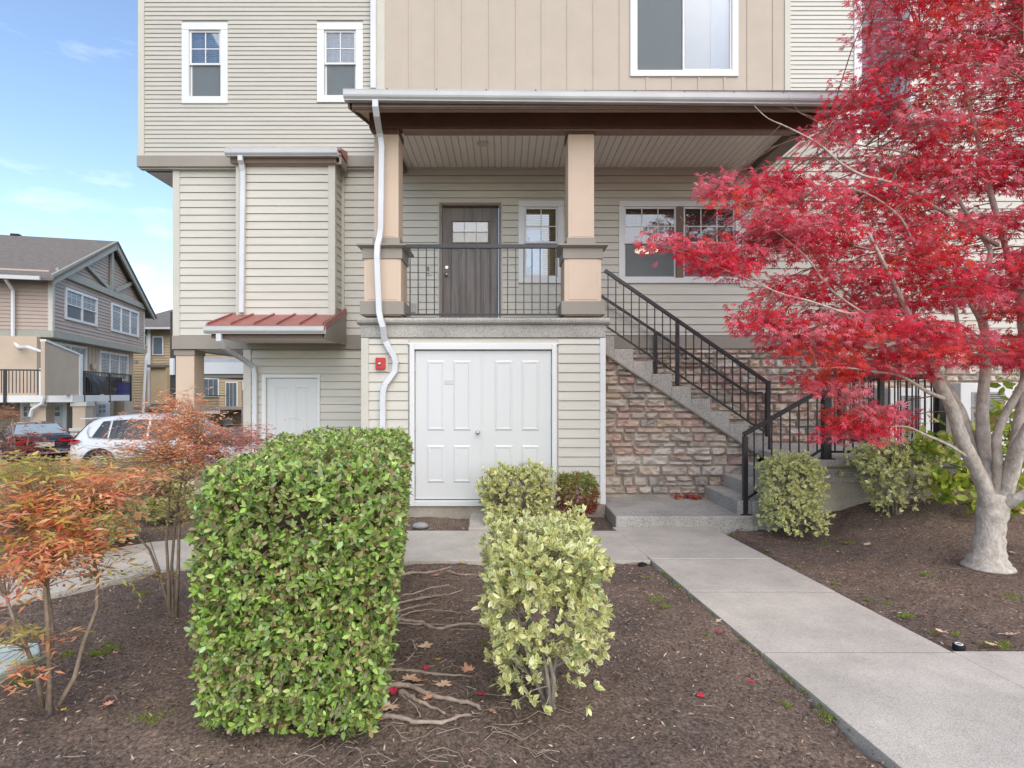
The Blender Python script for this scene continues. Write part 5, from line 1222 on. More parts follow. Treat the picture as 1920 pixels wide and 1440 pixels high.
# chrome curve behind the rear side window
for s_ in (-1, 1): MB().tube([(.52, s_ * .76, 1.40), (.50, s_ * .82, 1.24), (.58, s_ * .865, 1.09), (1.2, s_ * .875, 1.05), (2.6, s_ * .875, 1.02)], .014, 5).build('window_trim', METAL, t, xf=xf)
SEDB = mat('black_car_paint', (.018, .018, .028), .12, .05, spec=.7, coat=.6)
prof = [(0, .40, .80, .86, .70, .55), (.06, .34, .92, .96, .84, .55), (.3, .30, .98, 1.03, .88, .55), (.75, .28, .98, 1.10, .90, .55), (1.2, .25, .97, 1.32, .91, .56), (1.7, .22, .95, 1.42, .91, .57), (2.4, .22, .93, 1.44, .91, .58), (2.9, .22, .92, 1.33, .91, .58), (3.5, .22, .92, 1.04, .90, .6), (4.2, .25, .84, .90, .87, .6), (4.6, .3, .72, .78, .75, .6), (4.78, .4, .6, .64, .55, .5)]
sd = car('sedan', 'black sedan parked at the far left edge, rear licence plate and red lamps toward us', 'car', (px(83, 18.6), 18.6, -.80), math.radians(138), prof, 1.84, SEDB,
         {'x': [1.0, 3.75], 'windows': [(1.0, 1.7, .35, .0), (1.78, 2.6, .0, .0), (2.68, 3.2, .0, -.35)], 'handle': 1.6}, .33)
t, body, at_, xf, gm = car.last
MB().add([(.62, -.70, 1.05), (.62, .70, 1.05), (1.28, .54, 1.345), (1.28, -.54, 1.345)], [(0, 1, 2, 3)]).build('rear_window', mat('pale_car_glass', (.30, .36, .37), .05, .03, spec=.9), t, xf=lambda v: xf((v[0] - .035, v[1], v[2] + .03)))
for s_ in (-1, 1):
    MB().add([(.0, s_ * .38, .84), (.0, s_ * .72, .82), (.22, s_ * .90, .82), (.24, s_ * .89, .90), (.02, s_ * .72, .95), (.0, s_ * .38, .93)], [(0, 1, 2, 3, 4, 5)]).build('tail_lamp', MATS['lamp_red'], t, xf=lambda v: xf((v[0] - .03, v[1] * 1.01, v[2])))
    MB().tube([(.55, s_ * .74, 1.03), (.9, s_ * .68, 1.22), (1.4, s_ * .60, 1.37), (2.0, s_ * .59, 1.42)], .018, 5).build('window_trim', METAL, t, xf=xf)
MB().box(-.035, -.01, -.26, .26, .68, .83).build('licence_plate', mat('plate_white', (.55, .5, .5), .5), t, bevel=.004, xf=xf)
MB().box(-.05, -.01, -.3, .3, .86, .875).build('chrome_strip', METAL, t, xf=xf); MB().cyl((-.02, 0, .93), .055, -.02, 'x', 16).build('badge', METAL, t, xf=xf)
MB().box(-.06, .02, -.75, .75, .44, .50).build('bumper_strip', mat('rim_silver', (.5, .5, .52), .3), t, bevel=.01, xf=xf)

# ------------------------------------------------------------------ shrubs
def nrmz(v): return v / np.maximum(np.linalg.norm(v, axis=-1, keepdims=True), 1e-9)
def rosettes(C, A, k, L, spread=.9, Ljit=.25, flat=.3):
    """k leaves round each growing tip C with axis A"""
    n = len(C); A = nrmz(A); R1 = nrmz(np.cross(A, rng.normal(size=(n, 3)))); R2 = np.cross(A, R1)
    ph = (np.arange(k)[None] * 2 * math.pi / k + rng.uniform(0, 6.3, (n, 1)) + rng.normal(0, .3, (n, k)))
    sp = spread * (1 + rng.normal(0, .3, (n, k)))
    D = A[:, None] * np.cos(sp)[..., None] + (R1[:, None] * np.cos(ph)[..., None] + R2[:, None] * np.sin(ph)[..., None]) * np.sin(sp)[..., None]
    P = C[:, None] + D * (.1 * L) - A[:, None] * (rng.uniform(0, .5, (n, k, 1)) * L)
    N = A[:, None] + rng.normal(0, flat, (n, k, 3)); D = D.reshape(-1, 3)
    return P.reshape(-1, 3), D, N.reshape(-1, 3), (L * np.clip(1 + rng.normal(0, Ljit, n * k), .4, 1.5))
def box_shell(n, p=6.0, bias=None, depth=.12, faces=(1, 1, 1, 1, 1, 1)):
    """points near the surface of a rounded unit box (z in -1..1) and their outward normals. faces weights -x +x -y +y -z +z"""
    f_ = np.array(faces, float); f_ /= f_.sum(); fi = rng.choice(6, n, p=f_); q_ = rng.uniform(-1, 1, (n, 3)); ax = fi // 2
    q_[np.arange(n), ax] = np.where(fi % 2 == 0, -1, 1); r = (np.abs(q_) ** p).sum(1) ** (1 / p); s_ = q_ / r[:, None]
    N = np.sign(s_) * np.abs(s_) ** (p - 1); N = nrmz(N); s_ = s_ * (1 - rng.uniform(0, depth, (n, 1)) ** 1.0)
    return s_, N
def lumps(P, s, a, seed):
    r = np.random.default_rng(seed); o = np.zeros(len(P))
    for _ in range(5):
        k = r.normal(0, 1, 3) * s; o += np.sin(P @ k + r.uniform(0, 6)) * a / 2.2
    return o
def twigs(name, parent, starts, ends, r0, m=TWIG, seg=4, kind='stuff', bend=.06):
    mb = MB()
    for a, b in zip(starts, ends):
        a = Vector(a); b = Vector(b); c = (a + b) / 2 + Vector(np.random.default_rng(len(mb.v)).normal(0, 1, 3)) * bend * (b - a).length
        mb.tube([a, a.lerp(c, .6), c, c.lerp(b, .6), b], [r0, r0 * .85, r0 * .7, r0 * .5, r0 * .3], seg, cap=False)
    return mb.build(name, m, parent, smooth=True, kind=kind)
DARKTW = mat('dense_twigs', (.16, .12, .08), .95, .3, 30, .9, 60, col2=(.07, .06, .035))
GREENP = [(.34, .47, .09, 4), (.26, .38, .08, 3.4), (.45, .55, .16, 3.4), (.14, .22, .05, 2.4), (.48, .50, .19, 2.6), (.46, .37, .20, 2.2), (.42, .27, .14, 1.6), (.25, .13, .07, 1.4), (.34, .44, .22, 1.6)]
def pick_front(P, n, cam_=np.array([0, 0, EYE]), pool=4):
    dd = np.linalg.norm(P - cam_, axis=1); idx = np.argsort(dd)[: n * pool]; return rng.choice(idx, n, replace=False)

# clipped green hedge
HG = thing('clipped_hedge', 'large clipped green box hedge in the left foreground', 'hedge', (-1.2, 4.0, 0))
def hedge_map(s_):
    t = s_[:, 1]; z = .635 + .65 * s_[:, 2]; y = 4.03 + 1.40 * t; cx = -.985 - .215 * (t + 1); w_ = .50 * (1 - .13 * np.clip((.35 - s_[:, 2]) / 1.35, 0, 1) ** 1.3)
    x = cx + s_[:, 0] * w_ - .02 * (1 - s_[:, 2]); P = np.stack([x, y, z], 1)
    return P
nc = 14500
s_, N_ = box_shell(nc, 14, depth=.10, faces=(1.0, 2.2, 1.7, .45, .02, 2.2)); P_ = hedge_map(s_)
P_ += N_ * (lumps(P_, 3.2, .035, 5) + rng.normal(0, .012, nc))[:, None]
# hollow where dead twigs show near the top of the front face
hol = np.exp(-(((P_[:, 0] + 1.02) / .22) ** 2 + ((P_[:, 2] - 1.03) / .07) ** 2)) * (s_[:, 1] < -.7); keep = rng.uniform(0, 1, nc) > hol * .8
P_, N_ = P_[keep], N_[keep]
Ax = nrmz(N_ + rng.normal(0, .5, N_.shape) + [0, 0, .25])
P, D, N, S = rosettes(P_, Ax, 6, .0275, 1.05, .5); cc_ = pick(GREENP, len(P), .22) * [.84, .93, .84]; ce = cc_ * 1.08
sel = pick_front(P, 300)
m_ = np.ones(len(P), bool); m_[sel] = False
leaf_cloud('foliage', P[m_], D[m_], N[m_], S[m_], cc_[m_], ce[m_], 'oval', LEAFM, HG)
single_leaves('leaf', P[sel], D[sel], N[sel], S[sel] * 1.15, cc_[sel], ce[sel], 'oval', LEAFM, HG)
s_, N_ = box_shell(2200, 9, depth=.02); b_ = hedge_map(s_ * .80); e_ = hedge_map(s_ * 1.005); e_ += rng.normal(0, .03, e_.shape)
twigs('twig', HG, b_, e_, .0035)
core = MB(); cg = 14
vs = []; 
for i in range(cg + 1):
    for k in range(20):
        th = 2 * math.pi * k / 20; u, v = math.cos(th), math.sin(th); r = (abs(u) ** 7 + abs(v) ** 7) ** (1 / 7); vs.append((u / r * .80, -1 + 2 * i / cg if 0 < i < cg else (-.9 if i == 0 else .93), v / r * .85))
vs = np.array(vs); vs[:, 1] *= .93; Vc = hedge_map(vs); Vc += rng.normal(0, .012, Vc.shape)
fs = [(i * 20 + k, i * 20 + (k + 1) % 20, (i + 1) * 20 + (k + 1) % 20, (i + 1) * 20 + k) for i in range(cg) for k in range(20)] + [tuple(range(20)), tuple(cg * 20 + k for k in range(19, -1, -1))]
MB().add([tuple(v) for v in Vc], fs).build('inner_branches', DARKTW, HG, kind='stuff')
# a few fallen leaves caught in the hedge
CREAM = [(.84, .78, .36, 4), (.78, .73, .27, 3), (.90, .86, .52, 3), (.68, .65, .22, 2)]; VG = [(.27, .38, .15, 3.4), (.36, .46, .24, 3), (.16, .26, .10, 1.8), (.66, .66, .32, 4)]

def varieg(name, label, cx, cy, hx, hy, z0, z1, n, L, taper, seed, singles=0, p=5, rot=0, nst=5, gapy=0, tone=1.0, basey=0):
    t = thing(name, label, 'shrub', (cx, cy, z0))
    s_, N_ = box_shell(n, p, depth=.35, faces=(1.2, 1.2, 1.6, .8, .25, 1.6))
    wz = taper(s_[:, 2]); c_, sn_ = math.cos(rot), math.sin(rot)
    X = s_[:, 0] * hx * wz; Y = s_[:, 1] * hy * wz; P_ = np.stack([cx + X * c_ - Y * sn_, cy + X * sn_ + Y * c_, (z0 + z1) / 2 + s_[:, 2] * (z1 - z0) / 2], 1)
    P_ += N_ * lumps(P_, 5 / max(hx, .3), .10 * hx, seed)[:, None] + rng.normal(0, .02, P_.shape)
    if gapy:  # open, leggy lower part
        keep = rng.uniform(0, 1, n) < np.clip(1 - gapy * np.clip((.35 - s_[:, 2]) / 1.0, 0, 1), .12, 1)
        lump = lumps(P_, 9, 1.0, seed + 3); keep &= ~((lump < -.35) & (s_[:, 2] < .2)); keep &= (P_[:, 2] > z0 + .05); P_, N_ = P_[keep], N_[keep]
    Ax = nrmz(N_ * .8 + rng.normal(0, .45, N_.shape) + [0, 0, .55])
    P, D, N, S = rosettes(P_, Ax, 7, L, .75, .28, .4)
    ce = pick(CREAM, len(P), .1) * tone; cc_ = pick(VG, len(P), .15) * tone
    gr = rng.uniform(0, 1, len(P)) < .04; ce[gr] = cc_[gr] * 1.1
    if singles:
        sel = pick_front(P, singles, pool=3); m_ = np.ones(len(P), bool); m_[sel] = False
        single_leaves('leaf', P[sel], D[sel], N[sel], S[sel], cc_[sel], ce[sel], 'oval', LEAFM, t)
    else: m_ = np.ones(len(P), bool)
    leaf_cloud('foliage', P[m_], D[m_], N[m_], S[m_], cc_[m_], ce[m_], 'oval', LEAFM, t)
    # stems: a few trunks that fork toward the leafy shell
    r = random.Random(seed); mb = MB(); st = []; 
    for i in range(nst):
        a = Vector((cx + r.uniform(-.05, .05), cy + basey + r.uniform(-.05, .05), z0 - .03)); e = Vector((cx + r.uniform(-.6, .6) * hx, cy + r.uniform(-.6, .6) * hy, z0 + (z1 - z0) * r.uniform(.6, .85)))
        mid = a.lerp(e, .5) + Vector((r.uniform(-.05, .05), r.uniform(-.05, .05), 0)); pts = [a, a.lerp(mid, .5) + Vector((r.uniform(-.03, .03), 0, 0)), mid, mid.lerp(e, .5) + Vector((r.uniform(-.03, .03), 0, 0)), e]
        mb = MB().tube(pts, [.014, .012, .010, .007, .004], 6); mb.build('stem', mat('grey_stem', (.30, .26, .21), .9, .2, 20, .3, 60), t, smooth=True); st.append(pts)
    tips = P_[rng.choice(len(P_), min(len(P_), 340), replace=False)]; bs = []
    for q_ in tips:
        best = min((pt_ for pts in st for pt_ in pts[1:]), key=lambda a: (a - Vector(q_)).length + max(0, a.z - q_[2]) * 3); bs.append(best)
    twigs('twig', t, bs, tips, .0045, MATS['grey_stem'], bend=.12)
    return t
varieg('variegated_shrub', 'tall leggy cream and green variegated shrub standing alone in the centre foreground', .215, 3.16, .315, .46, .02, .90, 2300, .036, lambda s: .70 + .30 * np.clip((s + 1) / 1.1, 0, 1) ** .8, 11, singles=300, p=9, gapy=.42, nst=8, basey=-.2)
varieg('variegated_shrub', 'variegated shrub in front of the right storage door, partly hidden by the taller one', .17, 7.17, .47, .34, .0, .71, 850, .05, lambda s: .92 + 0 * s, 12, p=6)
varieg('variegated_shrub', 'narrow boxy variegated shrub beside the stair railing newel', 3.36, 6.62, .34, .30, .0, .93, 1100, .036, lambda s: .95 + 0 * s, 13, p=5, tone=1.12)
varieg('variegated_shrub', 'wide rounded variegated shrub in front of the landing, tapering to its base', 4.53, 6.58, .45, .36, .20, 1.08, 950, .04, lambda s: np.clip(.40 + .72 * (s + 1) / 1.5, .3, 1.0), 14, p=3.5, gapy=.4, tone=1.12)
# shrub with reddened leaves by the box corner
rs = thing('round_shrub', 'small round shrub with green top and dark red lower leaves by the storage corner', 'shrub', (.94, 7.25, 0))
s_, N_ = box_shell(620, 3, depth=.3, faces=(1, 1, 1.5, .8, .4, 1.4)); P_ = np.stack([.93 + s_[:, 0] * .265, 7.2 + s_[:, 1] * .24, .36 + s_[:, 2] * .27], 1)
P, D, N, S = rosettes(P_, nrmz(N_ + [0, 0, -.2] + rng.normal(0, .35, N_.shape)), 6, .05, .8)
g1 = pick([(.24, .30, .06, 3), (.17, .24, .05, 3), (.34, .30, .08, 1)], len(P), .15); r1 = pick([(.25, .035, .03, 3), (.33, .08, .05, 2), (.16, .05, .03, 2)], len(P), .15)
f_ = (rng.uniform(0, 1, len(P)) < np.clip(1.25 - (P[:, 2] - .1) / .42, .12, .97))[:, None]; c_ = np.where(f_, r1, g1)
leaf_cloud('foliage', P, D, N, S, c_, c_ * 1.1, 'slim', LEAFM, rs)
twigs('stem', rs, [(.93, 7.2, 0)] * 30, P_[:30], .005)

# nandina and orange shrubs at the left
ORP = [(.93, .38, .17, 4), (.95, .52, .24, 3), (.88, .27, .17, 2), (.92, .60, .42, 2.4), (.72, .60, .17, 3), (.52, .54, .18, 2)]
def fronds(n, centre, rad, droop, Lr=.14, seed=0, lean=(0, 0, 0)):
    """short arching leaf stalks; returns leaflet base points and directions"""
    c = rng.normal(0, .42, (n, 3)); c = np.clip(c, -1, 1) * rad + centre
    az_ = rng.uniform(0, 2 * math.pi, n); el_ = rng.normal(.25, .35, n); d_ = np.stack([np.cos(az_) * np.cos(el_), np.sin(az_) * np.cos(el_), np.sin(el_)], 1) + np.array(lean); d_ = nrmz(d_)
    Ps, Ds = [], []; side = nrmz(np.cross(d_, [0, 0, 1.0]))
    for k in range(7):
        f_ = (k + 1) / 7; p = c + d_ * Lr * f_ - np.array([0, 0, 1.0]) * droop * (f_ ** 2) * Lr
        sg_ = (-1) ** k; Ps.append(p); Ds.append(nrmz(d_ * .8 + side * sg_ * .7 - np.array([0, 0, .25]) + rng.normal(0, .15, d_.shape)))
    return np.concatenate(Ps), np.concatenate(Ds), c
NANL = mat('nandina_leaf_blades', (.6, .3, .1), .55, attr='Col', transl=.5, spec=.2)
def nandina(label, stems, clouds, pal, L=.042, name='nandina_shrub', kind='slim', base=None):
    b = stems[0][0] if base is None else base; t = thing(name, label, 'shrub', tuple(b)); allc = []; cps = []
    for pts in stems:
        n_ = len(pts); MB().tube(pts, np.linspace(.014, .006, n_), 6).build('stem', mat('tan_cane', (.33, .26, .19), .9, .2, 25, .4, 70, col2=(.2, .15, .11)), t, smooth=True); allc += [Vector(p) for p in pts]
    PP, DD, CC = [], [], []
    for (ce, ra, n_, pal_) in clouds:
        P, D, c = fronds(n_, np.array(ce), np.array(ra), .5); PP.append(P); DD.append(D)
        col = pick(pal_ or pal, n_, .12); CC.append(np.tile(col, (7, 1)) * rng.uniform(.85, 1.15, (len(P), 1))); cps.append(c[rng.choice(n_, min(n_, 90), replace=False)])
    P = np.concatenate(PP); D = np.concatenate(DD); C = np.concatenate(CC); N = np.tile([0, 0, 1.0], (len(P), 1)) + rng.normal(0, .5, (len(P), 3))
    leaf_cloud('foliage', P, D, N, L * np.clip(1 + rng.normal(0, .25, len(P)), .5, 1.6), C * .9, C, kind, NANL, t)
    tp_ = np.concatenate(cps); bs = [min(allc, key=lambda a: (a - Vector(q_)).length + max(0, a.z - q_[2]) * 2) for q_ in tp_]
    twigs('twig', t, bs, tp_, .0028, MATS['tan_cane'], bend=.08)
    return t
def W(x, y, Y): return tuple(pt(x, y, Y))
OLV = [(.52, .50, .15, 3), (.60, .52, .20, 2), (.68, .42, .18, 2)]; PNK = [(.74, .24, .20, 3), (.80, .38, .30, 3), (.66, .17, .14, 2)]; SAL = [(.90, .44, .22, 3), (.92, .54, .32, 3), (.86, .32, .18, 2)]
nandina('orange leaved nandina on bare grey canes nearest the camera at far left',
        [[W(95, 1338, 2.95), W(92, 1240, 2.95), W(88, 1150, 2.95), W(84, 1100, 2.95), W(62, 1040, 2.95), W(48, 990, 2.95)], [W(90, 1330, 2.95), W(97, 1180, 2.98), W(88, 1100, 2.98), W(92, 1050, 3.0), W(98, 960, 3.05)],
         [W(110, 1322, 3.0), W(140, 1270, 3.05), W(155, 1210, 3.1), W(182, 1140, 3.15), W(183, 1080, 3.2), W(172, 1030, 3.2), W(175, 960, 3.2)], [W(80, 1325, 2.95), W(70, 1270, 2.9), W(50, 1215, 2.85), W(25, 1160, 2.8), W(12, 1120, 2.8)]],
        [(W(85, 1005, 3.0), (.30, .3, .17), 200, None), (W(40, 960, 3.0), (.28, .3, .15), 140, None), (W(130, 930, 3.15), (.32, .3, .13), 180, None), (W(215, 905, 3.3), (.32, .3, .08), 110, SAL), (W(60, 880, 3.1), (.3, .3, .10), 110, OLV),
         (W(150, 1020, 3.1), (.24, .25, .16), 130, SAL), (W(55, 1060, 2.95), (.26, .25, .12), 90, SAL), (W(20, 1190, 2.8), (.14, .2, .14), 30, OLV), (W(-60, 960, 3.0), (.4, .35, .25), 150, None), (W(185, 1060, 3.2), (.14, .15, .1), 18, OLV), (W(50, 1240, 2.8), (.18, .2, .08), 16, SAL)], ORP, .05)
nandina('feathery orange and pink nandina rising beside the left side of the hedge',
        [[W(318, 1158, 4.2), W(316, 1090, 4.2), W(312, 1010, 4.2), W(318, 930, 4.2), W(322, 860, 4.2)], [W(325, 1160, 4.2), W(322, 1060, 4.25), W(330, 960, 4.25), W(345, 880, 4.3)], [W(330, 1158, 4.2), W(334, 1070, 4.2), W(336, 980, 4.2), W(350, 900, 4.2), W(370, 830, 4.25)],
         [W(322, 1155, 4.2), W(300, 1080, 4.2), W(280, 1030, 4.15), W(262, 1010, 4.1)]],
        [(W(335, 800, 4.25), (.34, .3, .19), 380, SAL), (W(345, 850, 4.25), (.42, .3, .15), 300, SAL), (W(300, 880, 4.2), (.36, .3, .11), 220, OLV), (W(420, 825, 4.4), (.38, .3, .13), 260, PNK), (W(345, 760, 4.3), (.20, .2, .11), 90, SAL), (W(265, 845, 4.2), (.30, .3, .09), 100, SAL),
         (W(250, 905, 4.1), (.26, .25, .11), 120, OLV), (W(330, 950, 4.2), (.22, .25, .14), 90, OLV), (W(475, 818, 4.5), (.12, .15, .08), 40, PNK), (W(275, 1075, 4.1), (.14, .15, .06), 16, OLV)], ORP, .034)
nandina('olive and salmon nandina in the bed behind the left walk', [[W(170, 1000, 5.7), W(172, 950, 5.7), W(168, 880, 5.7)], [W(165, 1000, 5.7), W(150, 930, 5.7), W(130, 880, 5.7)], [W(178, 1000, 5.7), W(200, 920, 5.7), W(215, 880, 5.7)]],
        [(W(165, 890, 5.7), (.55, .4, .14), 240, OLV), (W(120, 915, 5.6), (.5, .4, .16), 200, None), (W(215, 900, 5.7), (.4, .4, .14), 170, SAL), (W(20, 900, 5.6), (.5, .4, .16), 180, OLV), (W(235, 870, 6.0), (.4, .3, .1), 110, OLV)], ORP, .05)
nandina('deep red leaved shrub in front of the black sedan at far left', [[W(30, 880, 8.5), W(28, 830, 8.5), W(22, 780, 8.5)], [W(34, 880, 8.5), W(50, 840, 8.5), W(55, 815, 8.5)]],
        [(W(50, 840, 8.5), (.42, .4, .30), 150, [(.40, .05, .035, 4), (.5, .12, .06, 2)]), (W(12, 775, 8.5), (.20, .2, .16), 50, [(.55, .25, .16, 3)]), (W(60, 875, 8.3), (.5, .4, .12), 90, [(.40, .06, .04, 3), (.45, .12, .05, 2)])], ORP, .055)
varieg('variegated_shrub', 'low variegated shrub behind the left walk beneath the orange nandina', px(185, 6.3), 6.3, .42, .30, -.02, .42, 420, .05, lambda s: .95 + 0 * s, 21, p=4)
varieg('variegated_shrub', 'variegated shrub by the walk left of the hedge, half behind nandina canes', px(312, 7.3), 7.3, .32, .3, -.03, .62, 420, .05, lambda s: .9 + 0 * s, 22, p=4)
varieg('variegated_shrub', 'pale grey green shrub at the far left edge near the parking lot', px(8, 8.0), 8.0, .3, .3, -.3, .62, 260, .055, lambda s: .8 + 0 * s, 24, p=3, tone=.9)
rb_ = thing('rust_shrub', 'small rust brown shrub between the variegated shrubs behind the left walk', 'shrub', (px(265, 7.4), 7.4, 0))
s_, N_ = box_shell(200, 3, depth=.4); P_ = np.stack([px(266, 7.4) + s_[:, 0] * .16, 7.4 + s_[:, 1] * .2, .26 + s_[:, 2] * .26], 1)
P, D, N, S = rosettes(P_, N_, 6, .045, .8); c_ = pick([(.36, .12, .05, 3), (.25, .08, .04, 2), (.4, .2, .08, 1)], len(P)); leaf_cloud('foliage', P, D, N, S, c_, c_, 'slim', LEAFM, rb_); twigs('stem', rb_, [(px(266, 7.4), 7.4, -.03)] * 12, P_[:12], .005)
# broadleaf shrub behind the maple trunk
bs_ = thing('broadleaf_shrub', 'bright yellow green broadleaf shrub behind the maple trunk', 'shrub', (5.6, 6.6, .2))
cl = [(1760, 830, 6.4, .20), (1735, 840, 6.3, .08), (1790, 850, 6.4, .22), (1895, 775, 6.5, .30), (1890, 830, 6.4, .28), (1900, 880, 6.4, .25), (1870, 790, 6.4, .16), (1785, 905, 6.3, .10), (1760, 900, 6.3, .08), (1830, 940, 6.3, .07), (1890, 950, 6.3, .10), (1960, 820, 6.4, .35), (1770, 925, 6.2, .05), (1815, 900, 6.4, .1)]
C_ = np.concatenate([np.array(pt(x, y, Y)) + rng.normal(0, r * .55, (int(30 + 330 * r), 3)) for x, y, Y, r in cl]); A_n = nrmz(rng.normal(0, .6, C_.shape) + [0, -.4, .7])
P, D, N, S = rosettes(C_[::3], A_n[::3], 3, .10, 1.25, .3); c_ = pick([(.36, .45, .05, 4), (.46, .50, .09, 3), (.26, .38, .05, 3), (.55, .42, .16, 1.2)], len(P), .12)
sel = rng.choice(len(P), min(280, len(P) // 2), replace=False); m_ = np.ones(len(P), bool); m_[sel] = False
leaf_cloud('foliage', P[m_], D[m_], N[m_], S[m_], c_[m_], c_[m_] * 1.05, 'oval', LEAFM, bs_); single_leaves('leaf', P[sel], D[sel], N[sel], S[sel], c_[sel], c_[sel] * 1.05, 'oval', LEAFM, bs_)
for x, y in ((1760, 830), (1790, 850), (1895, 775), (1890, 830), (1900, 880), (1830, 880), (1772, 925)):
    a = Vector((5.75, 6.5, .2)); e = pt(x, y, 6.4); MB().tube([a, a.lerp(e, .4) + Vector((.03, 0, .04)), a.lerp(e, .75), e], [.012, .01, .007, .004], 6).build('stem', TWIG, bs_, smooth=True)

# ------------------------------------------------------------------ the maple
MT = thing('japanese_maple', 'spreading japanese maple with vivid crimson leaves and smooth pale grey trunk', 'tree', (4.52, 5.3, .1))
def limb(pts, m=BARK, seg=10, name='limb', sm=3):
    V = [pt(x, y, Y) for x, y, Y, r in pts]; R_ = [r for *_, r in pts]; out = []; rr = []
    for i in range(len(V) - 1):   # smooth with Catmull-Rom
        p0, p1, p2, p3 = V[max(i - 1, 0)], V[i], V[i + 1], V[min(i + 2, len(V) - 1)]
        for k in range(sm):
            t = k / sm; out.append(.5 * ((2 * p1) + (p2 - p0) * t + (2 * p0 - 5 * p1 + 4 * p2 - p3) * t * t + (3 * p1 - p0 - 3 * p2 + p3) * t ** 3)); rr.append(R_[i] * (1 - t) + R_[i + 1] * t)
    out.append(V[-1]); rr.append(R_[-1]); rr = [r * (1 + .06 * math.sin(i * 2.3)) for i, r in enumerate(rr)]
    MB().tube(out, rr, seg).build(name, m, MT, smooth=True); return out
s5 = 5.3 / F
nodes = []
def LM(pts, **k): o = limb([(x, y, Y, w_ * (1 if k else .88) * Y / F / 2) for x, y, Y, w_ in pts], **k); nodes.extend(o[1:]); return o
LM([(1852, 1064, 5.3, 84), (1852, 1050, 5.3, 66), (1853, 1036, 5.3, 54), (1855, 1010, 5.3, 48), (1858, 985, 5.3, 45), (1861, 958, 5.3, 50), (1864, 940, 5.3, 50), (1866, 925, 5.3, 40)], name='trunk', seg=16)
LM([(1857, 960, 5.3, 34), (1842, 905, 5.25, 30), (1822, 862, 5.2, 27), (1800, 815, 5.15, 26), (1785, 765, 5.1, 25), (1762, 722, 5.05, 22), (1745, 690, 5.0, 19), (1733, 660, 4.95, 16), (1712, 610, 4.85, 13), (1690, 560, 4.75, 10), (1660, 500, 4.6, 8), (1630, 440, 4.5, 6)])
LM([(1850, 930, 5.3, 30), (1838, 870, 5.35, 26), (1818, 820, 5.4, 22), (1800, 770, 5.4, 20), (1776, 725, 5.45, 16), (1755, 690, 5.5, 13), (1738, 640, 5.5, 10), (1715, 600, 5.6, 8)])
LM([(1862, 945, 5.3, 32), (1852, 880, 5.3, 28), (1843, 810, 5.3, 24), (1843, 745, 5.3, 21), (1849, 680, 5.3, 19), (1850, 640, 5.3, 18), (1841, 590, 5.3, 15), (1848, 530, 5.3, 12), (1858, 470, 5.3, 10)])
LM([(1870, 940, 5.3, 26), (1872, 880, 5.2, 20), (1868, 830, 5.15, 17), (1878, 790, 5.1, 16), (1900, 750, 5.0, 15), (1920, 715, 4.9, 14), (1945, 660, 4.8, 12), (1965, 590, 4.7, 9)])
LM([(1874, 945, 5.3, 30), (1893, 885, 5.15, 26), (1912, 835, 5.0, 25), (1945, 770, 4.9, 20), (1990, 700, 4.8, 15)])
LM([(1876, 950, 5.3, 34), (1897, 880, 5.4, 30), (1912, 800, 5.5, 26), (1925, 700, 5.6, 20), (1915, 600, 5.6, 15), (1912, 520, 5.6, 12)])
LM([(1872, 958, 5.3, 30), (1892, 942, 5.2, 24), (1925, 925, 5.1, 20), (1990, 890, 5.0, 16)])
LM([(1912, 560, 5.5, 14), (1895, 500, 5.45, 12), (1880, 445, 5.4, 11), (1862, 380, 5.4, 11), (1850, 330, 5.4, 10), (1836, 270, 5.4, 9), (1815, 190, 5.4, 8), (1800, 110, 5.4, 6), (1790, 40, 5.4, 4)])
LM([(1870, 460, 5.3, 10), (1822, 428, 5.2, 9), (1782, 402, 5.1, 9), (1745, 385, 5.0, 8), (1711, 362, 4.9, 8), (1670, 342, 4.8, 7), (1620, 330, 4.7, 6), (1575, 305, 4.65, 5), (1535, 270, 4.6, 4), (1480, 240, 4.55, 3), (1440, 222, 4.5, 2), (1414, 198, 4.5, 1.2)])
LM([(1800, 640, 5.0, 8), (1780, 520, 4.9, 7), (1750, 498, 4.8, 6), (1715, 460, 4.75, 5), (1690, 410, 4.7, 4), (1640, 370, 4.65, 3), (1600, 355, 4.6, 2)])
LM([(1750, 498, 4.8, 5), (1700, 482, 4.7, 4), (1650, 472, 4.6, 3), (1600, 460, 4.55, 2)])
LM([(1735, 662, 4.95, 9), (1690, 640, 4.8, 8), (1640, 600, 4.65, 6), (1580, 585, 4.5, 5), (1520, 565, 4.4, 4), (1450, 545, 4.3, 3), (1400, 510, 4.25, 2)])
LM([(1640, 600, 4.65, 5), (1560, 545, 4.55, 4), (1510, 480, 4.5, 3), (1450, 430, 4.45, 2.4), (1400, 400, 4.4, 1.8), (1370, 370, 4.4, 1.2)])
LM([(1450, 545, 4.3, 3), (1370, 510, 4.2, 2), (1300, 480, 4.15, 1.4), (1240, 462, 4.1, 1)])
LM([(1780, 750, 5.1, 9), (1740, 735, 4.95, 8), (1690, 705, 4.8, 6), (1640, 697, 4.7, 5), (1590, 690, 4.6, 3), (1530, 690, 4.5, 2)])
LM([(1822, 862, 5.2, 7), (1780, 835, 5.1, 6), (1735, 815, 5.0, 5), (1700, 800, 4.9, 3), (1660, 800, 4.85, 2)])
LM([(1850, 640, 5.3, 12), (1832, 590, 5.2, 9), (1800, 545, 5.1, 7)]); LM([(1720, 640, 5.4, 10), (1680, 610, 5.6, 8), (1600, 560, 5.8, 6), (1540, 500, 5.9, 4), (1500, 430, 6.0, 3)])
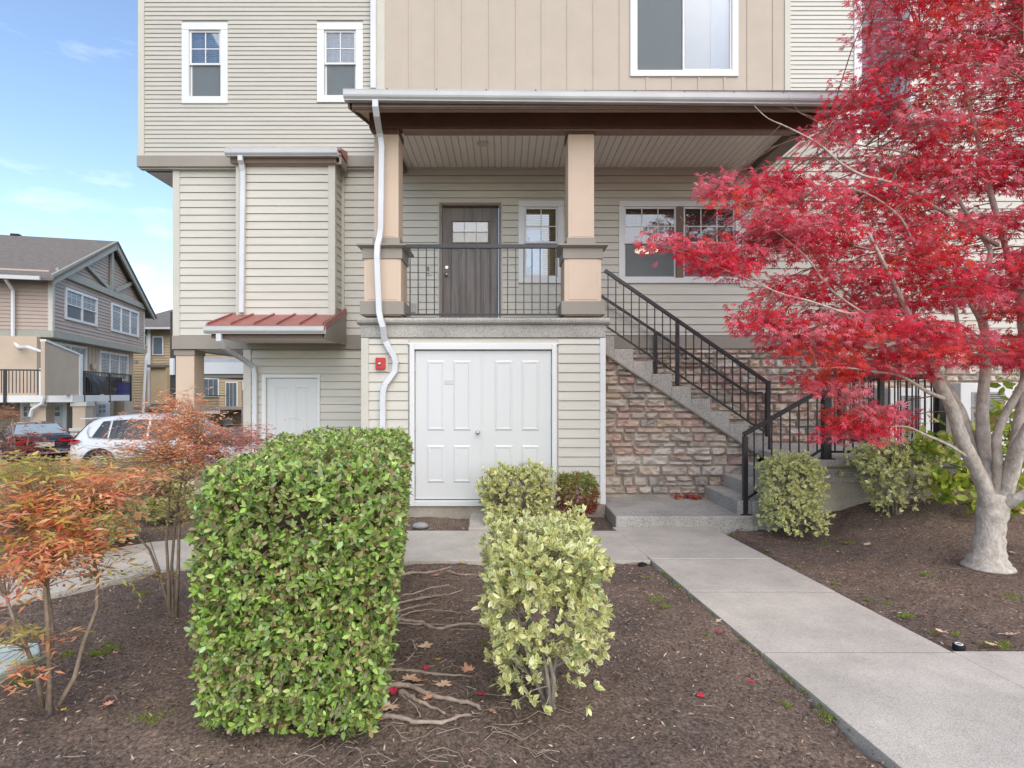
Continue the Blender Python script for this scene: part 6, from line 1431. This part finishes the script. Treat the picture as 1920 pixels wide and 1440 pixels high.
LM([(1858, 470, 5.3, 8), (1800, 380, 5.4, 7), (1740, 300, 5.5, 6), (1690, 220, 5.6, 5), (1650, 150, 5.7, 3), (1620, 110, 5.7, 2)]); LM([(1740, 300, 5.5, 5), (1670, 280, 5.4, 4), (1600, 270, 5.3, 3), (1550, 240, 5.2, 2)])
LM([(1690, 220, 5.6, 4), (1700, 150, 5.5, 3), (1720, 80, 5.4, 2.4), (1730, 0, 5.4, 2)]); LM([(1965, 590, 4.7, 8), (1950, 450, 4.7, 7), (1940, 320, 4.8, 5), (1930, 200, 4.8, 4), (1920, 60, 4.8, 3), (1920, -60, 4.8, 2)])
LM([(1990, 700, 4.8, 12), (2100, 560, 4.9, 9), (2180, 400, 5.0, 6), (2200, 250, 5.1, 4)]); LM([(1912, 520, 5.6, 9), (1960, 400, 5.8, 7), (2040, 260, 5.9, 5), (2060, 100, 6.0, 3)])
LM([(1790, 40, 5.4, 4), (1780, -60, 5.4, 3), (1760, -150, 5.4, 2)])
nodes_np = np.array([tuple(v) for v in nodes])
# leafy sprays: layered, flat, drooping, thick within the outline of the crown
poly = [(1605, 60), (1612, 130), (1600, 175), (1545, 210), (1520, 250), (1495, 290), (1425, 320), (1335, 325), (1318, 352), (1345, 385), (1385, 425), (1370, 445), (1300, 448), (1225, 440), (1218, 462), (1260, 478), (1310, 500), (1375, 520), (1405, 545), (1380, 580), (1390, 612), (1440, 640), (1465, 655), (1495, 665), (1490, 700), (1510, 728), (1560, 745), (1578, 790), (1562, 820), (1600, 828), (1660, 806), (1700, 780), (1712, 740), (1740, 700), (1800, 690), (1850, 680), (1870, 700), (1925, 700), (2050, 690), (2200, 600), (2290, 400), (2250, 150), (2150, -40), (1950, -160), (1760, -170), (1640, -80)]
def inside(x, y):
    c = False; j = len(poly) - 1
    for i in range(len(poly)):
        xi, yi = poly[i]; xj, yj = poly[j]
        if (yi > y) != (yj > y) and x < (xj - xi) * (y - yi) / (yj - yi) + xi: c = not c
        j = i
    return c
r = random.Random(41); sprays = []
tries = 0
while len(sprays) < 860 and tries < 20000:
    tries += 1; x = r.uniform(1210, 2290); y = r.uniform(-170, 835)
    if not (inside(x, y) and inside(x - 16, y + 3) and inside(x, y + 14)) and r.random() < .93: continue
    if not inside(x, y): continue
    # open places where the wall or limbs show
    op = 0
    for gx_, gy_, rx_, ry_, s_o in ((1430, 540, 40, 30, .6), (1520, 320, 60, 60, .5), (1560, 300, 50, 30, .6), (1900, 620, 50, 30, .8), (1800, 585, 60, 22, .8), (1700, 590, 60, 14, .6), (1840, 760, 60, 50, .8), (1620, 640, 60, 14, .7), (1640, 740, 40, 22, .65), (1450, 480, 40, 30, .4), (1880, 150, 40, 40, .4), (1890, 440, 25, 30, .6), (1650, 170, 30, 60, .4), (1740, 440, 60, 20, .45), (1630, 470, 40, 20, .45), (1715, 770, 30, 25, .55)):
        e_ = ((x - gx_) / rx_) ** 2 + ((y - gy_) / ry_) ** 2
        if e_ < 1.3: op = max(op, s_o)
    if r.random() < op: continue
    frac = min(1, max(0, (x - 1220) / 600)); Yc = r.uniform(4.25 + .1 * frac, 4.7 + 1.6 * frac) if y > 350 else r.uniform(4.5, 6.3)
    sprays.append((x, y, Yc))
sprays += [(1238, 448, 4.12), (1262, 456, 4.12), (1290, 468, 4.15), (1318, 478, 4.18), (1342, 492, 4.2), (1365, 505, 4.22), (1330, 462, 4.2), (1360, 470, 4.25), (1385, 500, 4.25), (1345, 345, 4.4), (1362, 362, 4.4), (1385, 352, 4.4), (1400, 380, 4.4), (1425, 372, 4.45), (1420, 400, 4.45), (1450, 350, 4.5), (1440, 420, 4.5), (1395, 600, 4.3), (1420, 610, 4.3), (1450, 630, 4.4), (1410, 575, 4.3), (1440, 590, 4.35), (1590, 800, 4.85), (1570, 812, 4.85), (1620, 795, 4.85), (1640, 770, 4.9), (1600, 770, 4.8)]
PP, DD, NN, SS, CC, brs = [], [], [], [], [], []
REDP_ = [(.74, .035, .075, 3.8), (.80, .12, .18, 3.4), (.64, .015, .04, 2.8), (.86, .28, .35, 3.0), (.80, .08, .035, 1.6), (.46, .03, .06, .5)]
rngs = np.random.default_rng(77)
for (x, y, Yc) in sprays:
    c = np.array(pt(x, y, Yc)); nn_ = nodes_np[np.argmin(np.linalg.norm((nodes_np - c) * [1, 1, 1.2], axis=1))]
    out = c - np.array(nn_); L_ = np.linalg.norm(out); out = out / max(L_, .05)
    side = np.array([1, 0, 0]) if abs(out[0]) < .3 else np.array([out[0], out[1], 0]); side = side / np.linalg.norm(side)
    n_ = int(rngs.uniform(44, 78)); rad = rngs.uniform(.14, .25)
    if x < 1460: rad *= .72; n_ = int(n_ * .62)
    a = rngs.uniform(0, 2 * math.pi, n_); q_ = np.sqrt(rngs.uniform(0, 1, n_)) * rad
    P = c + np.stack([np.cos(a) * q_ * 1.25, np.sin(a) * q_, rngs.normal(0, .035, n_) - q_ ** 2 * .9], 1)
    D = nrmz(np.stack([np.cos(a), np.sin(a), -.55 + rngs.normal(0, .35, n_)], 1) * 1.0 + rngs.normal(0, .45, (n_, 3)) + np.array([-.35, -.1, -.15]))
    tone = rngs.choice(3, p=[.86, .10, .04]) if y < 360 and x > 1690 else 0
    if tone == 2: col = np.tile([.40, .27, .17], (n_, 1)) * rngs.uniform(.8, 1.2, (n_, 1))
    else: base = np.array(REDP_[rngs.choice(6, p=np.array([p[3] for p in REDP_]) / sum(p[3] for p in REDP_))][:3]); col = base * rngs.uniform(.8, 1.2, (n_, 1)) * .6 + .4 * np.array([REDP_[i][:3] for i in rngs.choice(6, n_)])
    PP.append(P); DD.append(D); NN.append(np.tile([0, -.35, 1.0], (n_, 1)) + rngs.normal(0, .55, (n_, 3))); SS.append(rngs.uniform(.046, .078, n_)); CC.append(col); brs.append((nn_, c, P))
P = np.concatenate(PP); D = np.concatenate(DD); N = np.concatenate(NN); S = np.concatenate(SS); C = np.clip(np.concatenate(CC), 0, 1)
vis = np.where(P[:, 0] / P[:, 1] * F + CX < 1915)[0]; sel = vis[np.argsort(np.linalg.norm(P[vis] - [0, 0, EYE], axis=1) - rngs.uniform(0, .8, len(vis)))[:300]]
m_ = np.ones(len(P), bool); m_[sel] = False
leaf_cloud('foliage', P[m_], D[m_], N[m_], S[m_], C[m_], C[m_], 'maple', REDLEAF, MT)
single_leaves('leaf', P[sel], D[sel], N[sel], S[sel], C[sel], C[sel], 'maple', REDLEAF, MT)
print('maple leaves', len(P))
tw = MB()
for nn_, c, P_ in brs:
    a = Vector(nn_); b = Vector(c); mdl = a.lerp(b, .5) + Vector((0, 0, .06 * (b - a).length)); tw.tube([a, a.lerp(mdl, .5), mdl, mdl.lerp(b, .5), b], [.006, .0055, .005, .004, .003], 4, cap=False)
    for k in range(0, min(len(P_), 16), 2): tw.tube([mdl.lerp(b, .4 + .05 * k % .6), Vector(P_[k])], [.0026, .0012], 3, cap=False)
tw.build('twig', mat('maple_twig', (.27, .17, .13), .8, .2, 20), MT, smooth=True, kind='stuff')
# bare tip twigs against the fascia
for pts in (((1560, 250), (1520, 218), (1490, 208), (1462, 200)), ((1540, 232), (1500, 212), (1478, 185), (1480, 178)), ((1400, 400), (1380, 350), (1400, 330)), ((1300, 480), (1290, 430), (1275, 405))):
    V = [pt(x, y, 4.6) for x, y in pts]; MB().tube(V, [.004, .003, .002, .0015][:len(V)], 4).build('bare_twig', MATS['maple_twig'], MT, smooth=True)

# ------------------------------------------------------------------ roots, leaves, litter on the ground
def gp(x, y, dz=0.0):
    """ground point seen at a pixel"""
    z = 0.0
    Y = 4.0
    for _ in range(6): Y = (EYE - z) * F / (y - HY); z = gz(px(x, Y), Y)
    return Vector((px(x, Y), Y, z + dz))
RT = [([(738, 1085), (765, 1077), (800, 1077), (825, 1072), (850, 1064)], 7, 'pale root nearest the cross walk, running right from the hedge'),
      ([(748, 1120), (780, 1115), (808, 1105), (840, 1100), (860, 1108)], 4, 'thin wavy root second from the cross walk'),
      ([(835, 1072), (860, 1080), (885, 1080), (910, 1082)], 5, 'short forked root touching the variegated shrub near the cross walk'),
      ([(742, 1134), (765, 1130), (790, 1125), (815, 1120), (850, 1115), (880, 1106)], 4, 'thin root rising toward the cross walk'),
      ([(740, 1152), (768, 1142), (800, 1136), (818, 1134)], 4, 'short thin root beside the hedge in the middle of the bed'),
      ([(745, 1160), (775, 1150), (810, 1146), (850, 1150), (880, 1152)], 3, 'hair thin root across the middle of the bed'),
      ([(735, 1163), (760, 1168), (790, 1171), (806, 1180), (824, 1184), (845, 1178), (880, 1173), (910, 1178)], 9, 'thick sagging root crossing the bed between hedge and variegated shrub'),
      ([(740, 1170), (775, 1174), (820, 1174), (850, 1176)], 4, 'slim root running just above the sagging thick root'),
      ([(700, 1272), (722, 1262), (750, 1261), (790, 1266), (830, 1270), (870, 1274), (905, 1272)], 9, 'long straight root below the starry tan leaf'),
      ([(690, 1304), (720, 1298), (745, 1290), (765, 1292), (790, 1303), (820, 1315), (850, 1318), (885, 1326), (905, 1336)], 15, 'thickest grey root curving from under the hedge'),
      ([(745, 1300), (770, 1312), (790, 1324), (815, 1334), (840, 1345)], 11, 'thick root branching downward from the thickest root'),
      ([(745, 1302), (765, 1316), (780, 1330), (789, 1346)], 5, 'slender root dropping beside the branching root'),
      ([(685, 1340), (720, 1350), (750, 1352), (775, 1360), (830, 1362), (860, 1350), (885, 1345)], 13, 'thick root at the very front of the bed'),
      ([(778, 1218), (775, 1205), (790, 1198), (810, 1192), (825, 1188)], 3, 'little hooked root above the tan star leaf'),
      ([(762, 1245), (775, 1230), (785, 1217)], 4, 'short pale root stub pointing up from the soil'),
      ([(800, 1258), (825, 1248), (845, 1235)], 3, 'tiny diagonal root beside the yellow leaf scrap'),
      ([(835, 1268), (850, 1280), (870, 1288), (880, 1305)], 4, 'small root forking down near the variegated shrub'),
      ([(740, 1286), (780, 1288), (820, 1290), (860, 1290), (900, 1296)], 4, 'thin root between the two thick foreground roots')]
ROOTN = 0
for pts, w_, lab in RT:
    V = [gp(x, y, w_ * 2.9 / F * .3 + .010) for x, y in pts]; n_ = len(V); o_ = []
    for i in range(n_ - 1):
        for k in range(4): t = k / 4; o_.append(V[i].lerp(V[i + 1], t) + Vector((random.uniform(-.006, .006), random.uniform(-.006, .006), random.uniform(-.004, .003))))
    o_.append(V[-1] - Vector((0, 0, .02))); o_[0] = o_[0] - Vector((0, 0, .015))
    rr = np.linspace(1, .45, len(o_)) * (w_ * .75 + 1.2) * (V[0].y) / F / 2 * np.array([1 + .15 * math.sin(i * 1.7) for i in range(len(o_))])
    tag(MB().tube(o_, list(rr), 8).build('exposed_root', ROOT, None, smooth=True), lab, 'root', 'roots lying bare on the soil between hedge and variegated shrub')
# twigs and hair roots as ground stuff
mb = MB(); r = random.Random(9)
for k in range(420):
    x, y = r.uniform(-3.6, 6), r.uniform(2.3, 6.9)
    if k < 200: x, y = r.uniform(-.9, .3), r.uniform(2.5, 5.4)
    if near_walk(np.array([x]), np.array([y]))[0]: continue
    a = r.uniform(-.6, .6) + (math.pi if r.random() < .5 else 0); L_ = r.uniform(.05, .28) if k < 200 else r.uniform(.04, .16); z = gz(x, y) + .012
    pts = [(x + L_ * t * math.cos(a + .5 * math.sin(t * 3 + k)), y + L_ * t * math.sin(a + .6 * math.sin(t * 4 + k)), z + .008 * math.sin(t * 5)) for t in (0, .3, .6, 1)]
    mb.tube(pts, [.0028, .0024, .002, .001], 4, cap=False)
mb.build('fine_twigs', mat('pale_twig', (.32, .25, .19), .9, .2, 20), None, smooth=True, kind='stuff')
# bark chips
def chips(n, xr, yr, pal, smin, smax, name, m):
    x = rng.uniform(*xr, n); y = rng.uniform(*yr, n); ok = ~near_walk(x, y) & (y < 7.55) & ~((x > 3.65) & (x < 5.6) & (y > 6.9)) & ~((x > 1.3) & (x < 3.3) & (y > 6.88)); x, y = x[ok], y[ok]; n = len(x); z = g(x, y) + rng.uniform(.0, .02, n)
    a = rng.uniform(0, 6.3, n); P = np.stack([x, y, z], 1); D = np.stack([np.cos(a), np.sin(a), rng.normal(0, .3, n)], 1); N = np.tile([0, 0, 1.0], (n, 1)) + rng.normal(0, .55, (n, 3)); c = pick(pal, n, .2)
    return leaf_cloud(name, P, D, N, rng.uniform(smin, smax, n), c, c * .85, 'slim', m, None)
CHIPP = [(.135, .095, .074, 5), (.21, .155, .12, 4), (.36, .28, .22, 2.4), (.58, .49, .40, 1.1), (.055, .042, .036, 4.5), (.30, .17, .12, 1.2)]
chips(60000, (-4.2, 7.2), (2.2, 7.6), CHIPP, .010, .036, 'bark_mulch', DRYLEAF)
chips(2600, (-3.6, 2.0), (2.3, 5.5), [(.42, .34, .27, 3), (.50, .40, .32, 2), (.36, .2, .13, 2)], .015, .036, 'dry_leaf_scraps', DRYLEAF)
chips(700, (2.9, 6.5), (3.6, 6.9), [(.45, .05, .05, 3), (.50, .22, .12, 2), (.55, .40, .28, 3)], .014, .03, 'red_leaf_scraps', DRYLEAF)
# moss
MOSSM = mat('moss', (.20, .27, .03), .95, .3, 40, .8, 90, col2=(.12, .16, .03)); r = random.Random(15)
mpos = [(1232 + i * 7.6, 1062 + i * 7.6 * .832 + (i * 7) % 5, .018 + .012 * ((i * 13) % 4)) for i in range(0, 46, 2)] + [(1375 + i * 21, 1003 + i * 21 * .4946, .02) for i in range(0, 20, 3)] + [(215, 1215, .05), (195, 1222, .06), (180, 1230, .05), (205, 1210, .03), (40, 1283, .06), (285, 1353, .09), (300, 1348, .07), (175, 1190, .05), (225, 1190, .03), (265, 1115, .06), (1325, 1192, .03), (1550, 1347, .05), (1480, 1325, .03), (1660, 1132, .04), (1708, 1160, .06), (1690, 1152, .03), (1575, 985, .22), (1610, 968, .18), (1900, 1120, .08), (1740, 1080, .05), (1865, 1212, .06), (1880, 1210, .05), (1210, 1085, .05), (1245, 1140, .04), (1230, 1125, .07), (1790, 1190, .03), (120, 1230, .05), (905, 1208, .03), (1600, 1020, .05)]
for (x, y, R_) in mpos:
    c = gp(x, y)
    for k in range(2 if R_ < .04 else 4):
        rr = R_ * r.uniform(.35, .7); ang = r.uniform(0, 6.3); cx_, cy_ = c.x + R_ * .6 * math.cos(ang), c.y + R_ * .6 * math.sin(ang); n_ = 90
        P = np.stack([cx_ + rng.normal(0, rr * .5, n_) * 1.4, cy_ + rng.normal(0, rr * .5, n_), np.full(n_, c.z + .004) + rng.uniform(0, .012, n_)], 1)
        D = nrmz(rng.normal(0, .6, (n_, 3)) + [0, 0, .5]); cc_ = pick([(.25, .34, .03, 3), (.18, .24, .03, 3), (.33, .38, .06, 1)], n_, .15)
        try: MOSS_P.append(P); MOSS_D.append(D); MOSS_C.append(cc_)
        except NameError: MOSS_P, MOSS_D, MOSS_C = [P], [D], [cc_]
P = np.concatenate(MOSS_P); leaf_cloud('moss_tufts', P, np.concatenate(MOSS_D), rng.normal(0, 1, P.shape), rng.uniform(.006, .016, len(P)), np.concatenate(MOSS_C), np.concatenate(MOSS_C), 'slim', LEAFM, None)
# piles of red and orange leaves
def pile(name, label, pts, n, sp, pal, L=.05):
    o_ = []
    for x, y in pts: c = gp(x, y); o_.append((c.x, c.y, c.z))
    o_ = np.array(o_); idx = rng.choice(len(o_), n); P = o_[idx] + np.stack([rng.normal(0, sp, n), rng.normal(0, sp * .6, n), rng.uniform(.005, .04, n)], 1)
    a = rng.uniform(0, 6.3, n); D = np.stack([np.cos(a), np.sin(a), rng.normal(.1, .3, n)], 1); c = pick(pal, n, .15)
    return tag(leaf_cloud(name, P, D, np.tile([0, 0, 1.0], (n, 1)) + rng.normal(0, .6, (n, 3)), rng.uniform(L * .7, L * 1.2, n), c, c, 'maple', DRYLEAF, None), label, 'leaf litter')
RP = [(.42, .04, .03, 4), (.55, .12, .04, 3), (.6, .3, .06, 1.5), (.3, .05, .04, 2), (.55, .35, .2, 1)]
pile('leaf_litter', 'red and orange leaves drifted at the path corner by the stair newel', [(1352, 985), (1368, 988), (1385, 990)], 70, .06, RP)
pile('leaf_litter', 'red and orange leaves gathered at the foot of the boxy shrub', [(1424, 977), (1434, 975), (1445, 978)], 45, .04, RP)
o_ = pile('leaf_litter', 'red leaves caught on the platform under the stone wall', [(1300, 930), (1318, 930)], 2, .01, RP)
bpy.data.objects.remove(o_)
P = np.stack([rng.uniform(2.42, 2.84, 70), rng.uniform(8.0, 8.18, 70), PLAT + rng.uniform(.01, .05, 70)], 1); a = rng.uniform(0, 6.3, 70); c = pick(RP, 70)
tag(leaf_cloud('leaf_litter', P, np.stack([np.cos(a), np.sin(a), 0 * a], 1), np.tile([0, -.3, 1.0], (70, 1)) + rng.normal(0, .6, (70, 3)), rng.uniform(.05, .08, 70), c, c, 'maple', DRYLEAF, None), 'red leaves caught on the platform under the stone wall', 'leaf litter')
# single fallen leaves, broad maple type
def broad_leaf(size, m, loc, rot, label, group, curl=.15, tilt=(0, 0)):
    angs = [-140, -118, -100, -78, -60, -45, -25, -12, 0, 12, 25, 45, 60, 78, 100, 118, 140]; rad = [.35, .62, .42, .80, .50, .88, .55, .85, 1.05, .85, .55, .88, .50, .80, .42, .62, .35]
    v = [(0, 0, 0)]; rr = random.Random(str(loc))
    for a, q_ in zip(angs, rad):
        q2 = q_ * rr.uniform(.88, 1.1); t = math.radians(a); v.append((math.sin(t) * q2 * .55, math.cos(t) * q2 * .55, (q2 ** 2) * curl * .55 + rr.uniform(-.03, .05)))
    f_ = [(0, i, i + 1) for i in range(1, len(angs))]; mb = MB(); mb.add([(x * size, y * size, z * size) for x, y, z in v], f_); mb.tube([(0, 0, 0), (0, -.3 * size, .02 * size), (.04 * size, -.5 * size, .03 * size)], .008 * size + .0008, 4)
    o = mb.build('fallen_leaf', m, None); o.location = loc; o.rotation_euler = (tilt[0], tilt[1], rot); return tag(o, label, 'leaf', group)
TANL = mat('tan_leaf', (.74, .54, .38), .8, .12, 25, col2=(.60, .40, .26)); REDL = mat('red_leaf', (.50, .03, .06), .6, .1, 25); YELL = mat('yellow_leaf', (.60, .36, .05), .7, .1, 20); RUST = mat('rust_leaf', (.62, .32, .20), .8, .12, 20)
FL = [(798, 1219, .13, TANL, 'star shaped tan maple leaf alone on the soil left of the variegated shrub'), (730, 1222, .13, TANL, 'tan maple leaf tight against the hedge at mid bed'), (719, 1252, .12, TANL, 'tan maple leaf above the long straight root by the hedge'),
      (700, 1292, .14, TANL, 'tan leaf lowest of the row beside the hedge'), (722, 1284, .13, TANL, 'tan leaf beside the thickest root near the hedge'), (764, 1280, .12, TANL, 'tan leaf just above the bend of the thickest root'), (784, 1283, .11, RUST, 'rusty leaf right of the tan leaf above the thickest root'),
      (828, 1289, .12, TANL, 'pale star leaf between the two foreground roots'), (878, 1264, .11, RUST, 'orange tan leaf close to the variegated shrub foot'), (733, 1330, .14, TANL, 'upright tan leaf in the front left corner of the bed'), (705, 1338, .14, TANL, 'flat tan leaf at the front edge by the hedge foot'),
      (690, 1353, .16, YELL, 'yellow leaf at the very bottom beside the hedge'), (820, 1242, .05, YELL, 'small yellow scrap beside a thin root'), (867, 1060, .05, YELL, 'small yellow leaf near the cross walk'), (820, 1082, .08, RUST, 'rusty leaf by the root nearest the cross walk'), (755, 1079, .07, RUST, 'rusty leaf at the hedge edge near the cross walk'),
      (800, 1260, .06, REDL, 'small crimson leaf above the long straight root'), (902, 1307, .07, REDL, 'crimson leaf left of the variegated shrub foot'), (735, 1305, .07, REDL, 'crimson leaf under the bend of the thickest root'), (703, 1327, .07, REDL, 'crimson leaf by the front left tan leaves'), (793, 1168, .06, REDL, 'crimson leaf lying on the sagging thick root'), (802, 1317, .08, RUST, 'reddish leaf between thick foreground roots'),
      (924, 1340, .06, RUST, 'rust leaf at the foot of the variegated shrub'), (1342, 1170, .09, TANL, 'tan leaf at the left edge of the concrete path'), (1349, 1191, .06, REDL, 'crimson leaf just below the tan leaf at the path edge'), (1406, 1284, .06, REDL, 'crimson leaf in the soil triangle left of the path'), (1313, 1312, .06, REDL, 'crimson leaf in the soil far below the path edge'),
      (1768, 1190, .11, TANL, 'tan leaf by the path near the sprinkler cap'), (1890, 1195, .12, TANL, 'large tan leaf at the far right above the branch walk'), (1862, 1215, .08, TANL, 'tan leaf on the edge of the branch walk'), (1730, 1157, .07, RUST, 'rust leaf right of the path in the mulch bed'), (1625, 1010, .10, TANL, 'pale leaf on mulch in front of the wide variegated shrub'), (1590, 971, .09, TANL, 'tan leaf on the moss by the landing'),
      (1828, 977, .10, RUST, 'rust leaf left of the maple trunk'), (1887, 973, .08, REDL, 'crimson leaf right of the maple trunk'), (1900, 1008, .08, RUST, 'rust leaf at the right edge by the maple'), (1824, 1002, .07, RUST, 'rust leaf just left of the trunk flare'), (216, 1230, .05, RUST, 'orange scrap on the moss left of the hedge'), (120, 1337, .04, YELL, 'yellow berry sized leaf by the nandina base'), (200, 1328, .07, RUST, 'rust leaf on the soil between nandina and hedge'), (870, 957 + 37, .05, RUST, 'rust scrap in the soil strip by the storage doors')]
for k, (x, y, s_, m_, lab) in enumerate(FL):
    c = gp(x, y, .022); broad_leaf(s_, m_, tuple(c), k * 2.4, lab, 'fallen leaves on the soil', tilt=(random.uniform(-.15, .25), random.uniform(-.2, .2)))
for (x, y, s_, m_, lab) in ((997, 818, 0, None, ''),): pass
broad_leaf(.07, REDL, (px(694, 4.9), 4.9, 1.29), .5, 'pink red leaf resting on top of the clipped hedge', 'fallen leaves on the soil', tilt=(.3, .1))
